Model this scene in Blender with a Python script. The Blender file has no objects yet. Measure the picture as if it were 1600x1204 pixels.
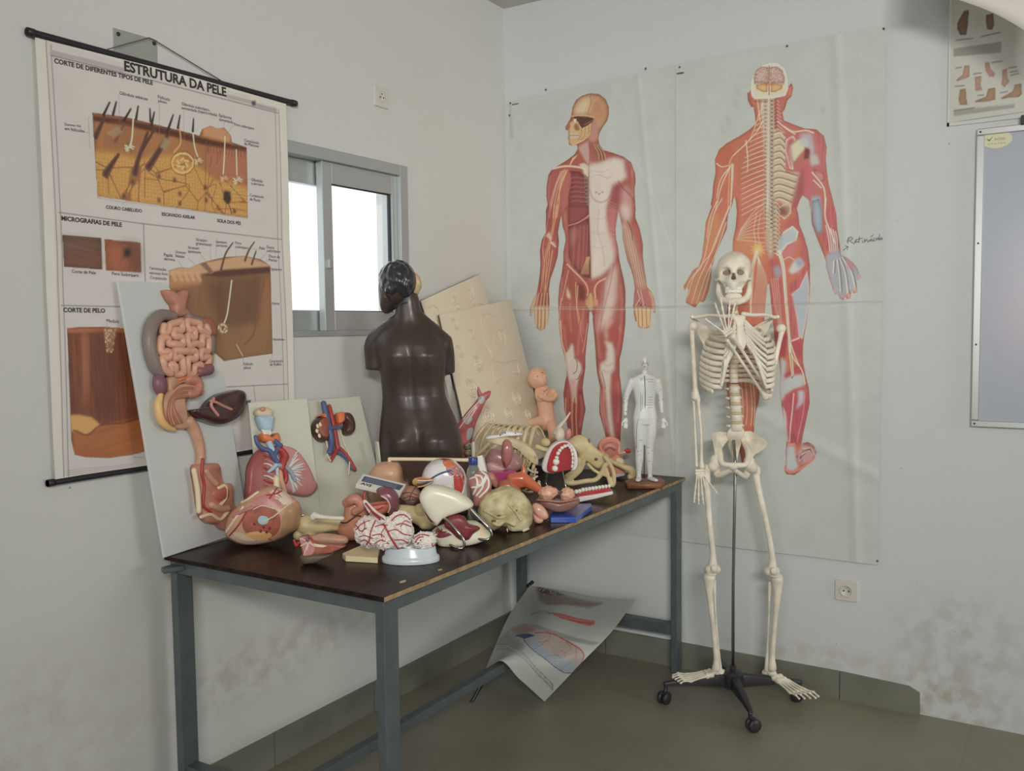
import bpy, bmesh, math, random
import numpy as np
from mathutils import Vector, Matrix

sc = bpy.context.scene
COL = sc.collection
rng = random.Random(7)

# ------------------------------------------------------------------ camera
CAM = Vector((-3.6696, -2.3102, 1.485))
YAW, PITCH, ROLL, FPX = 0.557836, 0.065113, -0.012008, 1428.15
FW = Vector((math.cos(YAW)*math.cos(PITCH), math.sin(YAW)*math.cos(PITCH), -math.sin(PITCH)))
_r0 = Vector((math.sin(YAW), -math.cos(YAW), 0)); _u0 = _r0.cross(FW)
RT = _r0*math.cos(ROLL) + _u0*math.sin(ROLL)
UP = _u0*math.cos(ROLL) - _r0*math.sin(ROLL)
cd = bpy.data.cameras.new('camera'); cam = bpy.data.objects.new('camera', cd); COL.objects.link(cam)
cd.sensor_fit = 'HORIZONTAL'; cd.sensor_width = 36; cd.lens = 36*FPX/1600; cd.clip_start = 0.05
cam.matrix_world = Matrix(((RT.x, UP.x, -FW.x, CAM.x), (RT.y, UP.y, -FW.y, CAM.y), (RT.z, UP.z, -FW.z, CAM.z), (0, 0, 0, 1)))
sc.camera = cam

# ------------------------------------------------------------------ light
sc.view_settings.view_transform = 'Standard'; sc.view_settings.look = 'None'
sc.view_settings.exposure = -0.49; sc.view_settings.gamma = 1; sc.view_settings.use_curve_mapping = False
w = bpy.data.worlds.new('overcast_sky'); sc.world = w; w.use_nodes = True
w.node_tree.nodes['Background'].inputs[0].default_value = (0.93, 0.97, 1.0, 1)
w.node_tree.nodes['Background'].inputs[1].default_value = 2.0

def area(name, loc, target, sx, sy, power, color):
    l = bpy.data.lights.new(name, 'AREA'); l.shape = 'RECTANGLE'; l.size = sx; l.size_y = sy
    l.energy = power; l.color = color
    o = bpy.data.objects.new(name, l); COL.objects.link(o); o.location = loc
    o.rotation_euler = (Vector(target)-Vector(loc)).to_track_quat('-Z', 'Y').to_euler()
    return o
# high classroom lamp behind the camera, and daylight from the door side of the room
area('ceiling_lamp_light', (-5.1, -3.6, 2.50), (0.4, -0.4, 1.6), 1.3, 0.35, 29, (1.0, 0.955, 0.89)).data.spread = math.radians(72)
area('doorway_daylight', (-1.3, -8.3, 1.9), (-0.5, 0, 2.0), 2.2, 1.5, 102, (1.0, 0.985, 0.96))
area('far_window_daylight', (-9.3, -2.6, 1.9), (0, -0.7, 2.0), 2.2, 1.5, 80, (0.95, 0.985, 1.0))

# ------------------------------------------------------------------ colour and material helpers
def lin(c):
    c = np.asarray(c, float)/255
    return np.where(c <= 0.04045, c/12.92, ((c+0.055)/1.055)**2.4)
GAIN = 0.62      # light level of the room: photographed value -> surface colour
def ph(r, g, b, k=1.0):
    """surface colour of something that photographs as r,g,b in this room's light"""
    c = lin((r, g, b))/GAIN*k; c = c*0.86+0.14*float(c @ (0.25, 0.6, 0.15))
    return tuple(float(x) for x in np.clip(c, 0.004, 0.9))
MATS = {}
def mat(name, col, rough=0.5, metal=0.0, coat=0.0, var=0.0, vscale=12.0, bump=0.0, bscale=60.0, col2=None, spec=0.5, sub=0.0):
    if name in MATS: return MATS[name]
    m = bpy.data.materials.new(name); m.use_nodes = True; nt = m.node_tree; b = nt.nodes['Principled BSDF']
    b.inputs['Base Color'].default_value = (*col, 1); b.inputs['Roughness'].default_value = rough
    b.inputs['Metallic'].default_value = metal; b.inputs['Coat Weight'].default_value = coat
    b.inputs['Coat Roughness'].default_value = 0.15
    b.inputs['Specular IOR Level'].default_value = spec
    tc = nt.nodes.new('ShaderNodeTexCoord')
    if var or col2:
        n = nt.nodes.new('ShaderNodeTexNoise'); n.inputs['Scale'].default_value = vscale; n.inputs['Detail'].default_value = 5
        nt.links.new(tc.outputs['Object'], n.inputs['Vector'])
        r = nt.nodes.new('ShaderNodeValToRGB')
        a = col2 if col2 else tuple(min(1, x*(1-var)) for x in col)
        c = col if col2 else tuple(min(1, x*(1+var*0.5)) for x in col)
        r.color_ramp.elements[0].color = (*a, 1); r.color_ramp.elements[1].color = (*c, 1)
        r.color_ramp.elements[0].position = 0.36; r.color_ramp.elements[1].position = 0.62
        nt.links.new(n.outputs['Fac'], r.inputs[0]); nt.links.new(r.outputs[0], b.inputs['Base Color'])
    if bump:
        n2 = nt.nodes.new('ShaderNodeTexNoise'); n2.inputs['Scale'].default_value = bscale; n2.inputs['Detail'].default_value = 4
        nt.links.new(tc.outputs['Object'], n2.inputs['Vector'])
        bp = nt.nodes.new('ShaderNodeBump'); bp.inputs['Strength'].default_value = bump; bp.inputs['Distance'].default_value = 0.004
        nt.links.new(n2.outputs['Fac'], bp.inputs['Height']); nt.links.new(bp.outputs[0], b.inputs['Normal'])
    MATS[name] = m
    return m
def print_mat(name, rough=0.45, coat=0.0):
    """ink on paper or paint on a model: the colour comes from the mesh's own colour attribute"""
    if name in MATS: return MATS[name]
    m = bpy.data.materials.new(name); m.use_nodes = True; nt = m.node_tree; b = nt.nodes['Principled BSDF']
    a = nt.nodes.new('ShaderNodeVertexColor'); a.layer_name = 'ink'
    nt.links.new(a.outputs[0], b.inputs['Base Color']); b.inputs['Roughness'].default_value = rough
    b.inputs['Coat Weight'].default_value = coat; b.inputs['Coat Roughness'].default_value = 0.2
    MATS[name] = m
    return m

# ------------------------------------------------------------------ objects
def tag(o, label=None, cat=None, group=None, kind=None):
    if label: o['label'] = label
    if cat: o['category'] = cat
    if group: o['group'] = group
    if kind: o['kind'] = kind
    return o
def thing(name, label, cat, loc=(0, 0, 0), rotz=0.0, group=None, rot=None):
    o = bpy.data.objects.new(name, None); COL.objects.link(o); o.empty_display_size = 0.05
    o.location = loc; o.rotation_euler = rot if rot else (0, 0, rotz)
    return tag(o, label, cat, group)
def dup(o, parent=None):
    c = o.copy(); COL.objects.link(c)
    if parent: c.parent = parent
    for ch in list(o.children): dup(ch, c)
    return c

def V(p): return Vector(p)
def catmull(pts, n=6, closed=False):
    P = [Vector(p) for p in pts]
    if len(P) < 3: return P
    out = []; N = len(P)
    for i in range(N if closed else N-1):
        p0 = P[(i-1) % N] if (closed or i > 0) else P[0]*2-P[1]
        p1, p2 = P[i], P[(i+1) % N]
        p3 = P[(i+2) % N] if (closed or i+2 < N) else P[-1]*2-P[-2]
        for k in range(n):
            t = k/n
            out.append(0.5*((2*p1)+(p2-p0)*t+(2*p0-5*p1+4*p2-p3)*t*t+(3*p1-p0-3*p2+p3)*t**3))
    if not closed: out.append(P[-1])
    return out
def resample(vals, m):
    vals = list(vals); n = len(vals)
    return [float(np.interp(i*(n-1)/max(1, m-1), range(n), vals)) for i in range(m)]

class MB:
    def __init__(s): s.v = []; s.f = []
    def add(s, vs, fs):
        o = len(s.v); s.v += [tuple(x) for x in vs]; s.f += [tuple(i+o for i in f) for f in fs]; return s
    def box(s, lo, hi, M=None):
        vs = [Vector((x, y, z)) for x in (lo[0], hi[0]) for y in (lo[1], hi[1]) for z in (lo[2], hi[2])]
        if M is not None: vs = [M @ q for q in vs]
        return s.add(vs, [(0, 1, 3, 2), (4, 6, 7, 5), (0, 4, 5, 1), (2, 3, 7, 6), (0, 2, 6, 4), (1, 5, 7, 3)])
    def loft(s, rings, cap=True, closed=False):
        n = len(rings[0]); vs = [p for r in rings for p in r]; fs = []
        m = len(rings)
        for i in range(m if closed else m-1):
            j = (i+1) % m
            for k in range(n):
                l = (k+1) % n
                fs.append((i*n+k, i*n+l, j*n+l, j*n+k))
        if cap and not closed:
            fs.append(tuple(range(n-1, -1, -1))); fs.append(tuple((m-1)*n+k for k in range(n)))
        return s.add(vs, fs)
    def tube(s, path, r, n=8, sm=0, closed=False, flat=1.0, upv=None, round_=False):
        """a tube along a path; r one radius or several spread along it; flat squashes it along upv"""
        P = [Vector(p) for p in path]
        if sm: P = catmull(P, sm, closed)
        m = len(P)
        R = [r]*m if isinstance(r, (int, float)) else resample(r, m)
        if round_ and not closed:
            a, b = P[0], P[-1]; ta = (P[0]-P[1]).normalized(); tb = (P[-1]-P[-2]).normalized()
            hd = [(a+ta*R[0]*math.sin(q), R[0]*math.cos(q)) for q in (1.35, 1.0, 0.6, 0.25)]
            tl = [(b+tb*R[-1]*math.sin(q), R[-1]*math.cos(q)) for q in (0.25, 0.6, 1.0, 1.35)]
            P = [x[0] for x in hd]+P+[x[0] for x in tl]; R = [x[1] for x in hd]+R+[x[1] for x in tl]; m = len(P)
        rings = []; nrm = None
        for i in range(m):
            t = (P[(i+1) % m]-P[i-1]) if closed else (P[min(i+1, m-1)]-P[max(i-1, 0)])
            if t.length < 1e-9: t = Vector((0, 0, 1))
            t.normalize()
            if nrm is None:
                u = Vector(upv) if upv else (Vector((0, 0, 1)) if abs(t.z) < 0.9 else Vector((1, 0, 0)))
            else: u = Vector(upv) if upv else nrm
            u = u-t*u.dot(t)
            if u.length < 1e-6: u = t.orthogonal()
            u.normalize(); nrm = u; b = t.cross(u)
            rings.append([P[i]+(b*math.cos(a)+u*math.sin(a)*flat)*R[i] for a in [2*math.pi*k/n for k in range(n)]])
        return s.loft(rings, True, closed)
    def ell(s, c, r, rot=None, nu=16, nv=10):
        c = Vector(c); r = (r, r, r) if isinstance(r, (int, float)) else r
        vs = []; fs = []
        for j in range(1, nv):
            a = math.pi*j/nv
            for i in range(nu):
                b = 2*math.pi*i/nu
                vs.append(Vector((r[0]*math.sin(a)*math.cos(b), r[1]*math.sin(a)*math.sin(b), r[2]*math.cos(a))))
        vs.append(Vector((0, 0, r[2]))); vs.append(Vector((0, 0, -r[2])))
        if rot is not None:
            M = rot if isinstance(rot, Matrix) else Matrix.Rotation(rot[2], 3, 'Z') @ Matrix.Rotation(rot[1], 3, 'Y') @ Matrix.Rotation(rot[0], 3, 'X')
            vs = [M @ q for q in vs]
        vs = [q+c for q in vs]
        for j in range(nv-2):
            for i in range(nu):
                k = (i+1) % nu
                fs.append((j*nu+i, (j+1)*nu+i, (j+1)*nu+k, j*nu+k))
        T, B = len(vs)-2, len(vs)-1
        for i in range(nu):
            k = (i+1) % nu
            fs.append((T, i, k)); fs.append((B, (nv-2)*nu+k, (nv-2)*nu+i))
        return s.add(vs, fs)
    def prism(s, poly, z0, z1, M=None, inset=0.0, bev=0.0):
        """outline in x,y raised from z0 to z1; M places it; bev rounds the top edge"""
        n = len(poly); c = sum((Vector((p[0], p[1])) for p in poly), Vector((0, 0)))/n
        levels = [(z0, 0.0), (z1, 0.0)] if not bev else [(z0, 0.0), (z1-bev, 0.0), (z1-bev*0.3, bev*0.3), (z1, bev)]
        rings = []
        for z, d in levels:
            ring = []
            for p in poly:
                q = Vector((p[0], p[1])); e = q-c
                if d and e.length > 1e-9: q = q-e.normalized()*min(d, e.length*0.9)
                ring.append(Vector((q.x, q.y, z)))
            rings.append(ring)
        if M is not None: rings = [[M @ q for q in r] for r in rings]
        return s.loft(rings)
    def lathe(s, prof, c=(0, 0, 0), n=24, M=None):
        rings = [[Vector((r*math.cos(2*math.pi*k/n), r*math.sin(2*math.pi*k/n), z)) for k in range(n)] for r, z in prof]
        if M is not None: rings = [[M @ q for q in r] for r in rings]
        c = Vector(c); rings = [[q+c for q in r] for r in rings]
        return s.loft(rings)
    def build(s, name, m, parent=None, smooth=True, bevel=0.0, vox=0.0, it=0, sub=0, label=None, auto=None):
        me = bpy.data.meshes.new(name); me.from_pydata(s.v, [], s.f); me.update()
        bm = bmesh.new(); bm.from_mesh(me); bmesh.ops.recalc_face_normals(bm, faces=bm.faces); bm.to_mesh(me); bm.free()
        o = bpy.data.objects.new(name, me); COL.objects.link(o)
        if m: me.materials.append(m)
        if parent: o.parent = parent
        if label: o['label'] = label
        if bevel:
            b = o.modifiers.new('bevel', 'BEVEL'); b.width = bevel; b.segments = 2; b.limit_method = 'ANGLE'
        if vox:
            r = o.modifiers.new('remesh', 'REMESH'); r.mode = 'VOXEL'; r.voxel_size = vox; r.use_smooth_shade = True
        if it:
            q = o.modifiers.new('smooth', 'SMOOTH'); q.factor = 0.5; q.iterations = it
        if sub:
            q = o.modifiers.new('sub', 'SUBSURF'); q.levels = sub; q.render_levels = sub
        if smooth:
            me.polygons.foreach_set('use_smooth', [True]*len(me.polygons))
            if auto:
                try: me.set_sharp_from_angle(angle=auto)
                except Exception: pass
        return o
def shift(rings, d): return [[q+Vector(d) for q in r] for r in rings]

# ------------------------------------------------------------------ photo rays meeting planes of the room
def ray(px, py): return FW + RT*((px-800)/FPX) - UP*((py-602)/FPX)
def on_x(px, py, X=0.0): d = ray(px, py); return CAM + d*((X-CAM.x)/d.x)
def on_y(px, py, Y=0.0): d = ray(px, py); return CAM + d*((Y-CAM.y)/d.y)
def on_z(px, py, Z=0.0): d = ray(px, py); return CAM + d*((Z-CAM.z)/d.z)
HF = Vector((math.cos(YAW), math.sin(YAW), 0)); HR = Vector((math.sin(YAW), -math.cos(YAW), 0))
RZ = YAW-math.pi/2
class Frame:
    """local axes of one thing: x to the viewer's right, y away, z up; origin where it stands"""
    def __init__(s, O):
        s.O = Vector(O); s.d = (s.O-CAM).dot(HF); s.k = s.d/FPX      # metres per photo pixel at its distance
    def __call__(s, px, py, dy=0.0):
        d = ray(px, py); p = CAM + d*((s.d+dy)/d.dot(HF)) - s.O
        return Vector((p.dot(HR), p.dot(HF), p.z))
    def pts(s, L, dy=0.0): return [s(*q) if len(q) == 3 else s(q[0], q[1], dy) for q in L]
    def thing(s, name, label, cat, group=None): return thing(name, label, cat, s.O, RZ, group)
TABLE_Z = 0.836
def stand(px, py, z=TABLE_Z): return Frame(on_z(px, py, z))
# ------------------------------------------------------------------ the room
CEIL = 2.949
def wall_mat(name, base, stains, warm):
    m = bpy.data.materials.new(name); m.use_nodes = True; nt = m.node_tree; b = nt.nodes['Principled BSDF']
    b.inputs['Roughness'].default_value = 0.6; b.inputs['Specular IOR Level'].default_value = 0.25
    tc = nt.nodes.new('ShaderNodeTexCoord')
    def noise(scale, det=5):
        n = nt.nodes.new('ShaderNodeTexNoise'); n.inputs['Scale'].default_value = scale; n.inputs['Detail'].default_value = det
        nt.links.new(tc.outputs['Object'], n.inputs['Vector']); return n
    def mix(fac, c1, c2):
        x = nt.nodes.new('ShaderNodeMix'); x.data_type = 'RGBA'
        nt.links.new(fac, x.inputs['Factor'])
        if isinstance(c1, tuple): x.inputs['A'].default_value = (*c1, 1)
        else: nt.links.new(c1, x.inputs['A'])
        x.inputs['B'].default_value = (*c2, 1)
        return x.outputs['Result']
    def ramp(src, a, bb):
        r = nt.nodes.new('ShaderNodeMapRange'); r.inputs['From Min'].default_value = a; r.inputs['From Max'].default_value = bb
        nt.links.new(src, r.inputs['Value']); return r.outputs['Result']
    def mul(a, c):
        x = nt.nodes.new('ShaderNodeMath'); x.operation = 'MULTIPLY'; nt.links.new(a, x.inputs[0])
        if isinstance(c, float): x.inputs[1].default_value = c
        else: nt.links.new(c, x.inputs[1])
        return x.outputs[0]
    c = mix(mul(ramp(noise(1.3).outputs['Fac'], 0.35, 0.7), 0.5), base, warm)
    for (px, py, pz, rx, rz, col, amt) in stains:      # damp and worn patches, each with its place and ragged edge
        mp = nt.nodes.new('ShaderNodeMapping'); mp.vector_type = 'TEXTURE'
        mp.inputs['Location'].default_value = (px, py, pz); mp.inputs['Scale'].default_value = (rx, rx, rz)
        nt.links.new(tc.outputs['Object'], mp.inputs['Vector'])
        ln = nt.nodes.new('ShaderNodeVectorMath'); ln.operation = 'LENGTH'; nt.links.new(mp.outputs[0], ln.inputs[0])
        fall = ramp(ln.outputs['Value'], 1.0, 0.35)
        c = mix(mul(mul(fall, ramp(noise(15, 10).outputs['Fac'], 0.42, 0.62)), amt), c, col)
    sp = ramp(noise(38, 2).outputs['Fac'], 0.765, 0.79)
    c = mix(mul(sp, 0.55), c, (0.12, 0.12, 0.11))
    nt.links.new(c, b.inputs['Base Color'])
    n2 = noise(25, 6); bp = nt.nodes.new('ShaderNodeBump'); bp.inputs['Strength'].default_value = 0.12; bp.inputs['Distance'].default_value = 0.01
    nt.links.new(n2.outputs['Fac'], bp.inputs['Height']); nt.links.new(bp.outputs[0], b.inputs['Normal'])
    return m
WB = (0.74, 0.745, 0.72)
M_wl = wall_mat('left_wall_paint', (0.74, 0.752, 0.726), [(-2.35, 0, 0.42, 0.42, 0.30, (0.6, 0.56, 0.48), 0.45), (-1.6, 0, 0.36, 0.5, 0.14, (0.5, 0.47, 0.40), 0.5), (-1.15, 0, 0.40, 0.35, 0.12, (0.5, 0.47, 0.42), 0.35)], (0.71, 0.708, 0.675))
M_wr = wall_mat('right_wall_cool_cast_paint', (0.715, 0.75, 0.758), [(0, -1.95, 0.28, 0.30, 0.26, (0.44, 0.42, 0.37), 0.42), (0, -1.9, 0.05, 0.3, 0.16, (0.5, 0.46, 0.38), 0.8), (0, -1.45, 0.16, 0.5, 0.06, (0.62, 0.57, 0.46), 0.6)], (0.69, 0.72, 0.722))  # base colour tinted cooler, standing in for cooler light on this wall
M_ceil = mat('ceiling_paint', (0.62, 0.61, 0.58), 0.8, var=0.05)
WX0, WX1, WZ0, WZ1 = -1.78, -0.745, 1.455, 2.125
def structure(name, mb, m, **k): o = mb.build(name, m, smooth=False, **k); o['kind'] = 'structure'; return o
XB, YB = -9.6, -8.6
b = MB()
for lo, hi in (((XB, 0, 0), (WX0, 0.16, CEIL)), ((WX1, 0, 0), (0.16, 0.16, CEIL)), ((WX0, 0, 0), (WX1, 0.16, WZ0)), ((WX0, 0, WZ1), (WX1, 0.16, CEIL))): b.box(lo, hi)
structure('wall_left', b, M_wl)
structure('wall_right', MB().box((0, YB, 0), (0.16, 0, CEIL)), M_wr)
structure('wall_back', MB().box((XB-0.16, YB, 0), (XB, 0.16, CEIL)), M_ceil)
structure('wall_near', MB().box((XB, YB-0.16, 0), (0.16, YB, CEIL)), M_ceil)
structure('ceiling', MB().box((XB, YB, CEIL), (0.16, 0.16, CEIL+0.12)), M_ceil)

# floor: worn grey cement tiles with faint joints
mf = bpy.data.materials.new('worn_cement_floor'); mf.use_nodes = True; nt = mf.node_tree; bs = nt.nodes['Principled BSDF']
tc = nt.nodes.new('ShaderNodeTexCoord'); br = nt.nodes.new('ShaderNodeTexBrick')
br.inputs['Color1'].default_value = (0.29, 0.285, 0.215, 1); br.inputs['Color2'].default_value = (0.30, 0.29, 0.225, 1); br.inputs['Mortar'].default_value = (0.275, 0.268, 0.205, 1)
br.inputs['Scale'].default_value = 1.0; br.inputs['Brick Width'].default_value = 0.5; br.inputs['Row Height'].default_value = 0.5
br.inputs['Mortar Size'].default_value = 0.004; br.offset = 0
nt.links.new(tc.outputs['Object'], br.inputs['Vector'])
n1 = nt.nodes.new('ShaderNodeTexNoise'); n1.inputs['Scale'].default_value = 2.2; n1.inputs['Detail'].default_value = 8; nt.links.new(tc.outputs['Object'], n1.inputs['Vector'])
mx = nt.nodes.new('ShaderNodeMix'); mx.data_type = 'RGBA'; mx.blend_type = 'MULTIPLY'; mx.inputs['Factor'].default_value = 0.55
rp = nt.nodes.new('ShaderNodeValToRGB'); rp.color_ramp.elements[0].position = 0.3; rp.color_ramp.elements[1].position = 0.7
rp.color_ramp.elements[0].color = (0.68, 0.67, 0.64, 1); rp.color_ramp.elements[1].color = (1.1, 1.08, 1.05, 1)
nt.links.new(n1.outputs['Fac'], rp.inputs[0]); nt.links.new(br.outputs['Color'], mx.inputs['A']); nt.links.new(rp.outputs[0], mx.inputs['B'])
nt.links.new(mx.outputs['Result'], bs.inputs['Base Color']); bs.inputs['Roughness'].default_value = 0.42
structure('floor', MB().box((XB, YB, -0.1), (0.16, 0.16, 0)), mf)

M_skirt = mat('cement_skirting', ph(104, 104, 92), 0.6, var=0.12, vscale=6)
b = MB()
for i in range(7): b.box((-3.6+i*0.515, -0.014, 0.0), (-3.6+i*0.515+0.512, 0, 0.112 - 0.001*(i % 2)))
structure('baseboard_left', b, M_skirt)
b = MB(); yy = -0.014
for ln in (0.5, 0.52, 0.5):
    b.box((-0.014, yy-ln+0.003, 0), (0, yy, 0.112)); yy -= ln
b.prism([(0, 0), (0.29, 0), (0.288, 0.085), (0.25, 0.103), (0.0, 0.112)], 0, 0.014, Matrix(((0, 0, -1, 0), (-1, 0, 0, yy), (0, 1, 0, 0), (0, 0, 0, 1))))
structure('baseboard_right', b, M_skirt)

# window: aluminium slider, daylight behind
M_alu = mat('grey_aluminium', ph(150, 156, 156), 0.42, 0.55)
M_alud = mat('window_gasket', (0.02, 0.02, 0.022), 0.6)
mg = bpy.data.materials.new('window_glass'); mg.use_nodes = True; nt = mg.node_tree
nt.nodes.remove(nt.nodes['Principled BSDF']); tr = nt.nodes.new('ShaderNodeBsdfTransparent'); gl = nt.nodes.new('ShaderNodeBsdfGlossy'); ms = nt.nodes.new('ShaderNodeMixShader')
gl.inputs['Roughness'].default_value = 0.02; ms.inputs[0].default_value = 0.06
nt.links.new(tr.outputs[0], ms.inputs[1]); nt.links.new(gl.outputs[0], ms.inputs[2]); nt.links.new(ms.outputs[0], nt.nodes['Material Output'].inputs[0])
win = bpy.data.objects.new('window_1', None); COL.objects.link(win); win['kind'] = 'structure'; win.location = ((WX0+WX1)/2, 0, WZ0)
def wl(mb): mb.v = [(x-win.location.x, y, z-WZ0) for x, y, z in mb.v]; return mb
def rect_frame(x0, x1, z0, z1, l, r, bt, tp, y0, y1):
    return MB().box((x0, y0, z0), (x0+l, y1, z1)).box((x1-r, y0, z0), (x1, y1, z1)).box((x0+l, y0, z0), (x1-r, y1, z0+bt)).box((x0+l, y0, z1-tp), (x1-r, y1, z1))
wl(rect_frame(WX0, WX1, WZ0, WZ1, 0.045, 0.048, 0.02, 0.042, -0.006, 0.09)).build('window_frame', M_alu, win, False, bevel=0.002)
s1 = wl(rect_frame(WX0+0.045, -1.135, WZ0+0.02, WZ1-0.042, 0.04, 0.04, 0.075, 0.085, 0.048, 0.078)).build('sash', M_alu, win, False, bevel=0.002)
s2 = wl(rect_frame(-1.215, WX1-0.048, WZ0+0.02, WZ1-0.042, 0.05, 0.032, 0.07, 0.075, 0.012, 0.042)).build('sash', M_alu, win, False, bevel=0.002)
for s, x0, x1, y, gz in ((s1, WX0+0.085, -1.175, 0.063, 0), (s2, -1.165, WX1-0.08, 0.027, 0)):
    wl(MB().box((x0, y-0.002, WZ0+0.085), (x1, y+0.002, WZ1-0.11))).build('pane', mg, s, False)
    wl(rect_frame(x0, x1, WZ0+0.09, WZ1-0.117, 0.005, 0.006, 0.004, 0.004, y-0.006, y+0.006)).build('gasket', M_alud, s, False)
wl(MB().box((-1.2, 0.0, 1.70), (-1.185, 0.013, 1.735))).build('latch', M_alu, s2, False, bevel=0.002)
# ------------------------------------------------------------------ printed sheets: a fine mesh whose faces carry the ink colours
class Canvas:
    """paper in a wall plane; tracing points are given as photo points or as (u, v) metres in the plane"""
    def __init__(s, u0, u1, vb, vt, pitch, topx, paper, to_uv):
        s.u0, s.u1, s.vb, s.vt, s.to_uv = u0, u1, vb, vt, to_uv      # vb, vt: (left, right) heights of the bottom and top edges
        s.W = int((u1-u0)/pitch)+1; s.H = int((vt[0]-vb[0])/pitch)+1; s.p = pitch
        s.A = np.empty((s.H, s.W, 3)); s.A[:] = paper
        s.rs = np.random.RandomState(5)
    def xy(s, pts):
        out = []
        for q in pts:
            u, v = s.to_uv(*q); f = (u-s.u0)/(s.u1-s.u0); b = s.vb[0]+(s.vb[1]-s.vb[0])*f; t = s.vt[0]+(s.vt[1]-s.vt[0])*f
            out.append((f*(s.W-1), (v-b)/(t-b)*(s.H-1)))
        return np.array(out)
    def _box(s, P, pad):
        x0 = max(0, int(P[:, 0].min()-pad)); x1 = min(s.W, int(P[:, 0].max()+pad)+2)
        y0 = max(0, int(P[:, 1].min()-pad)); y1 = min(s.H, int(P[:, 1].max()+pad)+2)
        return x0, max(x0+1, x1), y0, max(y0+1, y1)
    def mask(s, P, box):
        x0, x1, y0, y1 = box; acc = np.zeros((y1-y0, x1-x0))
        for ox, oy in ((-.25, -.25), (.25, -.25), (-.25, .25), (.25, .25)):
            X = np.arange(x0, x1)[None, :]+ox; Y = np.arange(y0, y1)[:, None]+oy; ins = np.zeros(acc.shape, bool)
            for (ax, ay), (bx, by) in zip(P, np.roll(P, -1, 0)):
                if ay == by: continue
                ins ^= ((ay > Y) != (by > Y)) & (X < (bx-ax)*(Y-ay)/(by-ay)+ax)
            acc += ins
        return acc/4
    @staticmethod
    def blur(m, n):
        if n < 1: return m
        for _ in range(2):
            for ax in (0, 1):
                p = np.pad(m, [(n+1, n) if a == ax else (0, 0) for a in (0, 1)]); c = np.cumsum(p, ax)
                m = (np.take(c, range(2*n+1, c.shape[ax]), ax)-np.take(c, range(0, c.shape[ax]-2*n-1), ax))/(2*n+1)
        return m
    def put(s, box, m, col):
        x0, x1, y0, y1 = box; r = s.A[y0:y1, x0:x1]; m = np.clip(m, 0, 1)[..., None]
        r += (np.asarray(col)-r)*m
    def fill(s, pts, col, a=1.0, sm=0, soft=0, edge=None, ew=4, grain=0.0, ang=90, clip=None):
        if sm: pts = [(q.x, q.y) for q in catmull([(p[0], p[1], 0) for p in pts], sm, True)]
        P = s.xy(pts); box = s._box(P, soft*2+2); m = s.mask(P, box)
        if soft: m = s.blur(m, soft)
        if clip is not None: m = m*clip[box[2]:box[3], box[0]:box[1]]
        c = np.asarray(col, float)*np.ones(m.shape+(3,))
        if edge is not None:
            e = np.clip((1-s.blur(m, ew))*2, 0, 1)[..., None]; c = c+(np.asarray(edge)-c)*e
        if grain:
            h, w_ = m.shape; t = math.radians(ang); X, Y = np.meshgrid(np.arange(w_), np.arange(h))
            U = (X*math.sin(t)-Y*math.cos(t))/2.2; L = (X*math.cos(t)+Y*math.sin(t))/26
            n = s.rs.rand(97, 97); i = np.floor(U).astype(int); j = np.floor(L).astype(int); fu = U-i; fl = L-j
            g = lambda a, b_: n[a % 97, b_ % 97]
            q = (g(i, j)*(1-fu)+g(i+1, j)*fu)*(1-fl)+(g(i, j+1)*(1-fu)+g(i+1, j+1)*fu)*fl
            c = c*(1+grain*(q-0.5)*2)[..., None]
        s.put(box, m*a, c)
        return s
    def full(s, pts, sm=0):
        if sm: pts = [(q.x, q.y) for q in catmull([(p[0], p[1], 0) for p in pts], sm, True)]
        return s.mask(s.xy(pts), (0, s.W, 0, s.H))
    def line(s, pts, wd, col, a=1.0, sm=0, soft=0.5, clip=None):
        """wd in millimetres, one value or start and end"""
        if sm: pts = [(q.x, q.y) for q in catmull([(p[0], p[1], 0) for p in pts], sm)]
        P = s.xy(pts); w0, w1 = (wd, wd) if isinstance(wd, (int, float)) else wd
        w0, w1 = w0/1000/s.p/2, w1/1000/s.p/2; pad = max(w0, w1)+2+soft; n = len(P)-1
        box = s._box(P, pad); x0, x1, y0, y1 = box; m = np.zeros((y1-y0, x1-x0))
        for i in range(n):
            q = np.array([P[i], P[i+1]]); b0, b1, c0, c1 = s._box(q, pad)
            if b0 >= x1 or c0 >= y1 or b1 <= x0 or c1 <= y0: continue
            X = np.arange(b0, b1)[None, :]; Y = np.arange(c0, c1)[:, None]; d = q[1]-q[0]; L2 = d@d+1e-9
            t = np.clip(((X-q[0, 0])*d[0]+(Y-q[0, 1])*d[1])/L2, 0, 1)
            D = np.hypot(X-q[0, 0]-t*d[0], Y-q[0, 1]-t*d[1]); wv = w0+(w1-w0)*(i+t)/n
            cov = np.clip((wv-D)/(2*soft)+0.5, 0, 1)*np.clip(wv/0.5, 0, 1)
            b1 = min(b1, x1); c1 = min(c1, y1)
            sub = m[c0-y0:c1-y0, b0-x0:b1-x0]; np.maximum(sub, cov[:sub.shape[0], :sub.shape[1]], out=sub)
        if clip is not None: m = m*clip[box[2]:box[3], box[0]:box[1]]
        s.put(box, m*a, col)
        return s
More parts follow.
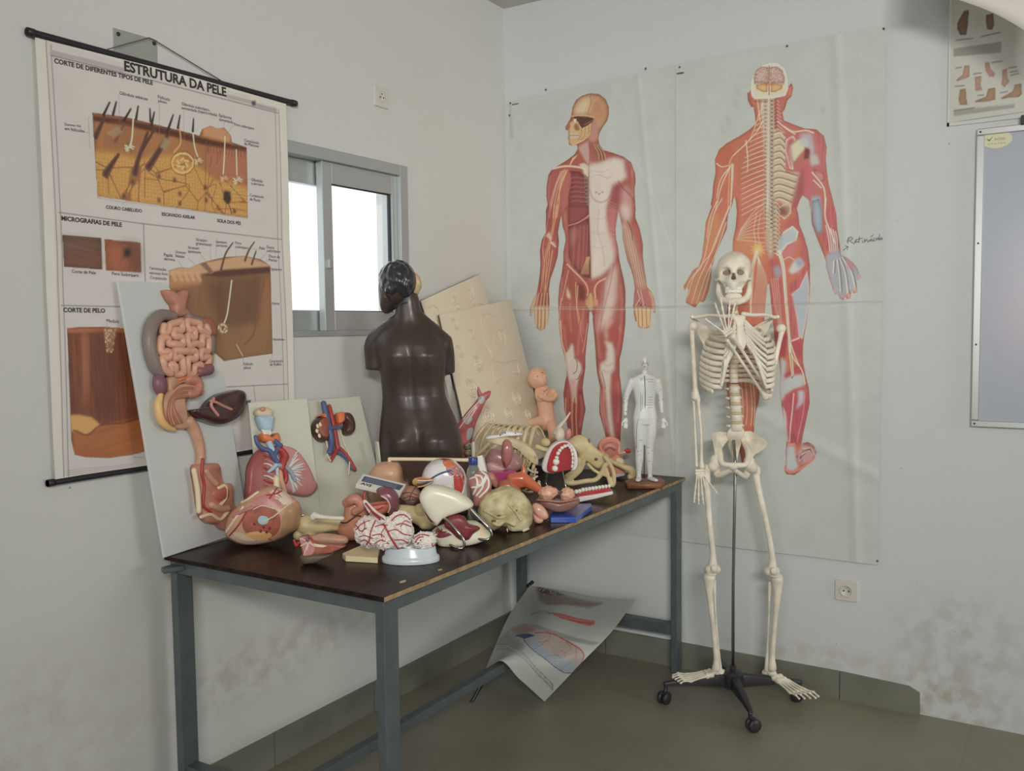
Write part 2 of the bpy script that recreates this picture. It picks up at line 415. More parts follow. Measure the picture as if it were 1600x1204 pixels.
    def dots(s, pts_poly, n, r, col, a=1.0, seed=1):
        P = s.xy(pts_poly); box = s._box(P, 2); m = s.mask(P, box); rr = random.Random(seed); k = 0
        while k < n:
            x = rr.randint(box[0], box[1]-1); y = rr.randint(box[2], box[3]-1)
            k += 1
            if m[y-box[2], x-box[0]] < 0.5: continue
            R = r/1000/s.p*rr.uniform(0.6, 1.2); bb = s._box(np.array([(x, y)]), R+1); X = np.arange(bb[0], bb[1])[None, :]; Y = np.arange(bb[2], bb[3])[:, None]
            s.put(bb, np.clip(R-np.hypot(X-x, Y-y)+0.5, 0, 1)*a, col)
    def cells(s, poly, n, wd, col, a=1.0, seed=1, clip=None):
        """honeycomb of cell walls inside a polygon"""
        P = s.xy(poly); box = s._box(P, 2); m = s.mask(P, box); x0, x1, y0, y1 = box; rs = np.random.RandomState(seed)
        q = np.stack([rs.uniform(x0, x1, n), rs.uniform(y0, y1, n)], -1)
        if n > 100:
            g = int(math.sqrt(n*(x1-x0)/(y1-y0))); gx, gy = np.meshgrid(np.linspace(x0, x1, g), np.linspace(y0, y1, max(2, n//g))); q = np.stack([gx.ravel(), gy.ravel()], -1)+rs.uniform(-1.2, 1.2, (gx.size, 2))
        X, Y = np.meshgrid(np.arange(x0, x1), np.arange(y0, y1)); d1 = np.full(X.shape, 1e9); d2 = d1.copy()
        for px, py in q:
            d = np.hypot(X-px, Y-py); d2 = np.where(d < d1, d1, np.minimum(d2, d)); d1 = np.minimum(d1, d)
        w = wd/1000/s.p; k = np.clip((w-(d2-d1))/1.2+.5, 0, 1)*m
        if clip is not None: k = k*clip[y0:y1, x0:x1]
        s.put(box, k*a, col)
    def rough(s, amt, n):
        """faint uneven tone of old paper"""
        g = s.rs.rand(s.H//n+3, s.W//n+3); Y = np.arange(s.H)/n; X = np.arange(s.W)/n
        i = Y.astype(int)[:, None]; j = X.astype(int)[None, :]; fy = (Y % 1)[:, None]; fx = (X % 1)[None, :]
        q = (g[i, j]*(1-fx)+g[i, j+1]*fx)*(1-fy)+(g[i+1, j]*(1-fx)+g[i+1, j+1]*fx)*fy
        s.A *= (1+amt*(q-0.5)*2)[..., None]
    def sheet(s, name, m, parent, place, relief=None):
        """place(u, v) -> point; relief(u, v) -> height off the plane, added by place"""
        U = s.u0+(s.u1-s.u0)*np.arange(s.W)/(s.W-1); f = (U-s.u0)/(s.u1-s.u0)
        b = s.vb[0]+(s.vb[1]-s.vb[0])*f; t = s.vt[0]+(s.vt[1]-s.vt[0])*f; T = (np.arange(s.H)/(s.H-1))[:, None]
        Vv = b[None, :]+(t-b)[None, :]*T; Uu = np.broadcast_to(U[None, :], Vv.shape)
        co = place(Uu, Vv).reshape(-1, 3)
        me = bpy.data.meshes.new(name); nx, ny = s.W, s.H
        idx = np.arange(nx*ny).reshape(ny, nx); fa = np.stack([idx[:-1, :-1], idx[:-1, 1:], idx[1:, 1:], idx[1:, :-1]], -1).reshape(-1, 4)
        me.vertices.add(nx*ny); me.vertices.foreach_set('co', co.astype(np.float32).ravel())
        me.loops.add(fa.size); me.loops.foreach_set('vertex_index', fa.astype(np.int32).ravel())
        me.polygons.add(len(fa)); me.polygons.foreach_set('loop_start', np.arange(0, fa.size, 4, dtype=np.int32))
        me.update(calc_edges=True); me.polygons.foreach_set('use_smooth', np.ones(len(fa), bool))
        at = me.color_attributes.new('ink', 'FLOAT_COLOR', 'POINT')
        at.data.foreach_set('color', np.concatenate([np.clip(s.A, 0, 1).reshape(-1, 3), np.ones((nx*ny, 1))], 1).astype(np.float32).ravel())
        me.materials.append(m)
        o = bpy.data.objects.new(name, me); COL.objects.link(o); o.parent = parent
        return o

def lettering(items, place):
    """items: (text, (u, v) start of baseline, (u, v) end of baseline or cap height) -> MB of flat letters"""
    mb = MB()
    for it in items:
        txt, a, e = it[:3]; bold = it[3] if len(it) > 3 else 0.0
        cu = bpy.data.curves.new('letters', 'FONT'); cu.body = txt; cu.offset = bold; cu.resolution_u = 3
        o = bpy.data.objects.new('letters', cu); COL.objects.link(o)
        me = o.to_mesh(); xs = [v.co.x for v in me.vertices]
        if xs:
            x0, x1 = min(xs), max(xs); du = Vector((e[0]-a[0], e[1]-a[1])); k = du.length/(x1-x0); d = du.normalized(); n = Vector((-d.y, d.x))
            if len(it) > 4: kv = it[4]/0.72
            else: kv = k
            mb.add([place(a[0]+d.x*(v.co.x-x0)*k+n.x*v.co.y*kv, a[1]+d.y*(v.co.x-x0)*k+n.y*v.co.y*kv) for v in me.vertices], [tuple(p.vertices) for p in me.polygons])
        o.to_mesh_clear(); bpy.data.objects.remove(o); bpy.data.curves.remove(cu)
    return mb
def crop(x0, y0, k): return lambda L: [(x0+x/k, y0+y/k) for x, y in L]
M_ink = mat('black_ink', ph(46, 42, 42), 0.6)
M_print = print_mat('printed_paper', 0.5)
M_gloss = print_mat('laminated_print', 0.32, 0.15)
M_pin = mat('tack_metal', (0.18, 0.17, 0.15), 0.4, 0.8)

# ------------------------------------------------------------------ two big muscle charts on the right wall
def wall_r(x): return lambda px, py: ((lambda p: (-p.y, p.z))(on_x(px, py, x)))
PX1, PX2 = -0.006, -0.011
PAPER = ph(171, 176, 172)
A_ = crop(820, 140, 6.018); B_ = crop(820, 320, 6.018); C_ = crop(840, 500, 5.735)
D_ = crop(1060, 90, 5.018); E_ = crop(1060, 310, 4.817); F_ = crop(1140, 500, 4.63)
RED, DRED, PNK = ph(160, 82, 74), ph(128, 56, 54), ph(186, 116, 110)
ORG, WHT, TAN, MAR = ph(178, 112, 84), ph(196, 184, 172), ph(186, 150, 108), ph(112, 56, 56)
YEL, DK, BLU, GRY = ph(206, 160, 112), ph(70, 44, 42), ph(146, 158, 172), ph(150, 140, 128)

cv = Canvas(0.030, 0.866, (0.556, 0.556), (2.520, 2.560), 0.0021, 0, PAPER, wall_r(PX1))
man = A_([(440, 225), (448, 170), (480, 100), (540, 55), (620, 35), (700, 42), (760, 90), (790, 160), (793, 230), (775, 295), (735, 350), (705, 405), (692, 460), (702, 515), (740, 568), (830, 595), (930, 630), (1000, 685), (1035, 780), (1043, 860), (1032, 940), (1037, 1040), (1042, 1120)]) + \
    B_([(1040, 120), (1080, 220), (1112, 370), (1110, 480), (1125, 600), (1140, 690), (1150, 770), (1195, 820), (1220, 890), (1233, 960), (1228, 1020), (1212, 1010), (1200, 970), (1188, 985), (1182, 1080), (1172, 1150), (1150, 1160), (1130, 1163), (1105, 1160), (1080, 1155), (1064, 1140), (1055, 1095), (1040, 1095), (1028, 1030), (1022, 950), (1028, 850), (1035, 790), (1025, 700), (1000, 610), (965, 520), (945, 430), (920, 310), (915, 220), (900, 130), (880, 60), (866, 140), (855, 220), (858, 310), (878, 400), (888, 500), (908, 600), (932, 700), (946, 800), (948, 900), (946, 1100)]) + \
    C_([(783, 60), (772, 160), (755, 270), (736, 350), (735, 480), (750, 600), (760, 720), (757, 860), (745, 1000), (740, 1180), (690, 1200), (660, 1180), (612, 1050), (580, 930), (553, 830), (555, 700), (560, 600), (535, 480), (525, 380), (520, 280), (508, 130), (497, 20)]) + \
    B_([(640, 1040), (630, 1004), (612, 1004), (607, 1060)]) + \
    C_([(463, 30), (450, 130), (440, 230), (431, 330), (430, 430), (413, 540), (405, 610), (415, 700), (430, 800), (410, 900), (395, 1000), (380, 1180), (310, 1180), (285, 1050), (262, 930), (240, 790), (232, 660), (245, 560), (262, 490), (253, 400), (238, 310), (214, 220), (197, 100), (191, 20)]) + \
    B_([(322, 1050), (315, 900), (325, 760), (350, 630), (364, 520), (364, 440), (384, 330), (378, 270), (356, 200), (344, 100), (326, 180), (312, 260), (322, 340), (310, 480), (280, 590), (240, 700), (226, 800), (231, 870), (234, 950), (226, 1050), (216, 1112), (202, 1110), (190, 1165), (172, 1172), (146, 1180), (124, 1168), (106, 1150), (95, 1115), (88, 1030), (84, 970), (64, 1046), (46, 1040), (50, 970), (76, 890), (114, 820), (126, 760), (140, 660), (148, 560), (142, 430), (160, 330), (196, 260), (200, 100)]) + \
    A_([(198, 1140), (215, 1080), (203, 1000), (206, 900), (224, 800), (256, 750), (322, 710), (402, 660), (470, 608), (497, 560), (492, 516), (440, 528), (414, 515), (415, 480), (405, 450), (413, 425), (408, 385), (385, 378), (382, 350), (402, 318), (430, 270)])
cv.fill(man, RED, edge=ph(122, 66, 56), ew=5, grain=0.10, ang=84)
K = cv.full(man)
f = lambda pts, col, a=1.0, **k: cv.fill(pts, col, a, clip=K, **k)
l = lambda pts, wd, col, a=1.0, **k: cv.line(pts, wd, col, a, clip=K, **k)
# the viewer's right half: pale skin layer over the muscle
f(A_([(600, 705), (690, 690), (770, 660), (850, 640), (930, 660), (940, 760), (960, 820), (900, 870), (830, 900), (800, 1000), (770, 1100), (760, 1204), (600, 1204)]), WHT, soft=4)
f(B_([(600, 0), (760, 0), (770, 120), (790, 240), (830, 330), (850, 440), (840, 520), (800, 590), (720, 660), (624, 700)]), WHT, soft=4)
f(A_([(900, 950), (950, 900), (1000, 960), (1010, 1080), (980, 1204), (905, 1204)]), ph(192, 150, 144), 0.8, soft=6)
l(A_([(615, 940), (640, 1020), (720, 1060), (800, 1010), (830, 900)]), 5, ph(150, 96, 92), 0.6, sm=4, soft=2)
l(A_([(600, 700), (602, 960), (606, 1204)]) + B_([(612, 350), (622, 700)]), 3, MAR, 0.8)
l(A_([(625, 830), (690, 800), (780, 830), (830, 800)]), 2.2, GRY, 0.7, sm=4); l(A_([(610, 760), (730, 775), (800, 745)]), 2.2, GRY, 0.6, sm=4)
for x, y in ((660, 960), (690, 975), (720, 960)): f(A_([(x, y), (x+18, y-6), (x+26, y+10), (x+6, y+16)]), GRY, 0.8)
l(A_([(880, 860), (920, 920), (1000, 1000), (1030, 1060)]), 5, DRED, 0.8, sm=4, soft=1.5)
f(A_([(840, 880), (900, 880), (905, 1000), (880, 1150), (850, 1204), (780, 1204), (790, 1100), (830, 1000)]), ph(136, 64, 66), 0.75, soft=5)
f(B_([(850, 30), (872, 60), (860, 200), (852, 330), (870, 450), (850, 500), (830, 420), (800, 260), (780, 120), (790, 20)]), PNK, 0.7, soft=5)
for i in range(7): l(A_([(800-i*6, 1050+i*26), (860-i*3, 1080+i*24)]) if i < 4 else B_([(775+i*3, 30+i*45), (850, 60+i*45)]), 3, ph(190, 140, 132), 0.5, soft=1.5)
l(B_([(700, 60), (690, 250), (735, 420), (750, 560)]), 4, ph(168, 150, 138), 0.6, sm=5, soft=2)
for yy in (120, 260, 390): l(B_([(640, yy), (700, yy+15), (760, yy)]), 3, ph(168, 152, 142), 0.5, sm=3, soft=2)
cv.dots(A_([(780, 640), (920, 650), (940, 760), (880, 860), (800, 800)]), 160, 1.6, ph(214, 200, 196), 0.7)
cv.dots(A_([(500, 530), (600, 480), (610, 690), (560, 640)]), 120, 1.4, ph(140, 104, 96), 0.7)
# the viewer's left half: opened chest and belly
f(A_([(420, 760), (520, 770), (560, 810), (590, 860), (600, 1204), (404, 1204), (410, 1000), (440, 860)]), ph(136, 66, 66), edge=ph(104, 48, 50), ew=8)
for i in range(9):
    y = 820+i*44; l(A_([(430, y+16), (480, y+4), (540, y+14), (580, y+6)]), 3.2, ph(168, 96, 92), 0.8, sm=4); l(A_([(430, y+34), (500, y+26), (578, y+28)]), 2.4, ph(100, 46, 48), 0.7, sm=4)
f(A_([(560, 810), (600, 800), (606, 1204), (575, 1204)]), ph(130, 108, 92), 0.85, soft=1)
for i in range(10): f(A_([(566, 850+i*36), (590, 844+i*36), (592, 856+i*36), (568, 864+i*36)]), DK, 0.7)
f(B_([(404, 0), (600, 0), (604, 90), (560, 130), (500, 165), (420, 195), (405, 190)]), ph(142, 70, 70), 0.9, edge=ph(108, 50, 52), ew=6)
l(B_([(405, 195), (490, 172), (560, 132), (604, 96)]), 5, ph(190, 130, 122), sm=4)
f(B_([(404, 200), (500, 175), (606, 120), (618, 690), (560, 680), (510, 640), (440, 560), (412, 480)]), ph(146, 72, 70), edge=ph(112, 52, 52), ew=7, grain=0.14)
for x in (470, 520, 560, 590): l(B_([(x, 200), (x-8, 400), (x-20, 600)]), 4, ph(178, 112, 100), 0.55, sm=4, soft=2)
f(B_([(430, 240), (480, 210), (500, 260), (470, 350), (430, 420)]), ph(166, 112, 100), 0.6, soft=4)
f(B_([(570, 520), (618, 470), (618, 690), (540, 670), (520, 640)]), MAR, 0.8, soft=2)
for i in range(6): l(B_([(530+i*14, 650), (560+i*8, 560), (585+i*5, 490)]), 3, YEL, 0.8, sm=3)
f(A_([(340, 800), (400, 760), (440, 790), (415, 900), (405, 1050), (400, 1204), (350, 1204), (345, 1000)]), ph(170, 96, 86), 0.75, soft=3)
f(B_([(345, 90), (400, 0), (412, 200), (415, 480), (450, 570), (520, 650), (600, 710), (560, 720), (470, 660), (390, 570), (365, 500), (385, 330)]), ph(174, 104, 90), 0.9, edge=ph(140, 72, 62), ew=4)
l(B_([(400, 560), (500, 660), (570, 735), (595, 800), (590, 850)]), 7, ph(206, 156, 128), sm=5, soft=1); l(B_([(760, 690), (690, 730), (660, 790), (665, 870)]), 7, ph(206, 156, 128), sm=5, soft=1)
# nerves and vessels of the arms
for k, (x0, x1, x2, x3) in enumerate(((380, 320, 280, 265), (400, 345, 300, 285), (360, 300, 255, 230), (390, 335, 320, 300), (340, 290, 240, 220))):
    l(A_([(x0, 750+k*6), (x1, 900), (x2, 1080), (x3, 1204)]), (6, 4), (YEL if k % 2 else ph(214, 150, 128)), 0.9, sm=5)
for k, pts in enumerate(([(275, 0), (268, 150), (235, 320), (200, 450), (165, 700), (150, 820)], [(310, 0), (268, 230), (235, 380), (225, 520), (190, 760), (180, 900)], [(245, 0), (225, 80), (210, 200), (170, 400), (185, 560), (170, 780)], [(290, 370), (250, 350), (215, 440), (200, 600), (195, 800)], [(260, 430), (240, 560), (215, 720), (185, 880)])):
    l(B_(pts), (4.5, 3), YEL if k != 2 else ph(200, 140, 120), 0.85, sm=5)
f(B_([(230, 250), (255, 310), (250, 340), (195, 290)]), ph(212, 170, 150), 0.8, soft=1); f(B_([(245, 340), (300, 395), (285, 400), (240, 360)]), ph(216, 178, 160), 0.9)
f(B_([(205, 10), (245, 0), (260, 120), (235, 260), (205, 200)]), DRED, 0.55, soft=4)
for x in (900, 960, 1000): f(A_([(x-10, 960), (x+20, 960), (x+20, 1204), (x-10, 1204)]), ph(176, 110, 104), 0.3, soft=5)
f(B_([(900, 150), (950, 170), (1010, 260), (1050, 380), (1100, 560), (1130, 700), (1150, 790), (1050, 790), (1020, 640), (980, 500), (940, 380), (915, 250)]), ph(190, 160, 140), 0.85, soft=5)
f(B_([(900, 0), (960, 0), (1000, 60), (985, 170), (940, 140), (905, 80)]), ph(206, 184, 172), 0.7, soft=5)
for k in range(5): l(B_([(930+k*20, 220), (960+k*22, 380), (1010+k*20, 600), (1050+k*18, 780)]), 3, ph(142, 92, 78), 0.7, sm=5)
l(B_([(965, 150), (1005, 240), (1015, 330)]), 3, DK, 0.8, sm=4); f(B_([(1040, 160), (1075, 230), (1105, 380), (1100, 540), (1060, 420), (1030, 250)]), ph(170, 92, 84), 0.8, soft=4)
# hands
f(B_([(80, 890), (130, 830), (200, 830), (230, 880), (225, 960), (140, 980), (85, 950)]), ph(146, 76, 66), 0.8, soft=3)
f(B_([(76, 960), (235, 955), (228, 1110), (170, 1190), (90, 1150)]), ph(190, 158, 122), 0.9, soft=3); f(B_([(120, 810), (90, 850), (60, 920), (44, 1046), (70, 1046), (84, 970), (110, 900)]), ph(184, 160, 136), 0.9, soft=2)
for x in (104, 140, 172, 206): l(B_([(x+32-(x-100)*.25, 830), (x+4, 960), (x, 1140)]), 3.2, ph(214, 180, 132), 0.9)
for x in (120, 150, 186): l(B_([(x+6, 985), (x, 1160)]), 3.6, ph(118, 84, 60), 0.9)
f(B_([(1030, 800), (1140, 790), (1190, 850), (1186, 960), (1030, 960), (1022, 900)]), ph(172, 104, 98), 0.9, soft=3)
f(B_([(1030, 960), (1186, 970), (1178, 1140), (1120, 1166), (1060, 1140)]), ph(200, 166, 122), 1, soft=2); f(B_([(1150, 780), (1200, 820), (1234, 960), (1228, 1024), (1204, 1000), (1190, 880)]), ph(190, 148, 122), 1, soft=2)
for x in (1066, 1102, 1142): l(B_([(x, 970), (x+6, 1140)]), 3.4, ph(120, 84, 60), 0.9)
for x, y in ((1095, 940), (1130, 940), (1070, 925)): f(B_([(x, y-18), (x+9, y), (x, y+16), (x-8, y)]), DK, 0.8)
l(B_([(1060, 800), (1085, 880), (1045, 950)]), 4, ph(206, 176, 160), 0.8); l(B_([(1090, 800), (1110, 900), (1130, 960)]), 5, ph(206, 176, 160), 0.6)
# loins, thighs, knees, shins
f(B_([(600, 820), (640, 815), (660, 940), (648, 1000), (610, 1005), (580, 950)]), ph(186, 148, 104), edge=ph(134, 90, 62), ew=3); f(B_([(570, 900), (600, 860), (600, 945), (575, 945)]), ph(190, 140, 108), 0.9, soft=1); f(B_([(650, 860), (690, 900), (690, 950), (655, 950)]), ph(190, 140, 108), 0.9, soft=1)
f(B_([(490, 740), (540, 740), (575, 800), (570, 900), (510, 900)]), ph(96, 40, 40), 0.8, soft=3)
f(B_([(395, 770), (430, 840), (430, 890), (395, 860)]), ph(206, 176, 138), 1, soft=2)
f(B_([(850, 540), (870, 660), (860, 860), (820, 1060), (770, 1110), (700, 1204), (690, 1100), (740, 900), (760, 730), (820, 600)]), ph(202, 180, 168), 0.85, soft=6)
for pts in ([(840, 560), (800, 760), (740, 1000), (700, 1204)], [(740, 720), (735, 900), (715, 1090)], [(880, 640), (890, 860), (870, 1100)]): l(B_(pts), 4, ph(150, 90, 82), 0.7, sm=4, soft=2)
for pts in ([(480, 730), (485, 900), (520, 1090), (528, 1150)], [(345, 880), (330, 1010), (330, 1204)], [(500, 760), (490, 960), (510, 1130)], [(410, 620), (380, 760), (350, 900)]): l(B_(pts), (5, 3), YEL, 0.85, sm=4)
f(B_([(400, 600), (470, 680), (480, 900), (440, 860), (410, 720)]), ph(140, 66, 58), 0.5, soft=4)
for k in range(6): l(B_([(360+k*36, 930), (350+k*42, 1204)]), 4, ph(186, 110, 92), 0.35, soft=3)
f(C_([(230, 0), (330, 0), (350, 90), (345, 240), (300, 210), (255, 300), (225, 200), (210, 100)]), ph(158, 70, 62), 0.7, soft=4); f(C_([(380, 0), (450, 0), (440, 140), (435, 300), (400, 380), (345, 360), (345, 200)]), ph(166, 82, 84), 0.8, soft=4)
f(C_([(305, 205), (320, 230), (330, 330), (345, 350), (390, 390), (400, 460), (370, 510), (350, 600), (345, 740), (320, 730), (300, 600), (270, 490), (252, 300), (285, 260)]), WHT, soft=2)
l(C_([(330, 330), (355, 380), (350, 450), (320, 480)]), 4, ph(110, 90, 82), 0.9, sm=4); l(C_([(395, 450), (365, 520), (340, 530)]), 3.4, ph(110, 70, 66), 0.8, sm=3)
f(C_([(285, 520), (340, 530), (345, 740), (310, 720)]), ph(190, 150, 136), 0.8, soft=2)
f(C_([(365, 640), (400, 620), (430, 800), (395, 1000), (360, 1060)]), ph(132, 44, 50), 0.8, soft=3)
for k, x in enumerate((252, 285, 308, 328, 346)): l(C_([(x+(4 if k else 0), 700), (x, 860), (x+8, 1030)]), 4, (YEL, ph(110, 50, 42))[k % 2], 0.85)
l(C_([(205, 10), (220, 200), (248, 300), (262, 450)]), 6, ph(214, 178, 134), 0.9, sm=4, soft=1); l(C_([(450, 30), (425, 200), (405, 290)]), 4, YEL, 0.7, sm=3); l(C_([(405, 200), (380, 60), (400, 0)]), 3, YEL, 0.6)
f(C_([(600, 180), (640, 200), (660, 190), (690, 260), (690, 440), (660, 480), (650, 640), (670, 900), (690, 1060), (660, 1060), (630, 900), (610, 640), (560, 480), (565, 390), (615, 360), (625, 250)]), WHT, soft=3)
f(C_([(600, 0), (690, 0), (640, 60), (635, 200), (605, 150)]), ph(200, 168, 156), 0.7, soft=4); f(C_([(700, 20), (760, 0), (760, 180), (730, 300), (690, 260), (700, 120)]), ph(164, 70, 70), 0.8, soft=4); f(C_([(620, 80), (690, 60), (700, 130), (660, 200), (640, 180)]), ph(166, 72, 72), 0.8, soft=3)
f(C_([(670, 480), (730, 500), (750, 720), (740, 1000), (700, 1060), (675, 800)]), ph(164, 76, 80), 0.8, soft=4); l(C_([(575, 460), (600, 560), (610, 620)]), 4, ph(140, 76, 70), 0.8, sm=3)
for x in (575, 600): l(C_([(x-10, 620), (x-5, 800), (x+30, 1000)]), 4, ph(200, 150, 140), 0.6, soft=2)
for yy in (380, 440): l(C_([(580, yy), (630, yy+30), (680, yy)]), 2.4, ph(150, 130, 118), 0.7, sm=3)
for C_q, pts in ((B_, [(180, 420), (170, 560), (165, 700)]), (B_, [(350, 700), (335, 900), (345, 1150)]), (B_, [(430, 920), (425, 1050), (440, 1190)]), (B_, [(560, 960), (545, 1080), (550, 1200)]), (B_, [(900, 760), (915, 950), (900, 1190)]), (B_, [(690, 960), (670, 1080), (680, 1200)]), (C_, [(240, 60), (245, 160), (265, 260)]), (C_, [(390, 60), (370, 180), (360, 300)]), (C_, [(540, 60), (545, 200), (560, 330)]), (C_, [(740, 60), (735, 180), (715, 300)]), (C_, [(720, 560), (735, 700), (720, 900)]), (C_, [(590, 640), (580, 780), (610, 940)]), (A_, [(240, 820), (225, 940), (225, 1060)]), (A_, [(1010, 760), (1020, 880), (1015, 1000)]), (A_, [(950, 660), (1000, 720), (1015, 800)]), (C_, [(385, 680), (400, 800), (380, 950)])): l(C_q(pts), 7, ph(206, 140, 128), 0.38, sm=4, soft=4)
# head and neck
f(A_([(440, 225), (448, 170), (480, 100), (540, 55), (620, 35), (700, 42), (760, 90), (790, 160), (793, 230), (775, 295), (735, 350), (690, 420), (640, 300), (590, 240), (500, 240), (440, 280)]), ph(186, 146, 104), edge=ph(132, 82, 56), ew=6)
f(A_([(470, 190), (540, 100), (620, 70), (610, 160), (560, 240), (480, 225)]), ph(206, 184, 146), 0.8, soft=6); f(A_([(630, 80), (740, 110), (770, 230), (700, 330), (650, 260), (620, 170)]), ph(172, 108, 76), 0.6, soft=8)
l(A_([(615, 60), (622, 130), (600, 200), (600, 240)]), 3, ph(120, 78, 54), 0.7, sm=3); l(A_([(690, 70), (640, 130), (600, 230)]), 3, ph(214, 160, 110), 0.8, sm=3); f(A_([(600, 300), (640, 280), (700, 330), (690, 470), (640, 500), (600, 480)]), ph(176, 128, 116), 0.9, soft=3)
f(A_([(400, 320), (460, 280), (640, 280), (625, 400), (560, 480), (490, 516), (440, 528), (413, 515), (408, 440), (413, 385), (384, 378)]), ph(190, 156, 110), edge=ph(140, 100, 66), ew=3)
f(A_([(455, 250), (500, 250), (650, 265), (640, 300), (600, 330), (540, 365), (520, 340), (500, 300), (470, 280)]), ph(84, 52, 46)); f(A_([(458, 275), (488, 275), (480, 308), (462, 300)]), ph(200, 190, 172)); f(A_([(385, 345), (410, 312), (432, 330), (420, 375), (390, 378)]), ph(156, 86, 62), 0.9)
f(A_([(470, 320), (500, 320), (520, 380), (480, 385), (462, 350)]), ph(124, 70, 52), 0.8, soft=1)
l(A_([(560, 330), (640, 290)]), 5, ph(140, 82, 60)); l(A_([(440, 250), (560, 240), (650, 262)]), 5, ph(196, 160, 118), sm=3)
for k in range(6): l(A_([(535+k*17, 360-k*6), (530+k*16, 430), (500+k*10, 470)]), 2.6, (ph(150, 100, 58), ph(206, 160, 96))[k % 2], 0.9, sm=3)
f(A_([(425, 405), (510, 405), (512, 455), (430, 460)]), ph(196, 178, 150)); l(A_([(425, 432), (512, 430)]), 2, ph(90, 54, 40))
for k in range(8): l(A_([(432+k*11, 406), (434+k*11, 458)]), 1.5, ph(130, 88, 64), 0.9)
l(A_([(440, 520), (490, 505), (560, 470), (610, 410)]), 4, ph(206, 178, 130), sm=3)
f(A_([(500, 540), (600, 480), (620, 720), (570, 680), (530, 600)]), ph(178, 146, 134), 0.95, soft=2); l(A_([(605, 480), (615, 600), (605, 700)]), 3, ph(112, 70, 64), 0.8, sm=3); f(A_([(640, 500), (690, 520), (730, 600), (770, 655), (680, 670), (650, 600)]), ph(140, 92, 74), 0.8, soft=2)
for k in range(5): l(A_([(650+k*8, 510), (690+k*14, 590), (700+k*16, 660)]), 2.6, (ph(200, 160, 120), ph(90, 60, 48))[k % 2], 0.9, sm=3)
f(A_([(500, 570), (545, 640), (580, 700), (530, 700), (480, 640)]), ph(160, 84, 64), 0.9, soft=2)
for k in range(3): l(A_([(490-k*18, 620+k*10), (450-k*10, 670+k*14), (430, 705)]), 5, YEL, sm=3)
l(A_([(262, 745), (360, 722), (450, 722), (560, 745), (590, 810)]), 8, ph(204, 180, 156), sm=5, soft=1); f(A_([(510, 700), (560, 690), (600, 720), (598, 800), (560, 800), (545, 750)]), ph(196, 186, 170), 0.9, soft=1.0 and 1)
cv.rough(0.035, 26); cv.rough(0.02, 7)
for u, v, r_, a in ((0.06, 2.3, 0.02, 0.3), (0.5, 0.9, 0.03, 0.2)): pass
l2 = cv.line
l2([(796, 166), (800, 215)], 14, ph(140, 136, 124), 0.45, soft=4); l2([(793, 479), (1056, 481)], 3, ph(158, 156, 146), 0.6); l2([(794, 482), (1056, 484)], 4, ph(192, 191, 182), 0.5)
l2([(985, 240), (1020, 300), (1052, 400)], 5, ph(190, 188, 178), 0.5, sm=4, soft=3)
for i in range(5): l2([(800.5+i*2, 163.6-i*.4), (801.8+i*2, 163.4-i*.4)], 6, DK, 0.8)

WAVES = np.random.RandomState(11)
WV = [(WAVES.uniform(2, 9), WAVES.uniform(2, 7), WAVES.uniform(0, 6.3), WAVES.uniform(0.4, 1)) for _ in range(9)]
def relief(u, v, amp):
    h = 0
    for a, b, p, k in WV: h = h+k*np.sin(a*u+b*v*(1 if k > .7 else -1)+p)
    return amp*(h/5)
def creases(u, v, lines):
    h = 0
    for (n1, n2, c, d, wd) in lines: h = h+d*np.exp(-((n1*u+n2*v-c)/wd)**2)
    return h
def place_r(x, amp, lines):
    def f_(u, v): return np.stack([x-np.abs(relief(u, v, amp))-creases(u, v, lines), -u, v], -1)
    return f_
c1 = thing('anatomy_chart', 'muscle chart of a standing man seen from the front, next to the room corner', 'wall chart', (0, -0.45, 0.556))
def off(fn, o):
    L = np.array(o.location)
    return lambda u, v: fn(u, v)-L
cv.sheet('printed_sheet', M_print, c1, off(place_r(PX1, 0.003, [(0, 1, 1.565, 0.004, 0.008), (1, -.12, 0.25, 0.002, 0.02), (1, 0.1, 0.93, 0.003, 0.015)]), c1))

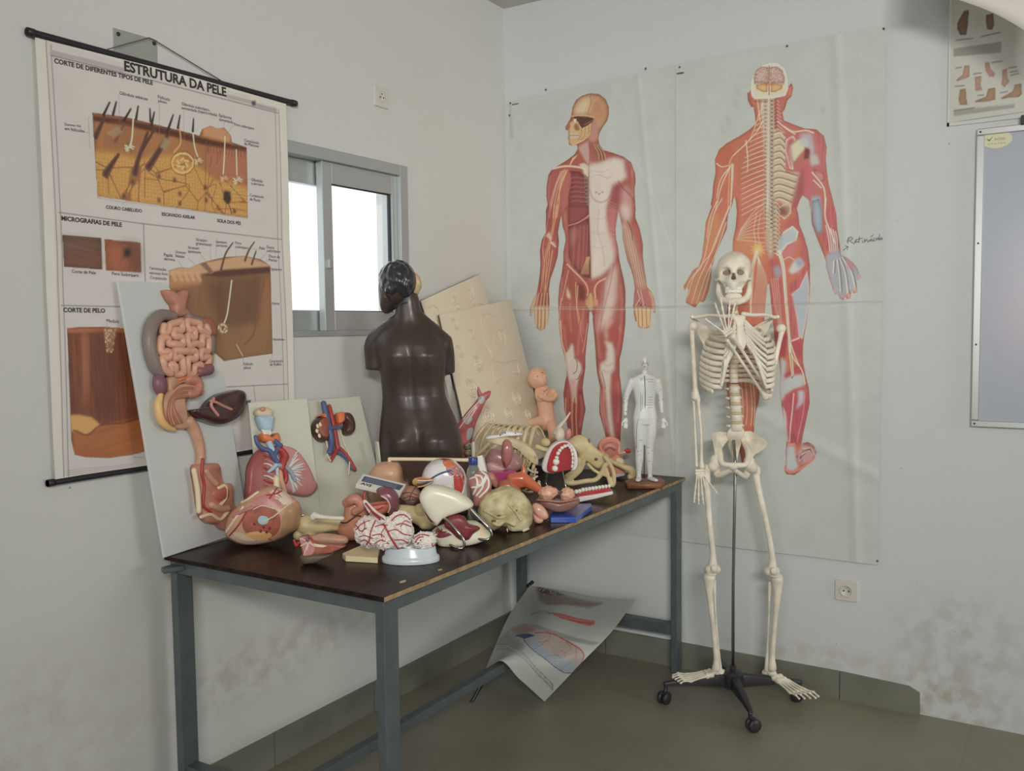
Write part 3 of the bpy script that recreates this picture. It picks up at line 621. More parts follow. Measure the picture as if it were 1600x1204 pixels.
# ---- back view
cv = Canvas(0.848, 1.669, (0.556, 0.556), (2.560, 2.571), 0.0021, 0, PAPER, wall_r(PX2))
man = D_([(565, 250), (575, 170), (610, 100), (660, 58), (720, 38), (780, 42), (830, 78), (856, 140), (862, 232), (885, 198), (900, 235), (888, 300), (852, 340), (836, 400), (815, 430), (828, 492), (900, 522), (985, 554), (1080, 562), (1140, 612), (1163, 700), (1156, 800), (1165, 900), (1180, 1000), (1205, 1090)]) + \
    E_([(1170, 45), (1188, 110), (1195, 220), (1212, 330), (1226, 428), (1262, 440), (1312, 482), (1350, 530), (1372, 594), (1356, 616), (1336, 602), (1342, 650), (1346, 702), (1322, 716), (1304, 690), (1296, 750), (1272, 756), (1256, 735), (1242, 766), (1216, 750), (1196, 712), (1180, 726), (1164, 690), (1138, 610), (1114, 520), (1110, 470), (1084, 400), (1040, 290), (1004, 190), (998, 100), (982, 10)]) + \
    D_([(975, 1080), (955, 1110), (930, 1180)]) + \
    E_([(905, 130), (912, 200), (945, 280), (974, 380), (990, 500), (990, 650), (984, 800), (962, 950), (938, 1080)]) + \
    F_([(555, 50), (540, 120), (530, 200), (531, 300), (550, 400), (575, 500), (580, 600), (556, 720), (532, 830), (518, 920), (530, 888), (572, 880), (610, 905), (630, 950), (612, 1010), (560, 1050), (510, 1090), (470, 1120), (410, 1112), (394, 1080), (408, 1030), (405, 960), (414, 860), (396, 740), (376, 620), (362, 500), (370, 400), (355, 280), (326, 150), (316, 20)]) + \
    E_([(715, 960), (700, 800), (684, 650), (672, 640), (660, 760), (650, 860), (645, 960)]) + \
    F_([(235, 60), (222, 200), (214, 450), (216, 560), (190, 680), (180, 765), (165, 1060), (95, 1060), (20, 700), (-20, 500), (-25, 300), (-40, 120)]) + \
    E_([(360, 900), (385, 700), (410, 540), (406, 400), (412, 300), (430, 220), (440, 100), (432, 20)]) + \
    D_([(440, 1090), (430, 1110)]) + E_([(410, 30), (374, 120), (364, 230), (328, 310), (280, 420), (252, 520), (246, 610), (226, 700), (202, 768), (184, 780), (164, 772), (150, 792), (134, 816), (114, 816), (96, 802), (74, 794), (56, 780), (78, 690), (70, 668), (48, 690), (40, 662), (70, 610), (110, 540), (154, 510), (176, 440), (196, 290), (206, 180), (250, 60)]) + \
    D_([(252, 1150), (266, 1090), (272, 1000), (291, 900), (286, 800), (320, 720), (380, 670), (480, 615), (560, 562), (606, 520), (600, 450), (590, 388), (570, 386), (545, 340), (540, 275), (556, 272)])
cv.fill(man, ph(184, 104, 80), edge=ph(142, 78, 62), ew=4, grain=0.07, ang=80)
K = cv.full(man)
f(E_([(430, 250), (560, 250), (640, 420), (640, 640), (560, 640), (405, 420)]), ph(190, 124, 84), 0.8, soft=6); f(E_([(210, 150), (300, 100), (330, 250), (200, 500), (100, 560), (150, 480)]), ph(188, 126, 86), 0.8, soft=6)
f(E_([(100, 540), (250, 520), (240, 620), (200, 780), (50, 790), (40, 660)]), ph(176, 122, 86), 0.8, soft=4)
f(D_([(300, 700), (420, 660), (430, 780), (380, 850), (290, 850)]), ph(176, 92, 66), 0.7, soft=6); f(D_([(480, 660), (600, 620), (660, 760), (640, 1000), (500, 1000), (450, 860)]), ph(170, 98, 70), 0.55, soft=8)
CRM = ph(222, 196, 172)
# viewer's right side: deep layer
f(D_([(700, 300), (830, 300), (815, 430), (830, 500), (900, 540), (1140, 620), (1160, 900), (1200, 1090), (1240, 1204), (700, 1204)]), ph(176, 98, 96), 0.9, soft=3)
f(D_([(640, 300), (740, 290), (750, 560), (830, 580), (840, 900), (960, 900), (930, 1100), (880, 1180), (760, 1110), (700, 1060)]), ph(186, 166, 142), soft=2)
for i in range(11):
    y = 590+i*52; x1 = 835 if i < 6 else 935-(i-6)*12
    l(D_([(745, y), (800, y-14), (x1, y+22)]), 4, ph(104, 82, 66), 0.85, sm=4); l(D_([(745, y+14), (800, y), (x1, y+40)]), 5, ph(208, 186, 158), 0.9, sm=4)
    f(D_([(728, y+6), (748, y), (744, y+26), (730, y+26)]), DK, 0.75)
for i in range(9): f(D_([(752, 330+i*27), (772, 320+i*27), (776, 334+i*27), (756, 344+i*27)]), ph(112, 62, 52), 0.8); l(D_([(770, 330+i*28), (790+i*4, 350+i*30)]), 2.4, ph(206, 170, 146), 0.8)
f(D_([(845, 640), (900, 610), (930, 660), (880, 700), (905, 880), (870, 870), (835, 720)]), ph(176, 92, 92), edge=ph(214, 180, 172), ew=3)
f(D_([(870, 690), (930, 640), (1010, 620), (1040, 680), (960, 760), (900, 840), (885, 780)]), ph(206, 190, 158), edge=ph(150, 130, 108), ew=3)
f(D_([(960, 600), (1040, 590), (1070, 700), (1060, 780), (1000, 700), (950, 680)]), ph(168, 172, 178), 0.8, soft=3); f(D_([(990, 700), (1030, 720), (1030, 790), (985, 800)]), ph(120, 56, 58), soft=1)
f(D_([(1030, 760), (1090, 760), (1120, 830), (1040, 850)]), ph(176, 172, 170), 0.9, soft=2); f(D_([(975, 820), (1010, 800), (1040, 900), (1060, 1060), (1000, 1080), (990, 960)]), ph(182, 92, 98), soft=2)
f(D_([(1060, 870), (1140, 900), (1150, 960), (1120, 980), (1070, 930)]), ph(192, 120, 120), edge=ph(150, 76, 78), ew=3); f(D_([(1000, 1050), (1030, 1000), (1100, 1010), (1110, 1100), (1050, 1100), (1010, 1080)]), ph(178, 100, 100), soft=3)
l(D_([(1050, 900), (1130, 1000), (1150, 1080), (1150, 1204)]), 5, CRM, 0.9, sm=4); l(D_([(1060, 960), (1120, 1020)]), 4, CRM, 0.9); l(D_([(830, 540), (900, 580), (1000, 570), (1060, 590)]), 6, ph(206, 182, 160), 0.9, sm=4); l(D_([(780, 500), (850, 560), (915, 600)]), 4, CRM, 0.9, sm=4)
f(D_([(950, 900), (980, 860), (985, 1040), (930, 1160), (880, 1204), (880, 1150)]), ph(154, 72, 76), 0.85, soft=3)
f(D_([(1080, 570), (1150, 640), (1160, 760), (1140, 900), (1100, 800), (1070, 700)]), ph(178, 100, 96), 0.9, grain=0.2, soft=2)
f(E_([(715, 90), (800, 40), (850, 50), (850, 110), (800, 160), (740, 110)]), ph(156, 118, 100), edge=ph(206, 178, 150), ew=3); f(E_([(730, 60), (800, 70), (820, 120), (770, 130)]), ph(120, 72, 62), 0.8, soft=2)
f(E_([(820, 170), (905, 120), (920, 200), (960, 320), (975, 480), (900, 470), (930, 330), (880, 210), (800, 220)]), ph(172, 86, 90), 0.8, soft=3)
# forearm and hand in blue grey
f(D_([(1045, 1090), (1110, 1090), (1120, 1204), (1040, 1204)]), BLU, soft=2); f(E_([(1005, 20), (1060, 0), (1090, 120), (1085, 250), (1050, 280), (1010, 170)]), BLU, edge=ph(112, 120, 132), ew=4)
f(E_([(1085, 130), (1120, 60), (1190, 60), (1192, 230), (1150, 280), (1100, 220)]), ph(178, 90, 92), soft=3, grain=0.2); f(E_([(1060, 270), (1120, 240), (1200, 300), (1200, 370), (1110, 390)]), ph(172, 84, 90), soft=2, grain=0.2)
for k in range(5): l(E_([(1110+k*18, 200+k*12), (1130+k*16, 300), (1140+k*14, 400)]), 4, ph(206, 196, 190), 0.8, sm=3)
l(E_([(1110, 0), (1105, 140), (1150, 260), (1180, 340)]), 4.5, CRM, 0.9, sm=4)
f(E_([(1110, 430), (1200, 370), (1225, 420), (1260, 445), (1350, 530), (1370, 600), (1340, 620), (1345, 705), (1300, 690), (1255, 740), (1215, 750), (1165, 690), (1115, 520)]), ph(150, 158, 166), 0.95, soft=2)
for pts in ([(1170, 470), (1165, 560)], [(1195, 460), (1210, 570), (1220, 700)], [(1215, 450), (1255, 560), (1275, 710)], [(1235, 445), (1300, 550), (1330, 680)]):
    l(E_(pts), 4.5, ph(196, 194, 190), 0.9, sm=3); l(E_([(x+12, y) for x, y in pts]), 3.2, ph(92, 92, 100), 0.85, sm=3)
f(E_([(1260, 460), (1310, 500), (1320, 550), (1280, 530)]), ph(176, 96, 100), 0.8, soft=2)
for x, y in ((1178, 705), (1236, 745), (1283, 738), (1332, 695), (1356, 600)): f(E_([(x-11, y-22), (x+11, y-22), (x+12, y+10), (x, y+16), (x-10, y+8)]), ph(196, 144, 136), 0.9, soft=1)
# hip and thigh
f(E_([(750, 330), (790, 250), (860, 205), (905, 250), (890, 320), (820, 350), (770, 420), (740, 430), (740, 380)]), ph(166, 176, 182), edge=ph(206, 196, 180), ew=3); f(E_([(750, 260), (790, 260), (760, 380), (735, 420)]), ph(120, 132, 146), 0.7, soft=3)
f(E_([(780, 400), (830, 360), (900, 300), (910, 320), (860, 440), (810, 470)]), ph(186, 110, 112), 0.9, soft=2); f(E_([(690, 450), (740, 440), (790, 560), (790, 900), (740, 960), (710, 800), (690, 600)]), ph(168, 84, 84), 0.9, soft=3, grain=0.2)
f(E_([(715, 520), (760, 500), (780, 560), (740, 610)]), BLU, 0.8, soft=3); f(E_([(830, 540), (870, 470), (915, 445), (950, 500), (900, 550), (850, 570)]), ph(186, 186, 184), 0.95, soft=2); f(E_([(875, 470), (915, 450), (945, 490), (905, 520)]), ph(128, 142, 166), 0.8, soft=2)
f(E_([(815, 660), (900, 600), (965, 480), (975, 560), (900, 680), (840, 710)]), ph(178, 88, 92), soft=2, grain=0.2)
f(E_([(850, 720), (910, 670), (970, 540), (984, 640), (984, 800), (958, 950), (935, 1060), (905, 1040), (890, 900)]), ph(158, 168, 178), edge=ph(190, 170, 166), ew=3)
f(E_([(820, 720), (860, 740), (900, 1040), (860, 1080), (835, 940)]), ph(176, 90, 92), soft=2, grain=0.2)
l(E_([(760, 400), (790, 520), (805, 700), (830, 1000), (840, 1150)]), (14, 8), ph(216, 196, 180), sm=5, soft=1); l(E_([(770, 420), (800, 600), (815, 800), (838, 1100)]), 2.4, ph(150, 110, 100), 0.6, sm=4)
for k in range(4): l(E_([(700+k*16, 600), (720+k*14, 760), (755+k*8, 950)]), 3, ph(206, 160, 150), 0.7, sm=4)
l(E_([(780, 470), (830, 440), (870, 460)]), 4, ph(200, 176, 160), 0.8, sm=3)
# calf and foot
f(F_([(330, 60), (400, 60), (420, 120), (400, 270), (365, 260), (345, 160)]), ph(164, 64, 76), soft=2, grain=0.15); f(F_([(440, 150), (520, 130), (528, 280), (500, 290), (450, 200)]), ph(172, 72, 82), soft=2); l(F_([(450, 150), (500, 130)]), 6, ph(214, 180, 176))
f(F_([(370, 270), (410, 300), (400, 400), (370, 560), (362, 480), (372, 380)]), ph(176, 178, 180), soft=2); f(F_([(390, 400), (440, 360), (500, 300), (530, 320), (530, 400), (470, 400), (410, 430)]), ph(170, 72, 82), soft=2)
f(F_([(385, 430), (460, 400), (530, 390), (545, 460), (520, 480), (460, 500), (400, 540), (372, 600), (370, 500)]), ph(172, 178, 180), soft=2)
f(F_([(385, 600), (410, 545), (460, 505), (520, 485), (550, 510), (572, 540), (575, 610), (550, 720), (520, 840), (500, 900), (470, 900), (420, 890), (415, 780), (390, 660)]), ph(172, 74, 84), soft=2, grain=0.14)
f(F_([(495, 510), (540, 510), (535, 590), (480, 650), (500, 580)]), ph(176, 184, 190), 0.9, soft=2); f(F_([(385, 620), (410, 680), (425, 880), (412, 880), (395, 740)]), ph(186, 182, 180), 0.9, soft=1)
for pts in ([(425, 20), (430, 200), (452, 400)], [(440, 160), (480, 280), (530, 380), (545, 460)], [(450, 250), (462, 390)], [(435, 120), (450, 250), (500, 330)]): l(F_(pts), 4, CRM, 0.95, sm=4)
l(F_([(465, 530), (450, 700), (435, 880)]), 5, ph(206, 178, 170), 0.9); l(F_([(545, 540), (530, 700), (490, 880)]), 4, ph(206, 140, 140), 0.7); f(F_([(462, 405), (452, 425), (448, 412)]), DK)
f(F_([(418, 910), (470, 910), (480, 1010), (500, 1060), (460, 1090), (410, 1080), (412, 1000)]), ph(174, 180, 182), soft=2); f(F_([(418, 888), (475, 888), (478, 908), (420, 908)]), ph(198, 130, 126))
f(F_([(490, 960), (530, 900), (600, 900), (625, 950), (600, 1010), (530, 1040), (490, 1020)]), ph(186, 140, 142), soft=2); l(F_([(400, 1075), (440, 1100), (500, 1080), (560, 1045), (615, 1000)]), 10, ph(206, 120, 112), 0.95, sm=4)
for k in range(6): l(F_([(510+k*4, 1000-k*14), (550+k*8, 960-k*8), (590+k*6, 920+k*12)]), 3, (ph(150, 50, 66), ph(110, 112, 130), CRM)[k % 3], 0.9)
for k in range(5): f(F_([(548+k*15, 886+k*6), (562+k*14, 884+k*7), (562+k*13, 902+k*8), (548+k*14, 902+k*7)]), ph(150, 70, 76), 0.6, soft=1)
cv.dots(F_([(480, 970), (520, 960), (530, 1030), (490, 1040)]), 60, 1.8, ph(90, 96, 112), 0.8)
# nerves of the viewer's left half
for i in range(22):
    y = 340+i*38; dx = 40+min(i, 12)*13
    l(D_([(690, y), (690-dx*0.5, y+14+i*1.5), (690-dx, y+36+i*3)]), (4, 2.2), CRM, 0.8, sm=3)
for pts in ([(640, 420), (560, 640), (420, 780), (400, 900), (390, 1204)], [(660, 500), (600, 600), (430, 770)], [(530, 650), (545, 800), (540, 900)], [(410, 850), (340, 1000), (290, 1204)], [(420, 830), (415, 1000), (405, 1204)], [(430, 840), (425, 960), (415, 1120)], [(300, 830), (340, 855), (400, 845)], [(400, 860), (330, 960), (300, 1100)], [(620, 330), (630, 420), (640, 500)], [(660, 330), (650, 430)]):
    l(D_(pts), (6, 3.4) if pts[0][0] == 640 else (4.5, 2.6), CRM if pts[0][1] != 420 else YEL, 0.85, sm=5)
for k, pts in enumerate(([(400, 30), (330, 200), (250, 400), (130, 560), (70, 740)], [(380, 60), (300, 260), (220, 470), (160, 600), (100, 790)], [(330, 0), (270, 110), (235, 260), (200, 430), (170, 520)], [(290, 20), (240, 140), (215, 300)], [(360, 180), (320, 300), (270, 440), (200, 600), (140, 790)], [(250, 500), (220, 620), (180, 760)], [(170, 520), (100, 600), (60, 680)])): l(E_(pts), (4, 2.4), CRM, 0.7, sm=5)
for k in range(9): l(E_([(650, 30+k*38), (560-k*4, 110+k*26), (470-k*4, 230+k*10)]), 2.8, CRM, 0.6, sm=4)
for x in (590, 560): l(E_([(x+30, 380), (x+10, 240), (x+30, 110)]), 2.6, CRM, 0.6, sm=3)
f(E_([(560, 360), (610, 340), (640, 400), (600, 430), (570, 410)]), ph(222, 174, 96), 0.9, soft=3)
for k in range(12): a_ = k*0.52; l(E_([(600, 385), (600+60*math.cos(a_), 385+60*math.sin(a_))]), 2.4, ph(222, 178, 104), 0.8)
l(E_([(590, 400), (560, 520), (550, 700), (545, 860)]), (15, 8), ph(218, 186, 160), sm=4, soft=1)
for k in range(9): l(E_([(600, 440), (590+k*9, 600), (570+k*11, 760), (560+k*11, 890)]), 2.8, CRM, 0.75, sm=4)
f(E_([(560, 500), (680, 470), (672, 640), (650, 860), (560, 880)]), ph(182, 92, 76), 0.45, soft=4)
for x in (120, 150, 185, 205): l(F_([(x-50, 330), (x-30, 500), (x-20, 640), (x-30, 760)]), 3.2, CRM, 0.7, sm=4)
f(F_([(60, 220), (150, 220), (205, 380), (80, 420)]), ph(140, 60, 54), 0.5, soft=5)
# spine
f(D_([(680, 290), (745, 290), (748, 1204), (672, 1204), (684, 700)]), ph(172, 156, 136), 0.95, soft=2)
f(E_([(645, 0), (735, 0), (745, 240), (720, 400), (690, 460), (660, 360), (650, 200)]), ph(172, 154, 132), 0.95, soft=2)
for i in range(34):
    y = 300+i*31
    f(D_([(722, y), (744, y+4), (740, y+14), (724, y+12)]), DK, 0.7); l(D_([(690, y), (712, y+8)]), 3, ph(214, 196, 172), 0.9); f(D_([(676, y+12), (688, y+10), (686, y+22), (674, y+24)]), ph(120, 70, 58), 0.7)
for i in range(13):
    y = 10+i*32; f(E_([(700+i*1.0, y), (730, y+4), (726, y+20), (702, y+16)]), DK, 0.75); f(E_([(745, y+40), (758, y+44), (750, y+60)]), ph(110, 82, 66), 0.7); l(E_([(690, y), (745, y+26), (765, y+60)]), 2.8, ph(214, 194, 164), 0.8)
l(D_([(706, 290), (706, 700), (700, 1204)]), 6, ph(196, 184, 168), 0.9)
# head
f(D_([(565, 250), (575, 170), (610, 100), (660, 58), (720, 38), (780, 42), (830, 78), (856, 140), (862, 240), (840, 300), (740, 320), (600, 330), (575, 300)]), ph(206, 190, 164), edge=ph(222, 208, 190), ew=4)
for s_ in (-1, 1):
    X = lambda x: 712+s_*x
    f(D_([(X(6), 75), (X(60), 70), (X(105), 100), (X(122), 160), (X(118), 200), (X(60), 195), (X(6), 205)]), ph(188, 158, 146), edge=ph(150, 108, 98), ew=3)
    cv.dots(D_([(X(8), 80), (X(60), 76), (X(110), 120), (X(116), 190), (X(60), 190), (X(8), 200)]), 260, 1.5, ph(150, 104, 98), 0.8, 3+s_)
    cv.dots(D_([(X(8), 80), (X(60), 76), (X(110), 120), (X(116), 190), (X(60), 190), (X(8), 200)]), 160, 1.3, ph(214, 190, 178), 0.8, 6+s_)
    f(D_([(X(12), 205), (X(60), 205), (X(105), 215), (X(100), 245), (X(50), 270), (X(14), 270)]), ph(206, 166, 112), edge=ph(168, 118, 72), ew=3)
    l(D_([(X(8), 205), (X(60), 200), (X(115), 206)]), 3.4, ph(150, 96, 58), 0.8, sm=3)
l(D_([(712, 68), (710, 200), (712, 290)]), 4, ph(140, 92, 62), 0.9); l(D_([(690, 230), (712, 200), (735, 235)]), 4, ph(196, 134, 80), 0.9)
for k in range(12): l(D_([(600+k*9, 325), (596+k*9, 350)]), 2.4, ph(130, 68, 56), 0.8)
f(D_([(545, 280), (556, 290), (575, 370), (560, 350)]), ph(150, 78, 60), 0.7, soft=1); f(D_([(870, 240), (892, 215), (885, 290), (860, 320)]), ph(196, 120, 96), 0.9, soft=1)
cv.rough(0.035, 26); cv.rough(0.02, 7)
l2 = cv.line
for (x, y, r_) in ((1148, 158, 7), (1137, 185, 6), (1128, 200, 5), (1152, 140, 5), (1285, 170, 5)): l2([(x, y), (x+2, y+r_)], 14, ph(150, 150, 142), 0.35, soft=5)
l2([(1058, 482), (1376, 470)], 3, ph(160, 158, 148), 0.5); l2([(1376, 470), (1300, 478)], 4, ph(190, 188, 180), 0.5); l2([(1345, 60), (1342, 500), (1340, 870)], 4, ph(188, 186, 176), 0.35, soft=2)
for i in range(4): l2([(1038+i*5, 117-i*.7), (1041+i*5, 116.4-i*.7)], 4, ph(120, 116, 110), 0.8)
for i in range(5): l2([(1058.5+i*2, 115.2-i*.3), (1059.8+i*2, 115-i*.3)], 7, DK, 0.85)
# pen note
INKB = ph(44, 44, 46)
for pts in ([(1318, 391), (1325, 385)], [(1321, 384), (1325, 385), (1324, 390)], [(1328, 378), (1330, 371), (1329, 380)], [(1326, 373), (1333, 370), (1336, 373), (1331, 376), (1338, 381)], [(1338, 378), (1341, 374), (1339, 379), (1344, 377)], [(1345, 370), (1344, 379)], [(1342, 374), (1349, 372)], [(1349, 376), (1350, 379)], [(1352, 373), (1352, 378), (1355, 374), (1357, 378)], [(1360, 374), (1358, 377), (1361, 376), (1362, 373), (1363, 377)], [(1361, 370), (1364, 367)], [(1366, 372), (1364, 376), (1367, 376)], [(1368, 372), (1369, 375), (1371, 371), (1372, 375)], [(1373, 366), (1373, 375)], [(1376, 371), (1374, 374), (1377, 374), (1376, 371)]):
    l2([(x-2+(x-1345)*0.12 if x > 1326 else x, y) for x, y in pts], 2.7, INKB, 0.95, soft=.5)
c2 = thing('anatomy_chart', 'muscle and nerve chart of a man seen from behind, hanging behind the skeleton', 'wall chart', (0, -1.26, 0.556))
cv.sheet('printed_sheet', M_print, c2, off(place_r(PX2, 0.004, [(0, 1, 1.565, 0.004, 0.008), (.5, 1, 1.72, 0.004, 0.03), (-.4, 1, 0.55, 0.005, 0.03), (1, 0.05, 1.62, 0.003, 0.02)]), c2))
for (ch, pts) in ((c1, ((797.5, 161), (853, 140), (1009, 107), (796, 180))), (c2, ((1062, 105), (1381, 45), (1371, 876), (1230, 72)))):
    for q in pts:
        p = on_x(*q, -0.012)-ch.location
        MB().lathe([(0.001, 0), (0.0045, 0.0005), (0.0045, 0.002), (0.001, 0.004)], (0, 0, 0), 8, Matrix.Rotation(-math.pi/2, 3, 'Y')).build('pin', M_pin, ch).location = p
# ------------------------------------------------------------------ skin chart hanging on the left wall
PY = -0.0125
def wall_l(y): return lambda px, py: ((lambda p: (p.x, p.z))(on_y(px, py, y)))
G_ = crop(30, 30, 2.9356); H_ = crop(60, 330, 2.7357)
uvl = wall_l(PY)
LP = ph(186, 182, 178); LG = ph(150, 147, 145); BRD = ph(196, 192, 184)
tl, tr_ = uvl(57, 60), uvl(446, 163); bl, br_ = uvl(78, 752), uvl(461, 700)
cv = Canvas(tl[0]-.004, max(tr_[0], br_[0])+.002, (1.085, 1.085), (2.245, 2.245), 0.0021, 0, BRD, uvl)
f, l = cv.fill, cv.line
f(G_([(122, 95), (1190, 415)]) + H_([(1076, 985), (108, 1132)]), LP)
for x0 in (0, 26): l(G_([(122+x0*.9, 92+x0)]) + H_([(80+x0*.8, 190), (108+x0*.8, 1135)]), 2.4, ph(110, 106, 104), 0.9)
for x0 in (0, 18): l(G_([(1190-x0, 415)]) + H_([(1040-x0, 100), (1076-x0, 985)]), 2.4, ph(110, 106, 104), 0.9)
f(G_([(140, 138), (480, 225), (480, 246), (140, 160)]), ph(166, 162, 158)); f(G_([(945, 345), (1070, 375), (1070, 392), (945, 362)]), ph(166, 162, 158))
for k in range(5): l(G_([(150, 146+k*7), (470, 228+k*7.5)]), 1.6, ph(130, 126, 124), 0.7); l(G_([(950, 332+k*9), (1055, 358+k*9)]), 1.6, ph(140, 136, 134), 0.8)
l(G_([(145, 165), (1185, 432)]), 2.4, ph(100, 96, 94)); f(G_([(1062, 376), (1082, 374), (1082, 398), (1062, 398)]), ph(70, 66, 70), soft=1); f(G_([(1085, 386), (1180, 408), (1180, 428), (1085, 402)]), ph(140, 136, 134), 0.8, soft=1)
l(G_([(178, 886), (570, 938), (1205, 1010)]), 2.6, ph(112, 108, 106)); l(G_([(570, 938), (577, 1204)]), 2.6, ph(112, 108, 106)); l(H_([(98, 402), (360, 408)]), 2.6, ph(112, 108, 106)); l(H_([(800, 750), (1064, 738)]), 2.6, ph(112, 108, 106)); l(H_([(918, 742), (925, 810)]), 2.2, ph(112, 108, 106)); f(H_([(855, 812), (905, 806), (905, 825), (855, 828)]), ph(90, 88, 84))
for k in range(3): l(H_([(120, 1108+k*10), (400, 1080+k*8)]), 1.8, ph(150, 120, 110), 0.8)
# skin block
SK = G_([(335, 428), (480, 448), (600, 478), (720, 508), (820, 535), (832, 505), (870, 490), (905, 502), (935, 498), (965, 535), (970, 565), (1038, 588), (1047, 912), (357, 812)])
cv.fill(SK, ph(158, 104, 58), edge=ph(120, 76, 46), ew=3, grain=0.12, ang=80); K = cv.full(SK)
f = lambda p, c, a=1.0, **k: cv.fill(p, c, a, clip=K, **k); l2 = lambda p, w_, c, a=1.0, **k: cv.line(p, w_, c, a, clip=K, **k)
f(G_([(340, 600), (440, 610), (560, 640), (620, 620), (720, 620), (840, 690), (900, 740), (1048, 770), (1048, 912), (357, 812)]), ph(186, 132, 56), soft=3)
f(G_([(335, 440), (500, 462), (700, 508), (850, 548), (1040, 590), (1040, 612), (850, 580), (700, 540), (500, 492), (337, 466)]), ph(86, 46, 30), soft=1)
f(G_([(835, 500), (870, 490), (930, 498), (965, 535), (960, 565), (840, 535)]), ph(184, 132, 88), soft=1); f(G_([(850, 590), (1040, 610), (1044, 740), (850, 690)]), ph(166, 100, 74), 0.85, soft=3)
FATL = G_([(340, 612), (440, 622), (560, 650), (640, 640), (720, 640), (840, 700), (900, 745), (1046, 775), (1046, 910), (358, 810)]); rr = random.Random(4)
cv.cells(FATL, 900, 1.0, ph(216, 168, 88), .75, clip=K); cv.cells(FATL, 15, 3.2, ph(132, 84, 44), .8, 5, clip=K)
for pts in ([(350, 690), (400, 700), (410, 800)], [(590, 700), (640, 730), (720, 745), (780, 770), (730, 850)], [(575, 690), (575, 820)], [(850, 560), (850, 880)], [(640, 700), (600, 660), (560, 700)], [(780, 640), (850, 780), (870, 700)], [(900, 870), (980, 870), (1040, 880)], [(840, 780), (900, 760), (880, 840), (900, 890)], [(640, 740), (570, 730)]):
    l2(G_(pts), 2.6, ph(120, 74, 44), 0.8, sm=4)
for x, y in ((402, 720), (520, 745), (640, 720), (710, 738), (735, 800), (640, 830), (480, 812), (850, 770), (855, 830), (735, 845), (985, 880), (910, 865)): f(G_([(x-8, y-12), (x+6, y-10), (x+8, y+10), (x-6, y+12)]), ph(96, 54, 40), 0.9, soft=1)
# hair roots
for pts, w_ in (([(455, 620), (395, 710)], (9, 22)), ([(585, 520), (545, 640), (530, 705)], (9, 20)), ([(680, 520), (640, 600), (590, 680)], (12, 22)), ([(390, 450), (350, 540)], (8, 16)), ([(480, 480), (440, 560)], (5, 9)), ([(620, 500), (560, 600)], (7, 12))): l2(G_(pts), w_, ph(98, 62, 54), 0.9, sm=3); l2(G_(pts), (w_[0]*.4, w_[1]*.4), ph(70, 42, 40), 0.8, sm=3)
f(G_([(400, 520), (450, 490), (475, 520), (430, 545)]), ph(170, 146, 108), 0.9, soft=1); f(G_([(660, 540), (690, 560), (670, 600), (640, 590)]), ph(150, 130, 96), 0.9, soft=1); f(G_([(440, 470), (520, 490), (520, 590), (420, 600), (380, 560)]), ph(136, 90, 60), 0.5, soft=4)
CR = ph(226, 206, 168)
for pts in ([(520, 440), (515, 545), (505, 580)], [(730, 500), (735, 570), (705, 610)], [(790, 515), (800, 590), (818, 640)], [(938, 540), (935, 640), (930, 730)], [(990, 600), (995, 730)]): cv.line(G_(pts), 4.5, CR if pts[0][0] != 730 else ph(206, 150, 84), 0.95, sm=4)
for cx, cy, R, c_ in ((503, 587, 20, CR), (815, 650, 18, ph(206, 176, 128)), (935, 730, 16, ph(206, 160, 120)), (997, 738, 20, CR)):
    for k in range(16):
        a = k*2.4; q = R*math.sqrt((k+.5)/16); cv.line(G_([(cx+q*math.cos(a)-5, cy+q*math.sin(a)), (cx+q*math.cos(a)+5, cy+q*math.sin(a)+3)]), 3, (c_, ph(120, 80, 56))[k % 4 == 3], 0.95)
for k in range(9): a = k*.7; cv.line(G_([(745+46*math.cos(a), 660+46*math.sin(a)), (745+50*math.cos(a+.4), 660+44*math.sin(a+.4)), (745+46*math.cos(a+.75), 660+42*math.sin(a+.75))]), 6, ph(222, 170, 92), 1, sm=3, clip=K)
for k in range(6): a = k*1.05; cv.line(G_([(745+16*math.cos(a), 662+16*math.sin(a)), (745+28*math.cos(a+.6), 662+24*math.sin(a+.6))]), 6, ph(222, 172, 98), 1, clip=K)
l2(G_([(745+54*math.cos(a/6), 660+54*math.sin(a/6)) for a in range(39)]), 2.6, ph(130, 80, 44), 0.9)
f(G_([(935, 785), (965, 790), (970, 830), (955, 850), (932, 830)]), ph(58, 42, 32), soft=1); l2(G_([(955, 840), (972, 890)]), 4, ph(70, 44, 36))
for k in range(5):
    for j in range(14): a = j*.45; l2(G_([(950+(34+k*8)*math.cos(a), 812+(40+k*8)*math.sin(a)), (950+(38+k*8)*math.cos(a), 812+(44+k*8)*math.sin(a))]), 2, ph(206, 156, 76), 0.8)
for x in range(860, 1040, 14): l2(G_([(x, 575+(x-860)*.15), (x-2, 610+(x-860)*.15)]), 3, ph(116, 62, 44), 0.8)
for x, y in ((870, 680), (900, 660), (915, 640), (860, 620)): l2(G_([(x, y), (x+8, y-50)]), 3, ph(116, 70, 46), 0.8)
HAIR = ph(52, 40, 38)
for pts in ([(385, 440), (412, 382)], [(428, 438), (442, 380)], [(478, 465), (508, 412)], [(532, 460), (541, 400)], [(598, 470), (594, 412)], [(603, 486), (614, 428)], [(680, 500), (700, 440)], [(672, 520), (694, 460)], [(722, 500), (731, 443)], [(790, 515), (793, 458)]): cv.line(G_(pts), (8, 5), HAIR)
TL_ = ph(120, 116, 114)
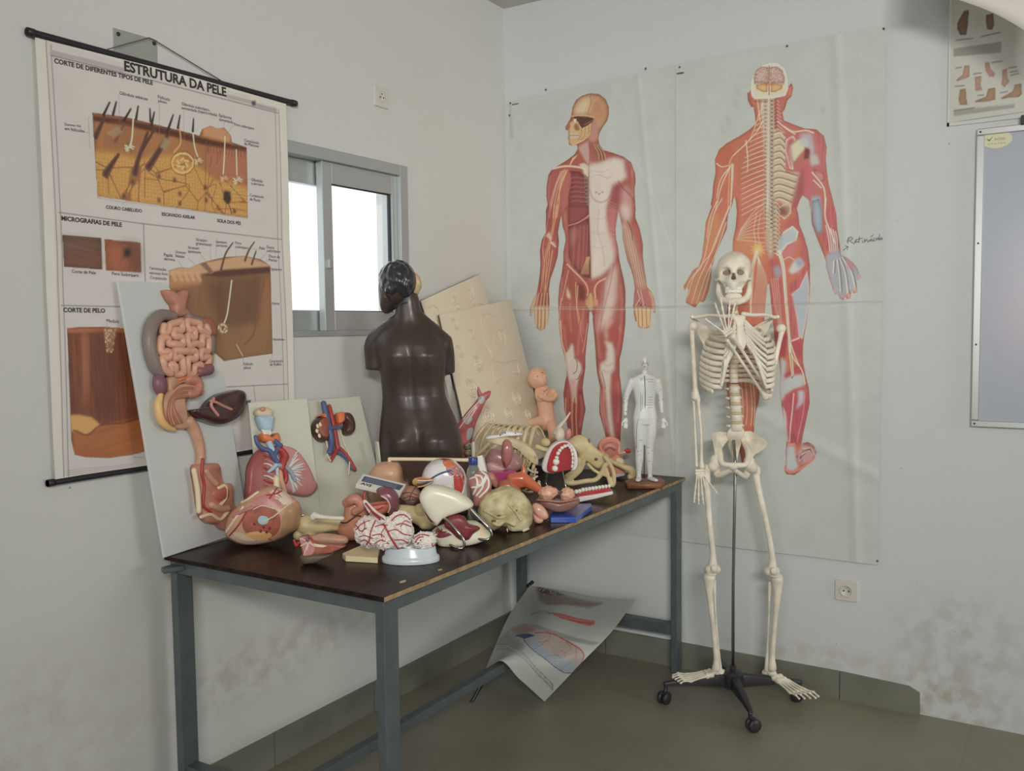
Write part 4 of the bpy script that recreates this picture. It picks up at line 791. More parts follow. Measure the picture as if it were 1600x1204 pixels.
for pts in ([(453, 345), (458, 470)], [(637, 390), (638, 540)], [(748, 420), (752, 600)], [(934, 475), (928, 510)], [(975, 490), (940, 535)], [(300, 518), (325, 520)], [(325, 450), (318, 450), (322, 588), (328, 588)], [(1060, 735), (1010, 730)], [(1050, 810), (960, 800)], [(357, 818), (365, 820), (475, 838), (575, 850), (720, 868), (850, 885), (950, 900), (1045, 912)], [(475, 838), (476, 848)], [(716, 868), (718, 880)], [(955, 900), (956, 912)]): cv.line(G_(pts), 1.5, TL_, 0.9)
# micrographs
f = cv.fill
f(G_([(195, 988), (375, 1003), (382, 1148), (205, 1135)]), ph(108, 70, 56), edge=ph(92, 66, 52), ew=5, grain=0.22, ang=172); f(G_([(200, 1000), (370, 1015), (370, 1055), (200, 1040)]), ph(104, 84, 68), 0.6, soft=5, grain=0.3, ang=170); f(G_([(205, 1080), (380, 1085), (380, 1130), (206, 1120)]), ph(122, 72, 56), 0.5, soft=4)
f(G_([(390, 1008), (556, 1024), (560, 1162), (398, 1152)]), ph(138, 78, 52), grain=0.2, ang=60); f(G_([(470, 1020), (556, 1026), (558, 1160), (520, 1160), (500, 1080)]), ph(92, 66, 50), 0.7, soft=6); f(G_([(400, 1060), (440, 1030), (480, 1060), (450, 1110), (480, 1150), (420, 1140)]), ph(166, 92, 58), 0.7, soft=4)
f(G_([(480, 1055), (505, 1050), (515, 1075), (500, 1095), (478, 1085)]), ph(44, 40, 36), soft=2); cv.line(G_([(485+30*math.cos(a/4), 1078+44*math.sin(a/4)) for a in range(4, 20)]), 3, ph(150, 90, 60), 0.7)
# hair shaft picture
HS = H_([(120, 500), (180, 494), (280, 494), (350, 499), (480, 510), (520, 1000), (420, 1035), (300, 1054), (200, 1050), (155, 1040), (140, 980), (128, 700)])
cv.fill(HS, ph(118, 66, 42), edge=ph(96, 50, 34), ew=4, grain=0.25, ang=93); K = cv.full(HS); f = lambda p, c, a=1.0, **k: cv.fill(p, c, a, clip=K, **k)
f(H_([(120, 500), (500, 490), (500, 515), (122, 518)]), ph(166, 96, 56), soft=1); f(H_([(185, 520), (205, 530), (212, 700), (200, 860), (188, 700)]), ph(166, 96, 68), soft=3); f(H_([(230, 500), (330, 500), (340, 900), (240, 900)]), ph(92, 48, 34), 0.6, soft=8)
f(H_([(275, 505), (330, 505), (312, 600), (290, 605)]), ph(150, 106, 74), 0.8, soft=1); cv.dots(H_([(275, 505), (330, 505), (312, 600), (290, 605)]), 120, 1.6, ph(206, 170, 130))
f(H_([(140, 905), (260, 915), (400, 890), (520, 870), (520, 1060), (150, 1060)]), ph(158, 92, 46), soft=2, grain=0.12, ang=10); f(H_([(132, 870), (175, 870), (225, 880), (262, 912), (200, 955), (165, 935), (140, 940)]), ph(196, 146, 78), soft=1); cv.line(H_([(150, 935), (210, 955), (262, 912), (350, 905), (440, 880)]), 4, ph(96, 48, 32), 0.7, sm=3)
for k in range(14): cv.line(H_([(140+k*20, 530+(k % 3)*20), (146+k*19, 860)]), 1.8, ph(84, 44, 32), 0.5, clip=K)
cv.line(H_([(290, 478), (290, 520)]), 1.6, TL_); cv.line(H_([(405, 975), (405, 1050), (440, 1052)]), 1.6, TL_)
# lower skin picture
S3 = H_([(556, 252), (600, 240), (650, 240), (690, 222), (740, 208), (800, 195), (880, 190), (950, 205), (990, 232), (1000, 608), (900, 622), (790, 640), (700, 560), (560, 420)])
cv.fill(S3, ph(130, 92, 58), edge=ph(112, 78, 50), ew=4, grain=0.14, ang=80); K = cv.full(S3); f = lambda p, c, a=1.0, **k: cv.fill(p, c, a, clip=K, **k)
f(H_([(556, 250), (690, 222), (880, 188), (1000, 232), (985, 240), (780, 262), (690, 270), (556, 275)]), ph(186, 146, 108), soft=1); f(H_([(690, 272), (780, 250), (990, 236), (992, 262), (780, 282)]), ph(84, 50, 38), soft=1); f(H_([(556, 275), (690, 270), (700, 310), (556, 330)]), ph(170, 120, 80), soft=2)
for k in range(5): f(H_([(560+k*26, 262), (580+k*26, 256), (595+k*26, 300), (580+k*26, 300)]), ph(196, 156, 112), 0.8, soft=1)
f(H_([(690, 225), (715, 218), (750, 262), (735, 270)]), ph(130, 96, 70)); f(H_([(700, 290), (980, 270), (960, 480), (780, 500), (740, 400)]), ph(92, 62, 44), 0.7, soft=8); f(H_([(800, 320), (900, 300), (880, 520), (830, 560), (800, 460)]), ph(110, 76, 54), 0.8, soft=4); f(H_([(950, 290), (990, 280), (995, 480), (940, 540)]), ph(150, 100, 60), 0.7, soft=4)
f(H_([(790, 500), (995, 470), (1000, 608), (790, 640)]), ph(140, 104, 62), 0.6, soft=4)
cv.line(H_([(826, 296), (818, 360), (806, 440), (790, 485)]), 5, CR, sm=4)
for k in range(14): a = k*1.3; q = 18*math.sqrt((k+.5)/14)+4; cv.line(H_([(788+q*math.cos(a), 500+q*math.sin(a)), (788+q*math.cos(a+.7), 500+q*math.sin(a+.7))]), 4, (CR, ph(176, 140, 90))[k % 2])
for pts in ([(965, 300), (940, 400), (920, 520), (880, 570)], [(840, 570), (870, 620)]): cv.line(H_(pts), (9, 6), ph(120, 80, 54), 0.9, sm=4)
cv.line(H_([(845, 570), (872, 618)]), 4, ph(180, 166, 146))
for pts in ([(780, 250), (800, 180), (830, 135)], [(883, 210), (900, 165), (922, 132)], [(912, 225), (922, 195), (930, 170)]): cv.line(H_(pts), (9, 5), ph(104, 72, 58), sm=3)
for pts in ([(598, 215), (620, 250)], [(640, 200), (675, 235)], [(690, 180), (718, 215)], [(733, 150), (735, 205)], [(760, 150), (757, 195)], [(843, 155), (843, 190)], [(905, 158), (938, 162)], [(975, 180), (935, 215)], [(985, 205), (950, 230)], [(990, 250), (1000, 250)], [(980, 398), (1000, 396)], [(1000, 548), (1010, 550)], [(995, 600), (1000, 630)], [(872, 625), (875, 645)], [(555, 255), (530, 250)]): cv.line(H_(pts), 1.5, TL_, 0.9)
cv.rough(0.02, 20)
chart = thing('skin_chart', 'laminated skin anatomy chart hanging from a black rod on the window wall', 'wall chart', (-1.82, PY, 1.08))
def place_l(u, v):
    bul = 0.004*np.sin((u+2.2)*4.2)+0.003*np.sin(v*6+u*3)
    return np.stack([u, PY-np.abs(bul), v], -1)-np.array(chart.location)
cv.sheet('printed_sheet', M_gloss, chart, place_l)
T = lambda C, s, a, e, b=0.0: (s, uvl(*C([a])[0]), uvl(*C([e])[0]), b)
items = [T(G_, 'ESTRUTURA DA PELE', (476, 236), (944, 356), .034), T(G_, 'CORTE DE DIFERENTES TIPOS DE PELE', (160, 200), (606, 303), .03), T(G_, 'MICROGRAFIAS DE PELE', (190, 922), (470, 952), .03), T(H_, 'CORTE DE PELO', (105, 430), (282, 433), .03),
    T(G_, 'COURO CABELUDO', (396, 868), (562, 886), .024), T(G_, 'ESCAVADO AXILAR', (652, 900), (804, 917), .024), T(G_, 'SOLA DOS PÉS', (905, 930), (1014, 944), .024), T(G_, 'Corte de Pele', (240, 1162), (350, 1170), .006), T(G_, 'Poro Sudoríparo', (424, 1172), (546, 1182), .006),
    T(G_, 'Glândula sebácea', (456, 346), (583, 374)), T(G_, 'Folículo', (630, 364), (684, 377)), T(G_, 'piloso', (630, 381), (670, 390)), T(G_, 'Glândula sudorípara', (738, 395), (865, 424)), T(G_, 'aumentada (hipertrofiada)', (738, 413), (900, 447)), T(G_, 'Epiderme', (910, 448), (968, 461)), T(G_, 'aumentada', (910, 466), (974, 480)), T(G_, 'Poro sudoríparo', (980, 488), (1072, 508)), T(G_, 'Corpúsculo', (1027, 562), (1095, 575)), T(G_, 'de Meissner', (1027, 577), (1096, 590)), T(G_, 'Glândula', (1060, 742), (1112, 750)), T(G_, 'sudorípara', (1060, 758), (1118, 766)), T(G_, 'Corpúsculo', (1054, 812), (1118, 822)), T(G_, 'de Pacini', (1054, 830), (1102, 838)), T(G_, 'Derme rica', (206, 488), (282, 496)), T(G_, 'em folículos', (206, 508), (298, 520)),
    T(H_, 'Medula', (288, 474), (340, 477)), T(H_, 'Terminação', (472, 248), (543, 254)), T(H_, 'nervosa livre', (473, 268), (551, 274)), T(H_, 'Corpúsculo', (475, 288), (546, 294)), T(H_, 'Papila', (535, 192), (572, 195)), T(H_, 'dérmica', (535, 208), (582, 213)), T(H_, 'Stratum', (585, 178), (628, 183)), T(H_, 'basale', (585, 195), (622, 200)), T(H_, 'Stratum', (638, 160), (684, 164)), T(H_, 'spinosum', (638, 176), (692, 181)), T(H_, 'Stratum', (672, 126), (718, 131)), T(H_, 'granulosum', (672, 142), (739, 149)), T(H_, 'Stratum', (757, 136), (803, 139)), T(H_, 'corneum', (757, 150), (806, 154)), T(H_, 'Poro', (840, 140), (865, 142)), T(H_, 'sudoríparo', (840, 156), (896, 162)), T(H_, 'Pelo', (944, 163), (967, 164)), T(H_, 'Ducto', (975, 158), (1008, 161)), T(H_, 'sudoríparo', (975, 173), (1033, 178)), T(H_, 'Disco de', (984, 197), (1030, 201)), T(H_, 'Merkel', (984, 213), (1018, 216)), T(H_, 'Epiderme', (994, 252), (1038, 254)), T(H_, 'Derme', (996, 398), (1027, 399)), T(H_, 'Hipoderme', (1000, 551), (1048, 552)), T(H_, 'Corpúsculo', (986, 645), (1042, 644)), T(H_, 'de Ruffini', (988, 660), (1036, 659)), T(H_, 'Folículo', (873, 658), (915, 657)), T(H_, 'piloso', (875, 674), (906, 673))]
def letter_place(u, v): return (u+1.82, -0.0085, v-1.08)
def on_sheet(u, v):
    bul = 0.004*math.sin((u+2.2)*4.2)+0.003*math.sin(v*6+u*3)
    return (u+1.82, -abs(bul)-0.0012, v-1.08)
lettering(items, on_sheet).build('lettering', M_ink, chart, False)
M_black = mat('black_plastic', ph(34, 32, 36), 0.4)
def rod(p, q, r): return MB().tube([p, p+(q-p)*0.012, q-(q-p)*0.012, q], r, 12).tube([p, p+(q-p)*0.02], r*1.18, 12).tube([q-(q-p)*0.02, q], r*1.18, 12)
L0 = chart.location
p, q = on_y(42, 49, PY), on_y(462, 162, PY); rod(p-L0, q-L0, 0.0095).build('rod', M_black, chart, label='black hanging rod along the top edge')
p2 = on_y(74, 755, PY); q2 = Vector((q.x, PY, p2.z)); rod(p2-L0, q2-L0, 0.0085).build('rod', M_black, chart, label='black weight rod along the bottom edge')
top = on_y(233, 59, -0.010); a, b_ = on_y(165, 78, PY), on_y(357, 133, PY)
MB().tube([a-L0, top-L0, Vector((top.x+0.012, -0.012, top.z-0.002))-L0, b_-L0], 0.0016, 6).build('hanging_cord', mat('dark_cord', ph(70, 68, 64), 0.8), chart)
pl = thing('mounting_plate', 'pale metal plate screwed to the wall above the hanging skin chart', 'metal plate', (-1.975, 0, 2.25))
c4 = [on_y(176, 43, 0), on_y(245, 63, 0), on_y(246, 110, 0), on_y(177, 90, 0)]
MB().prism([(p.x+1.975, p.z-2.25) for p in c4], 0, 0.002, Matrix(((1, 0, 0, 0), (0, 0, -1, 0), (0, 1, 0, 0), (0, 0, 0, 1)))).build('plate', mat('painted_metal_plate', ph(150, 152, 146), 0.35, 0.4), pl, False, bevel=0.001)
for p in (on_y(184, 53.5, 0), on_y(240, 68, 0)):
    MB().lathe([(0.001, 0), (0.006, 0), (0.005, 0.003), (0.001, 0.004)], (0, 0, 0), 12, Matrix.Rotation(math.pi/2, 3, 'X')).build('screw', M_black, pl).location = (p.x+1.975, -0.002, p.z-2.25)

# ------------------------------------------------------------------ wall sockets
M_sock = mat('ivory_socket_plastic', ph(178, 176, 168), 0.35)
M_hole = mat('socket_hole', (0.012, 0.012, 0.012), 0.7)
def socket(c, rz, label, rec, w_, h):
    t = thing('wall_socket', label, 'electrical socket', c, rz)
    pol = lambda a, b_, r: [(x*a+sx*0+math.copysign(r, x)*0, z*b_) for x, z, sx in ((-1, -.9, 0), (-.9, -1, 0), (.9, -1, 0), (1, -.9, 0), (1, .9, 0), (.9, 1, 0), (-.9, 1, 0), (-1, .9, 0))]
    R = Matrix(((1, 0, 0, 0), (0, 0, -1, 0), (0, 1, 0, 0), (0, 0, 0, 1)))
    MB().prism(pol(w_, h, .01), 0, 0.009, R, bev=0.003).build('cover_plate', M_sock, t, False, bevel=0.001)
    RX = Matrix.Rotation(math.pi/2, 3, 'X')
    MB().lathe([(0.0235, 0.0085), (0.0235, 0.013), (0.0205, 0.013), (0.0195, 0.0095), (0.001, 0.0094)] if rec else [(0.019, 0.009), (0.021, 0.0098), (0.0185, 0.0098), (0.0175, 0.0093), (0.001, 0.0092)], (0, 0, 0), 28, RX).build('socket_ring', M_sock, t)
    for x, z in ((-0.0095, 0), (0.0095, 0)) if rec else ((-0.0095, -0.003), (0.0095, -0.003), (0, 0.010)):
        o = MB().lathe([(0.0001, 0.0096), (0.0031, 0.0098), (0.0001, 0.0101)], (0, 0, 0), 12, RX).build('pin_hole', M_hole, t); o.location = (x, 0, z)
    return t
p = on_y(594, 151.5); socket((p.x, 0, p.z), 0, 'ivory socket high on the window wall above the sliding window', False, 0.041, 0.040)
p = on_x(1323, 922); socket((0, p.y, p.z), -math.pi/2, 'ivory socket low on the wall below the muscle chart', True, 0.043, 0.041)

# ------------------------------------------------------------------ whiteboard, foot chart, peeling sheet at the upper right
y0 = on_x(1527, 205).y; z0, z1 = 1.103, 2.158; y1 = y0-1.25
wb = thing('whiteboard', 'aluminium framed whiteboard with faint pink marker smears', 'whiteboard', (0, y0, z0))
H = z1-z0; W_ = y0-y1
fm = MB()
for lo, hi in (((-0.020, -0.026, 0.024), (0, 0, H-0.024)), ((-0.020, -W_, 0.024), (0, -W_+0.026, H-0.024)), ((-0.019, -W_, 0), (0, 0, 0.024)), ((-0.019, -W_, H-0.024), (0, 0, H))): fm.box(lo, hi)
fm.build('frame', mat('bright_aluminium', ph(170, 172, 170), 0.28, 0.7), wb, False, bevel=0.003)
mw = mat('whiteboard_enamel', ph(152, 156, 170), 0.22, coat=0.3)
nt = mw.node_tree; bs = nt.nodes['Principled BSDF']; tc = nt.nodes.new('ShaderNodeTexCoord'); mp = nt.nodes.new('ShaderNodeMapping'); mp.vector_type = 'TEXTURE'
mp.inputs['Location'].default_value = (0, -0.22, 0.42); mp.inputs['Scale'].default_value = (1, 0.22, 0.28); nt.links.new(tc.outputs['Object'], mp.inputs[0])
ln = nt.nodes.new('ShaderNodeVectorMath'); ln.operation = 'LENGTH'; nt.links.new(mp.outputs[0], ln.inputs[0]); n1 = nt.nodes.new('ShaderNodeTexNoise'); n1.inputs['Scale'].default_value = 14; nt.links.new(tc.outputs['Object'], n1.inputs[0])
rg = nt.nodes.new('ShaderNodeMapRange'); rg.inputs[1].default_value = 1.1; rg.inputs[2].default_value = 0.2; nt.links.new(ln.outputs['Value'], rg.inputs[0]); mu = nt.nodes.new('ShaderNodeMath'); mu.operation = 'MULTIPLY'; nt.links.new(rg.outputs[0], mu.inputs[0]); nt.links.new(n1.outputs['Fac'], mu.inputs[1])
mx = nt.nodes.new('ShaderNodeMix'); mx.data_type = 'RGBA'; mx.inputs['A'].default_value = (*ph(150, 156, 168), 1); mx.inputs['B'].default_value = (*ph(160, 140, 154), 1); nt.links.new(mu.outputs[0], mx.inputs['Factor']); nt.links.new(mx.outputs['Result'], bs.inputs['Base Color'])
MB().box((-0.012, -W_+0.02, 0.02), (-0.002, -0.02, H-0.02)).build('writing_surface', mw, wb, False)
for dz in (0.012, H-0.012, H*0.62, H*0.28):
    o = MB().lathe([(0.0001, 0), (0.0035, 0), (0.003, 0.0015), (0.0001, 0.002)], (0, 0, 0), 10, Matrix.Rotation(-math.pi/2, 3, 'Y')).build('rivet', M_alud, wb); o.location = (-0.020, -0.012, dz)
p = on_x(1558, 218, -0.0125)-wb.location
st = MB().prism([(0.047*math.cos(a), 0.030*math.sin(a)) for a in [2*math.pi*k/28 for k in range(28)]], 0, 0.0008, Matrix(((0, 0, -1, -0.0125), (-1, 0, 0, p.y), (0, 1, 0, p.z), (0, 0, 0, 1)))).build('sticker', mat('cream_sticker', ph(186, 184, 152), 0.5), wb, False)
mk = MB(); Rm = Matrix(((0, 0, -1, -0.0136), (-1, 0, 0, p.y), (0, 1, 0, p.z), (0, 0, 0, 1)))
mk.prism([(-0.034, 0.006), (-0.024, -0.004), (-0.012, 0.014), (-0.024, 0.002)], 0, 0.0004, Rm); mk.build('sticker_mark', mat('green_ink', ph(40, 110, 60), 0.5), st, False)
lettering([('ecoo', (-0.008, -0.002), (0.024, -0.002)), ('* * * * * *', (-0.028, -0.02), (0.026, -0.02))], lambda u, v: (-0.0138, p.y-u, p.z+v)).build('sticker_print', mat('brown_print', ph(130, 118, 90), 0.5), st, False)
br = MB().box((-0.03, -W_*0.125-0.02, H-0.004), (0, -W_*0.125+0.02, H+0.028)); br.build('hanging_bracket', M_black, wb, False, bevel=0.002)

cvf = Canvas(1.884, 2.55, (2.026, 2.026+.10), (2.90, 2.94), 0.003, 0, ph(172, 172, 164), wall_r(-0.004)); cvf.vb = (2.193, 2.216); cvf.vt = (2.88, 2.90); cvf.H = int(0.69/0.003); cvf.A = np.empty((cvf.H, cvf.W, 3)); cvf.A[:] = ph(172, 172, 164)
Q_ = crop(1340, 0, 5.235); f, l = cvf.fill, cvf.line
SKN, SK2 = ph(166, 128, 110), ph(146, 116, 88)
f(Q_([(785, 400), (1175, 340), (1175, 430), (785, 465)]), ph(134, 134, 128)); f(Q_([(785, 905), (1280, 855), (1285, 880), (785, 950)]), ph(140, 142, 136))
for k in range(5): l(Q_([(960, 130+k*22), (1020, 122+k*22)]), 2, ph(130, 126, 120), .7); l(Q_([(790, 905+k*10), (1285, 845+k*10)]), 2, ph(120, 122, 116), .6); l(Q_([(790, 400+k*13), (1170, 345+k*15)]), 2, ph(116, 114, 108), .7)
for c_, pts in ((ph(110, 84, 62), [(870, 90), (910, 84), (905, 190), (890, 285), (840, 290), (815, 240), (815, 190)]), (ph(116, 92, 72), [(1050, 120), (1110, 110), (1118, 200), (1100, 245), (1060, 240), (1048, 180)]),
    (SKN, [(872, 540), (918, 534), (915, 630), (860, 650), (810, 668), (806, 655), (860, 610)]), (SKN, [(958, 630), (1012, 622), (1008, 700), (1022, 738), (965, 744), (960, 690)]), (SKN, [(1040, 515), (1078, 508), (1085, 560), (1125, 600), (1118, 628), (1075, 625), (1045, 575)]), (SKN, [(1182, 570), (1222, 562), (1225, 630), (1242, 670), (1200, 716), (1174, 690), (1184, 640)]), (SK2, [(838, 730), (886, 724), (890, 800), (900, 858), (835, 858), (826, 810)]), (SK2, [(1068, 726), (1126, 716), (1128, 815), (1060, 832), (962, 838), (960, 826), (1050, 790)]), (SK2, [(1285, 690), (1340, 684), (1344, 770), (1320, 795), (1240, 800), (1176, 812), (1174, 800), (1270, 745)])):
    f(Q_(pts), c_, edge=tuple(x*.72 for x in c_), ew=2)
for a, b_ in (((805, 330), (940, 315)), ((1010, 300), (1165, 265)), ((805, 557), (850, 552)), ((950, 605), (1010, 598)), ((1100, 512), (1180, 500)), ((1235, 556), (1300, 546)), ((800, 708), (872, 700)), ((985, 782), (1030, 778)), ((1170, 758), (1225, 750)), ((790, 905), (955, 882)), ((1250, 590), (1310, 580)), ((1255, 615), (1320, 600))): l(Q_([a, b_]), 4, ph(96, 92, 90), .9)
fc = thing('foot_chart', 'foot joints chart in a clear sleeve above the whiteboard', 'wall chart', (-0.004, -2.2, 2.193))
cvf.sheet('printed_sheet', M_gloss, fc, lambda u, v: np.stack([-0.004-0.002*np.abs(np.sin(u*9+v*4)), -u, v], -1)-np.array(fc.location))
e0, e1 = on_x(1483, 192, -0.007)-fc.location, on_x(1600, 178, -0.007)-fc.location
MB().box((-0.004, -0.34, -0.012), (0.002, e0.y+0.006, 0.0)).box((-0.004, e0.y, -0.012), (0.002, e0.y+0.006, 0.68)).build('sleeve_edge', mat('clear_sleeve', ph(178, 182, 178), 0.2), fc, False)
# the sheet curling off the wall
M_paper = mat('blank_paper', ph(192, 186, 182), 0.7)
ps = thing('curled_paper_sheet', 'blank pinkish white paper sheet curling away from the wall above the foot chart', 'paper', (0, -2.0, 2.6))
edge = [(1440, -14), (1470, -9), (1499, 0), (1550, 19), (1600, 47), (1660, 90)]
rows = []
for px, py in edge:
    e = on_x(px, py, -0.36)-ps.location; col = []
    for k in range(13):
        t = k/12; ang = t*1.9
        x = -0.02-(0.34)*math.sin(min(1, t)*math.pi/2)**1.3; z = 0.33+(e.z-0.33)*t; y = e.y*t+(e.y+0.06)*(1-t)
        col.append(Vector((x, y, z)))
    rows.append(col)
sm_rows = [catmull([rows[i][k] for i in range(len(rows))], 5) for k in range(13)]
mb = MB(); n = len(sm_rows[0]); mb.add([p for r in sm_rows for p in r], [(i*n+j, i*n+j+1, (i+1)*n+j+1, (i+1)*n+j) for i in range(12) for j in range(n-1)])
o = mb.build('sheet', M_paper, ps); so = o.modifiers.new('thickness', 'SOLIDIFY'); so.thickness = 0.0012

# ------------------------------------------------------------------ work table
TX0, TX1, TY0, TY1 = -2.0, -0.026, -0.896, -0.079
tb = thing('work_table', 'long steel framed work table with dark brown laminate top', 'table', (TX0, TY0, 0))
M_steel = mat('blue_grey_painted_steel', ph(72, 80, 82), 0.38, var=0.12, vscale=20)
ml = bpy.data.materials.new('dark_laminate'); ml.use_nodes = True; nt = ml.node_tree; bs = nt.nodes['Principled BSDF']; bs.inputs['Roughness'].default_value = 0.3; bs.inputs['Specular IOR Level'].default_value = 0.12
tc = nt.nodes.new('ShaderNodeTexCoord'); mp = nt.nodes.new('ShaderNodeMapping'); mp.inputs['Scale'].default_value = (3, 22, 22); nt.links.new(tc.outputs['Object'], mp.inputs[0]); n1 = nt.nodes.new('ShaderNodeTexNoise'); n1.inputs['Scale'].default_value = 2; n1.inputs['Detail'].default_value = 7; nt.links.new(mp.outputs[0], n1.inputs[0])
r1 = nt.nodes.new('ShaderNodeValToRGB'); r1.color_ramp.elements[0].color = (0.010, 0.006, 0.005, 1); r1.color_ramp.elements[1].color = (0.040, 0.021, 0.017, 1); r1.color_ramp.elements[0].position = .35; r1.color_ramp.elements[1].position = .7; nt.links.new(n1.outputs['Fac'], r1.inputs[0]); nt.links.new(r1.outputs[0], bs.inputs['Base Color'])
TW, TD = TX1-TX0, TY1-TY0
MB().box((0, 0, 0.824), (TW, TD, 0.836)).build('tabletop', ml, tb, False, bevel=0.0008)
M_edge = mat('raw_plywood_edge', ph(140, 116, 78), 0.75, var=0.3, vscale=40)
MB().box((0.002, -0.0012, 0.8235), (TW-0.002, 0.0, 0.8352)).build('plywood_edge', M_edge, tb, False, label='bare plywood edge along the long side')
for (x, y) in ((0.012, 0.010), (TW-0.067, 0.010), (0.012, TD-0.038), (TW-0.067, TD-0.038)):
    MB().box((x, y, 0), (x+0.055, y+0.028, 0.822)).build('leg', M_steel, tb, False, bevel=0.002)
for lo, hi in (((0.067, 0.012, 0.786), (TW-0.067, 0.036, 0.822)), ((0.067, TD-0.036, 0.786), (TW-0.067, TD-0.012, 0.822)), ((0.014, 0.038, 0.786), (0.040, TD-0.038, 0.822)), ((TW-0.040, 0.038, 0.786), (TW-0.014, TD-0.038, 0.822))):
    MB().box(lo, hi).build('apron_rail', M_steel, tb, False, bevel=0.0015)
for lo, hi in (((0.020, 0.038, 0.165), (0.062, TD-0.038, 0.213)), ((TW-0.062, 0.038, 0.165), (TW-0.020, TD-0.038, 0.213)), ((0.062, 0.43, 0.165), (TW-0.062, 0.462, 0.200))):
    MB().box(lo, hi).build('stretcher', M_steel, tb, False, bevel=0.0015)
tab = MB().prism([(-0.045, 0.02), (0.012, 0.0), (0.012, 0.05), (-0.03, 0.05)], 0.800, 0.814); tab.v = [(x, y+TD-0.075, z) for x, y, z in tab.v]
tab.build('corner_bracket', M_steel, tb, False, bevel=0.003)
tab = MB().prism([(-0.012, 0.0), (0.02, 0.005), (0.02, 0.03), (-0.012, 0.03)], 0.808, 0.820); tab.v = [(x+TW-0.012, y+0.02, z) for x, y, z in tab.v]; tab.build('corner_bracket', M_steel, tb, False, bevel=0.003)
for px, py, s in ((630, 908, 1), (688, 889.5, .7), (560, 872, .3)):
    p = on_z(px, py, 0.8362)-tb.location
    MB().prism([(p.x+s*a, p.y+s*b_) for a, b_ in ((-0.016, -0.004), (0.0, -0.008), (0.014, 0.002), (0.004, 0.007), (-0.008, 0.006))], 0.8352, 0.8366).build('chipped_laminate', mat('chipped_wood', ph(176, 150, 132), 0.8), tb, False)

# ------------------------------------------------------------------ chart fallen under the table, draped over the stretcher
CP = [[(828, 914, 4.13), (880, 922, 4.04), (935, 932, 3.95), (992, 936, 3.88)],
      [(795, 962, 3.92), (845, 966, 3.66), (905, 980, 3.62), (957, 985, 3.62)],
      [(764, 1032, 3.64), (806, 1012, 3.48), (862, 1028, 3.46), (908, 1036, 3.50)],
      [(736, 1099, 3.535), (776, 1033, 3.405), (812, 1062, 3.42), (850, 1097, 3.50)]]
def W3(px, py, d): r = ray(px, py); return CAM+r*(d/r.dot(HF))
g = [[W3(*q) for q in r] for r in CP]
NS, NT = 220, 240
rows = [catmull(r, 73)[:NS] for r in g]
cols = [catmull([rows[i][j] for i in range(4)], 80)[:NT] for j in range(NS)]
SURF = np.array([[cols[j][i] for j in range(NS)] for i in range(NT)])          # rows top to bottom
SURF[..., 2] = np.maximum(SURF[..., 2], 0.006)
dd = SURF-np.array(CAM); zz = dd @ np.array(FW); PXY = np.stack([800+FPX*(dd @ np.array(RT))/zz, 602-FPX*(dd @ np.array(UP))/zz], -1)
def uvp(px, py):
    k = int(((PXY[..., 0]-px)**2+(PXY[..., 1]-py)**2).argmin()); i, j = divmod(k, NS); return (j/(NS-1), 1-i/(NT-1))
cvp = Canvas(0, 1, (0, 0), (1, 1), 1/300, 0, ph(150, 154, 148), uvp)
J_ = crop(700, 860, 3.5); f, l = cvp.fill, cvp.line
def mm(w_): return w_*1.6
f(J_([(480, 195), (560, 215), (650, 245), (770, 275), (850, 285), (840, 295), (770, 310), (680, 300), (540, 300), (495, 270)]), ph(104, 78, 58), 0.8, soft=3)
f(J_([(495, 200), (600, 225), (640, 250), (560, 245), (500, 230)]), ph(62, 44, 40), 0.9, soft=2); cvp.dots(J_([(490, 200), (640, 235), (630, 255), (500, 235)]), 60, 5, ph(170, 150, 140))
for k in range(5): l(J_([(640+k*8, 262+k*9), (740, 292+k*4), (850-k*15, 285+k*9)]), mm(2), ph(88, 78, 68), .8, sm=3)
f(J_([(545, 335), (590, 340), (640, 350), (700, 368), (805, 385), (800, 405), (780, 415), (700, 395), (620, 372)]), ph(160, 76, 72), 0.95)
for k in range(3): l(J_([(570+k*10, 345+k*4), (700, 378+k*9), (805, 390+k*11)]), mm(2.2), (ph(196, 120, 112), ph(122, 44, 44))[k % 2], .9, sm=3)
for k in range(3): l(J_([(450, 352-k*4), (520, 340-k*5), (560, 345)]), mm(2), ph(80, 76, 72), .9, sm=3)
f(J_([(335, 425), (430, 400), (560, 430), (680, 470), (830, 505), (790, 520), (680, 495), (540, 450), (430, 412)]), ph(116, 118, 112), 0.8, soft=1)
f(J_([(350, 430), (430, 405), (520, 440), (560, 450), (650, 490), (720, 530), (745, 575), (720, 640), (680, 668), (620, 655), (540, 600), (450, 525), (410, 480), (360, 455)]), ph(140, 130, 122), soft=1)
f(J_([(430, 480), (480, 470), (560, 560), (690, 610), (700, 650), (640, 660), (560, 610), (460, 530)]), ph(120, 138, 150), 0.7, soft=3); f(J_([(330, 430), (430, 405), (480, 440), (400, 460)]), ph(140, 104, 100), 0.8, soft=2)
f(J_([(360, 465), (440, 455), (480, 465), (420, 482)]), ph(52, 66, 100)); l(J_([(410, 480), (450, 530), (540, 600), (620, 660), (680, 668), (725, 630)]), mm(5), ph(62, 84, 128), 1, sm=4)
l(J_([(480, 452), (560, 452), (660, 500), (730, 545), (742, 580), (722, 632)]), mm(5), ph(150, 40, 44), 1, sm=4)
for pts in ([(560, 455), (550, 490), (500, 500)], [(650, 500), (670, 540), (620, 570)], [(700, 530), (700, 580), (680, 590)], [(540, 490), (510, 520)], [(640, 560), (615, 545)]): l(J_(pts), mm(2.4), ph(150, 48, 48), .9, sm=3)
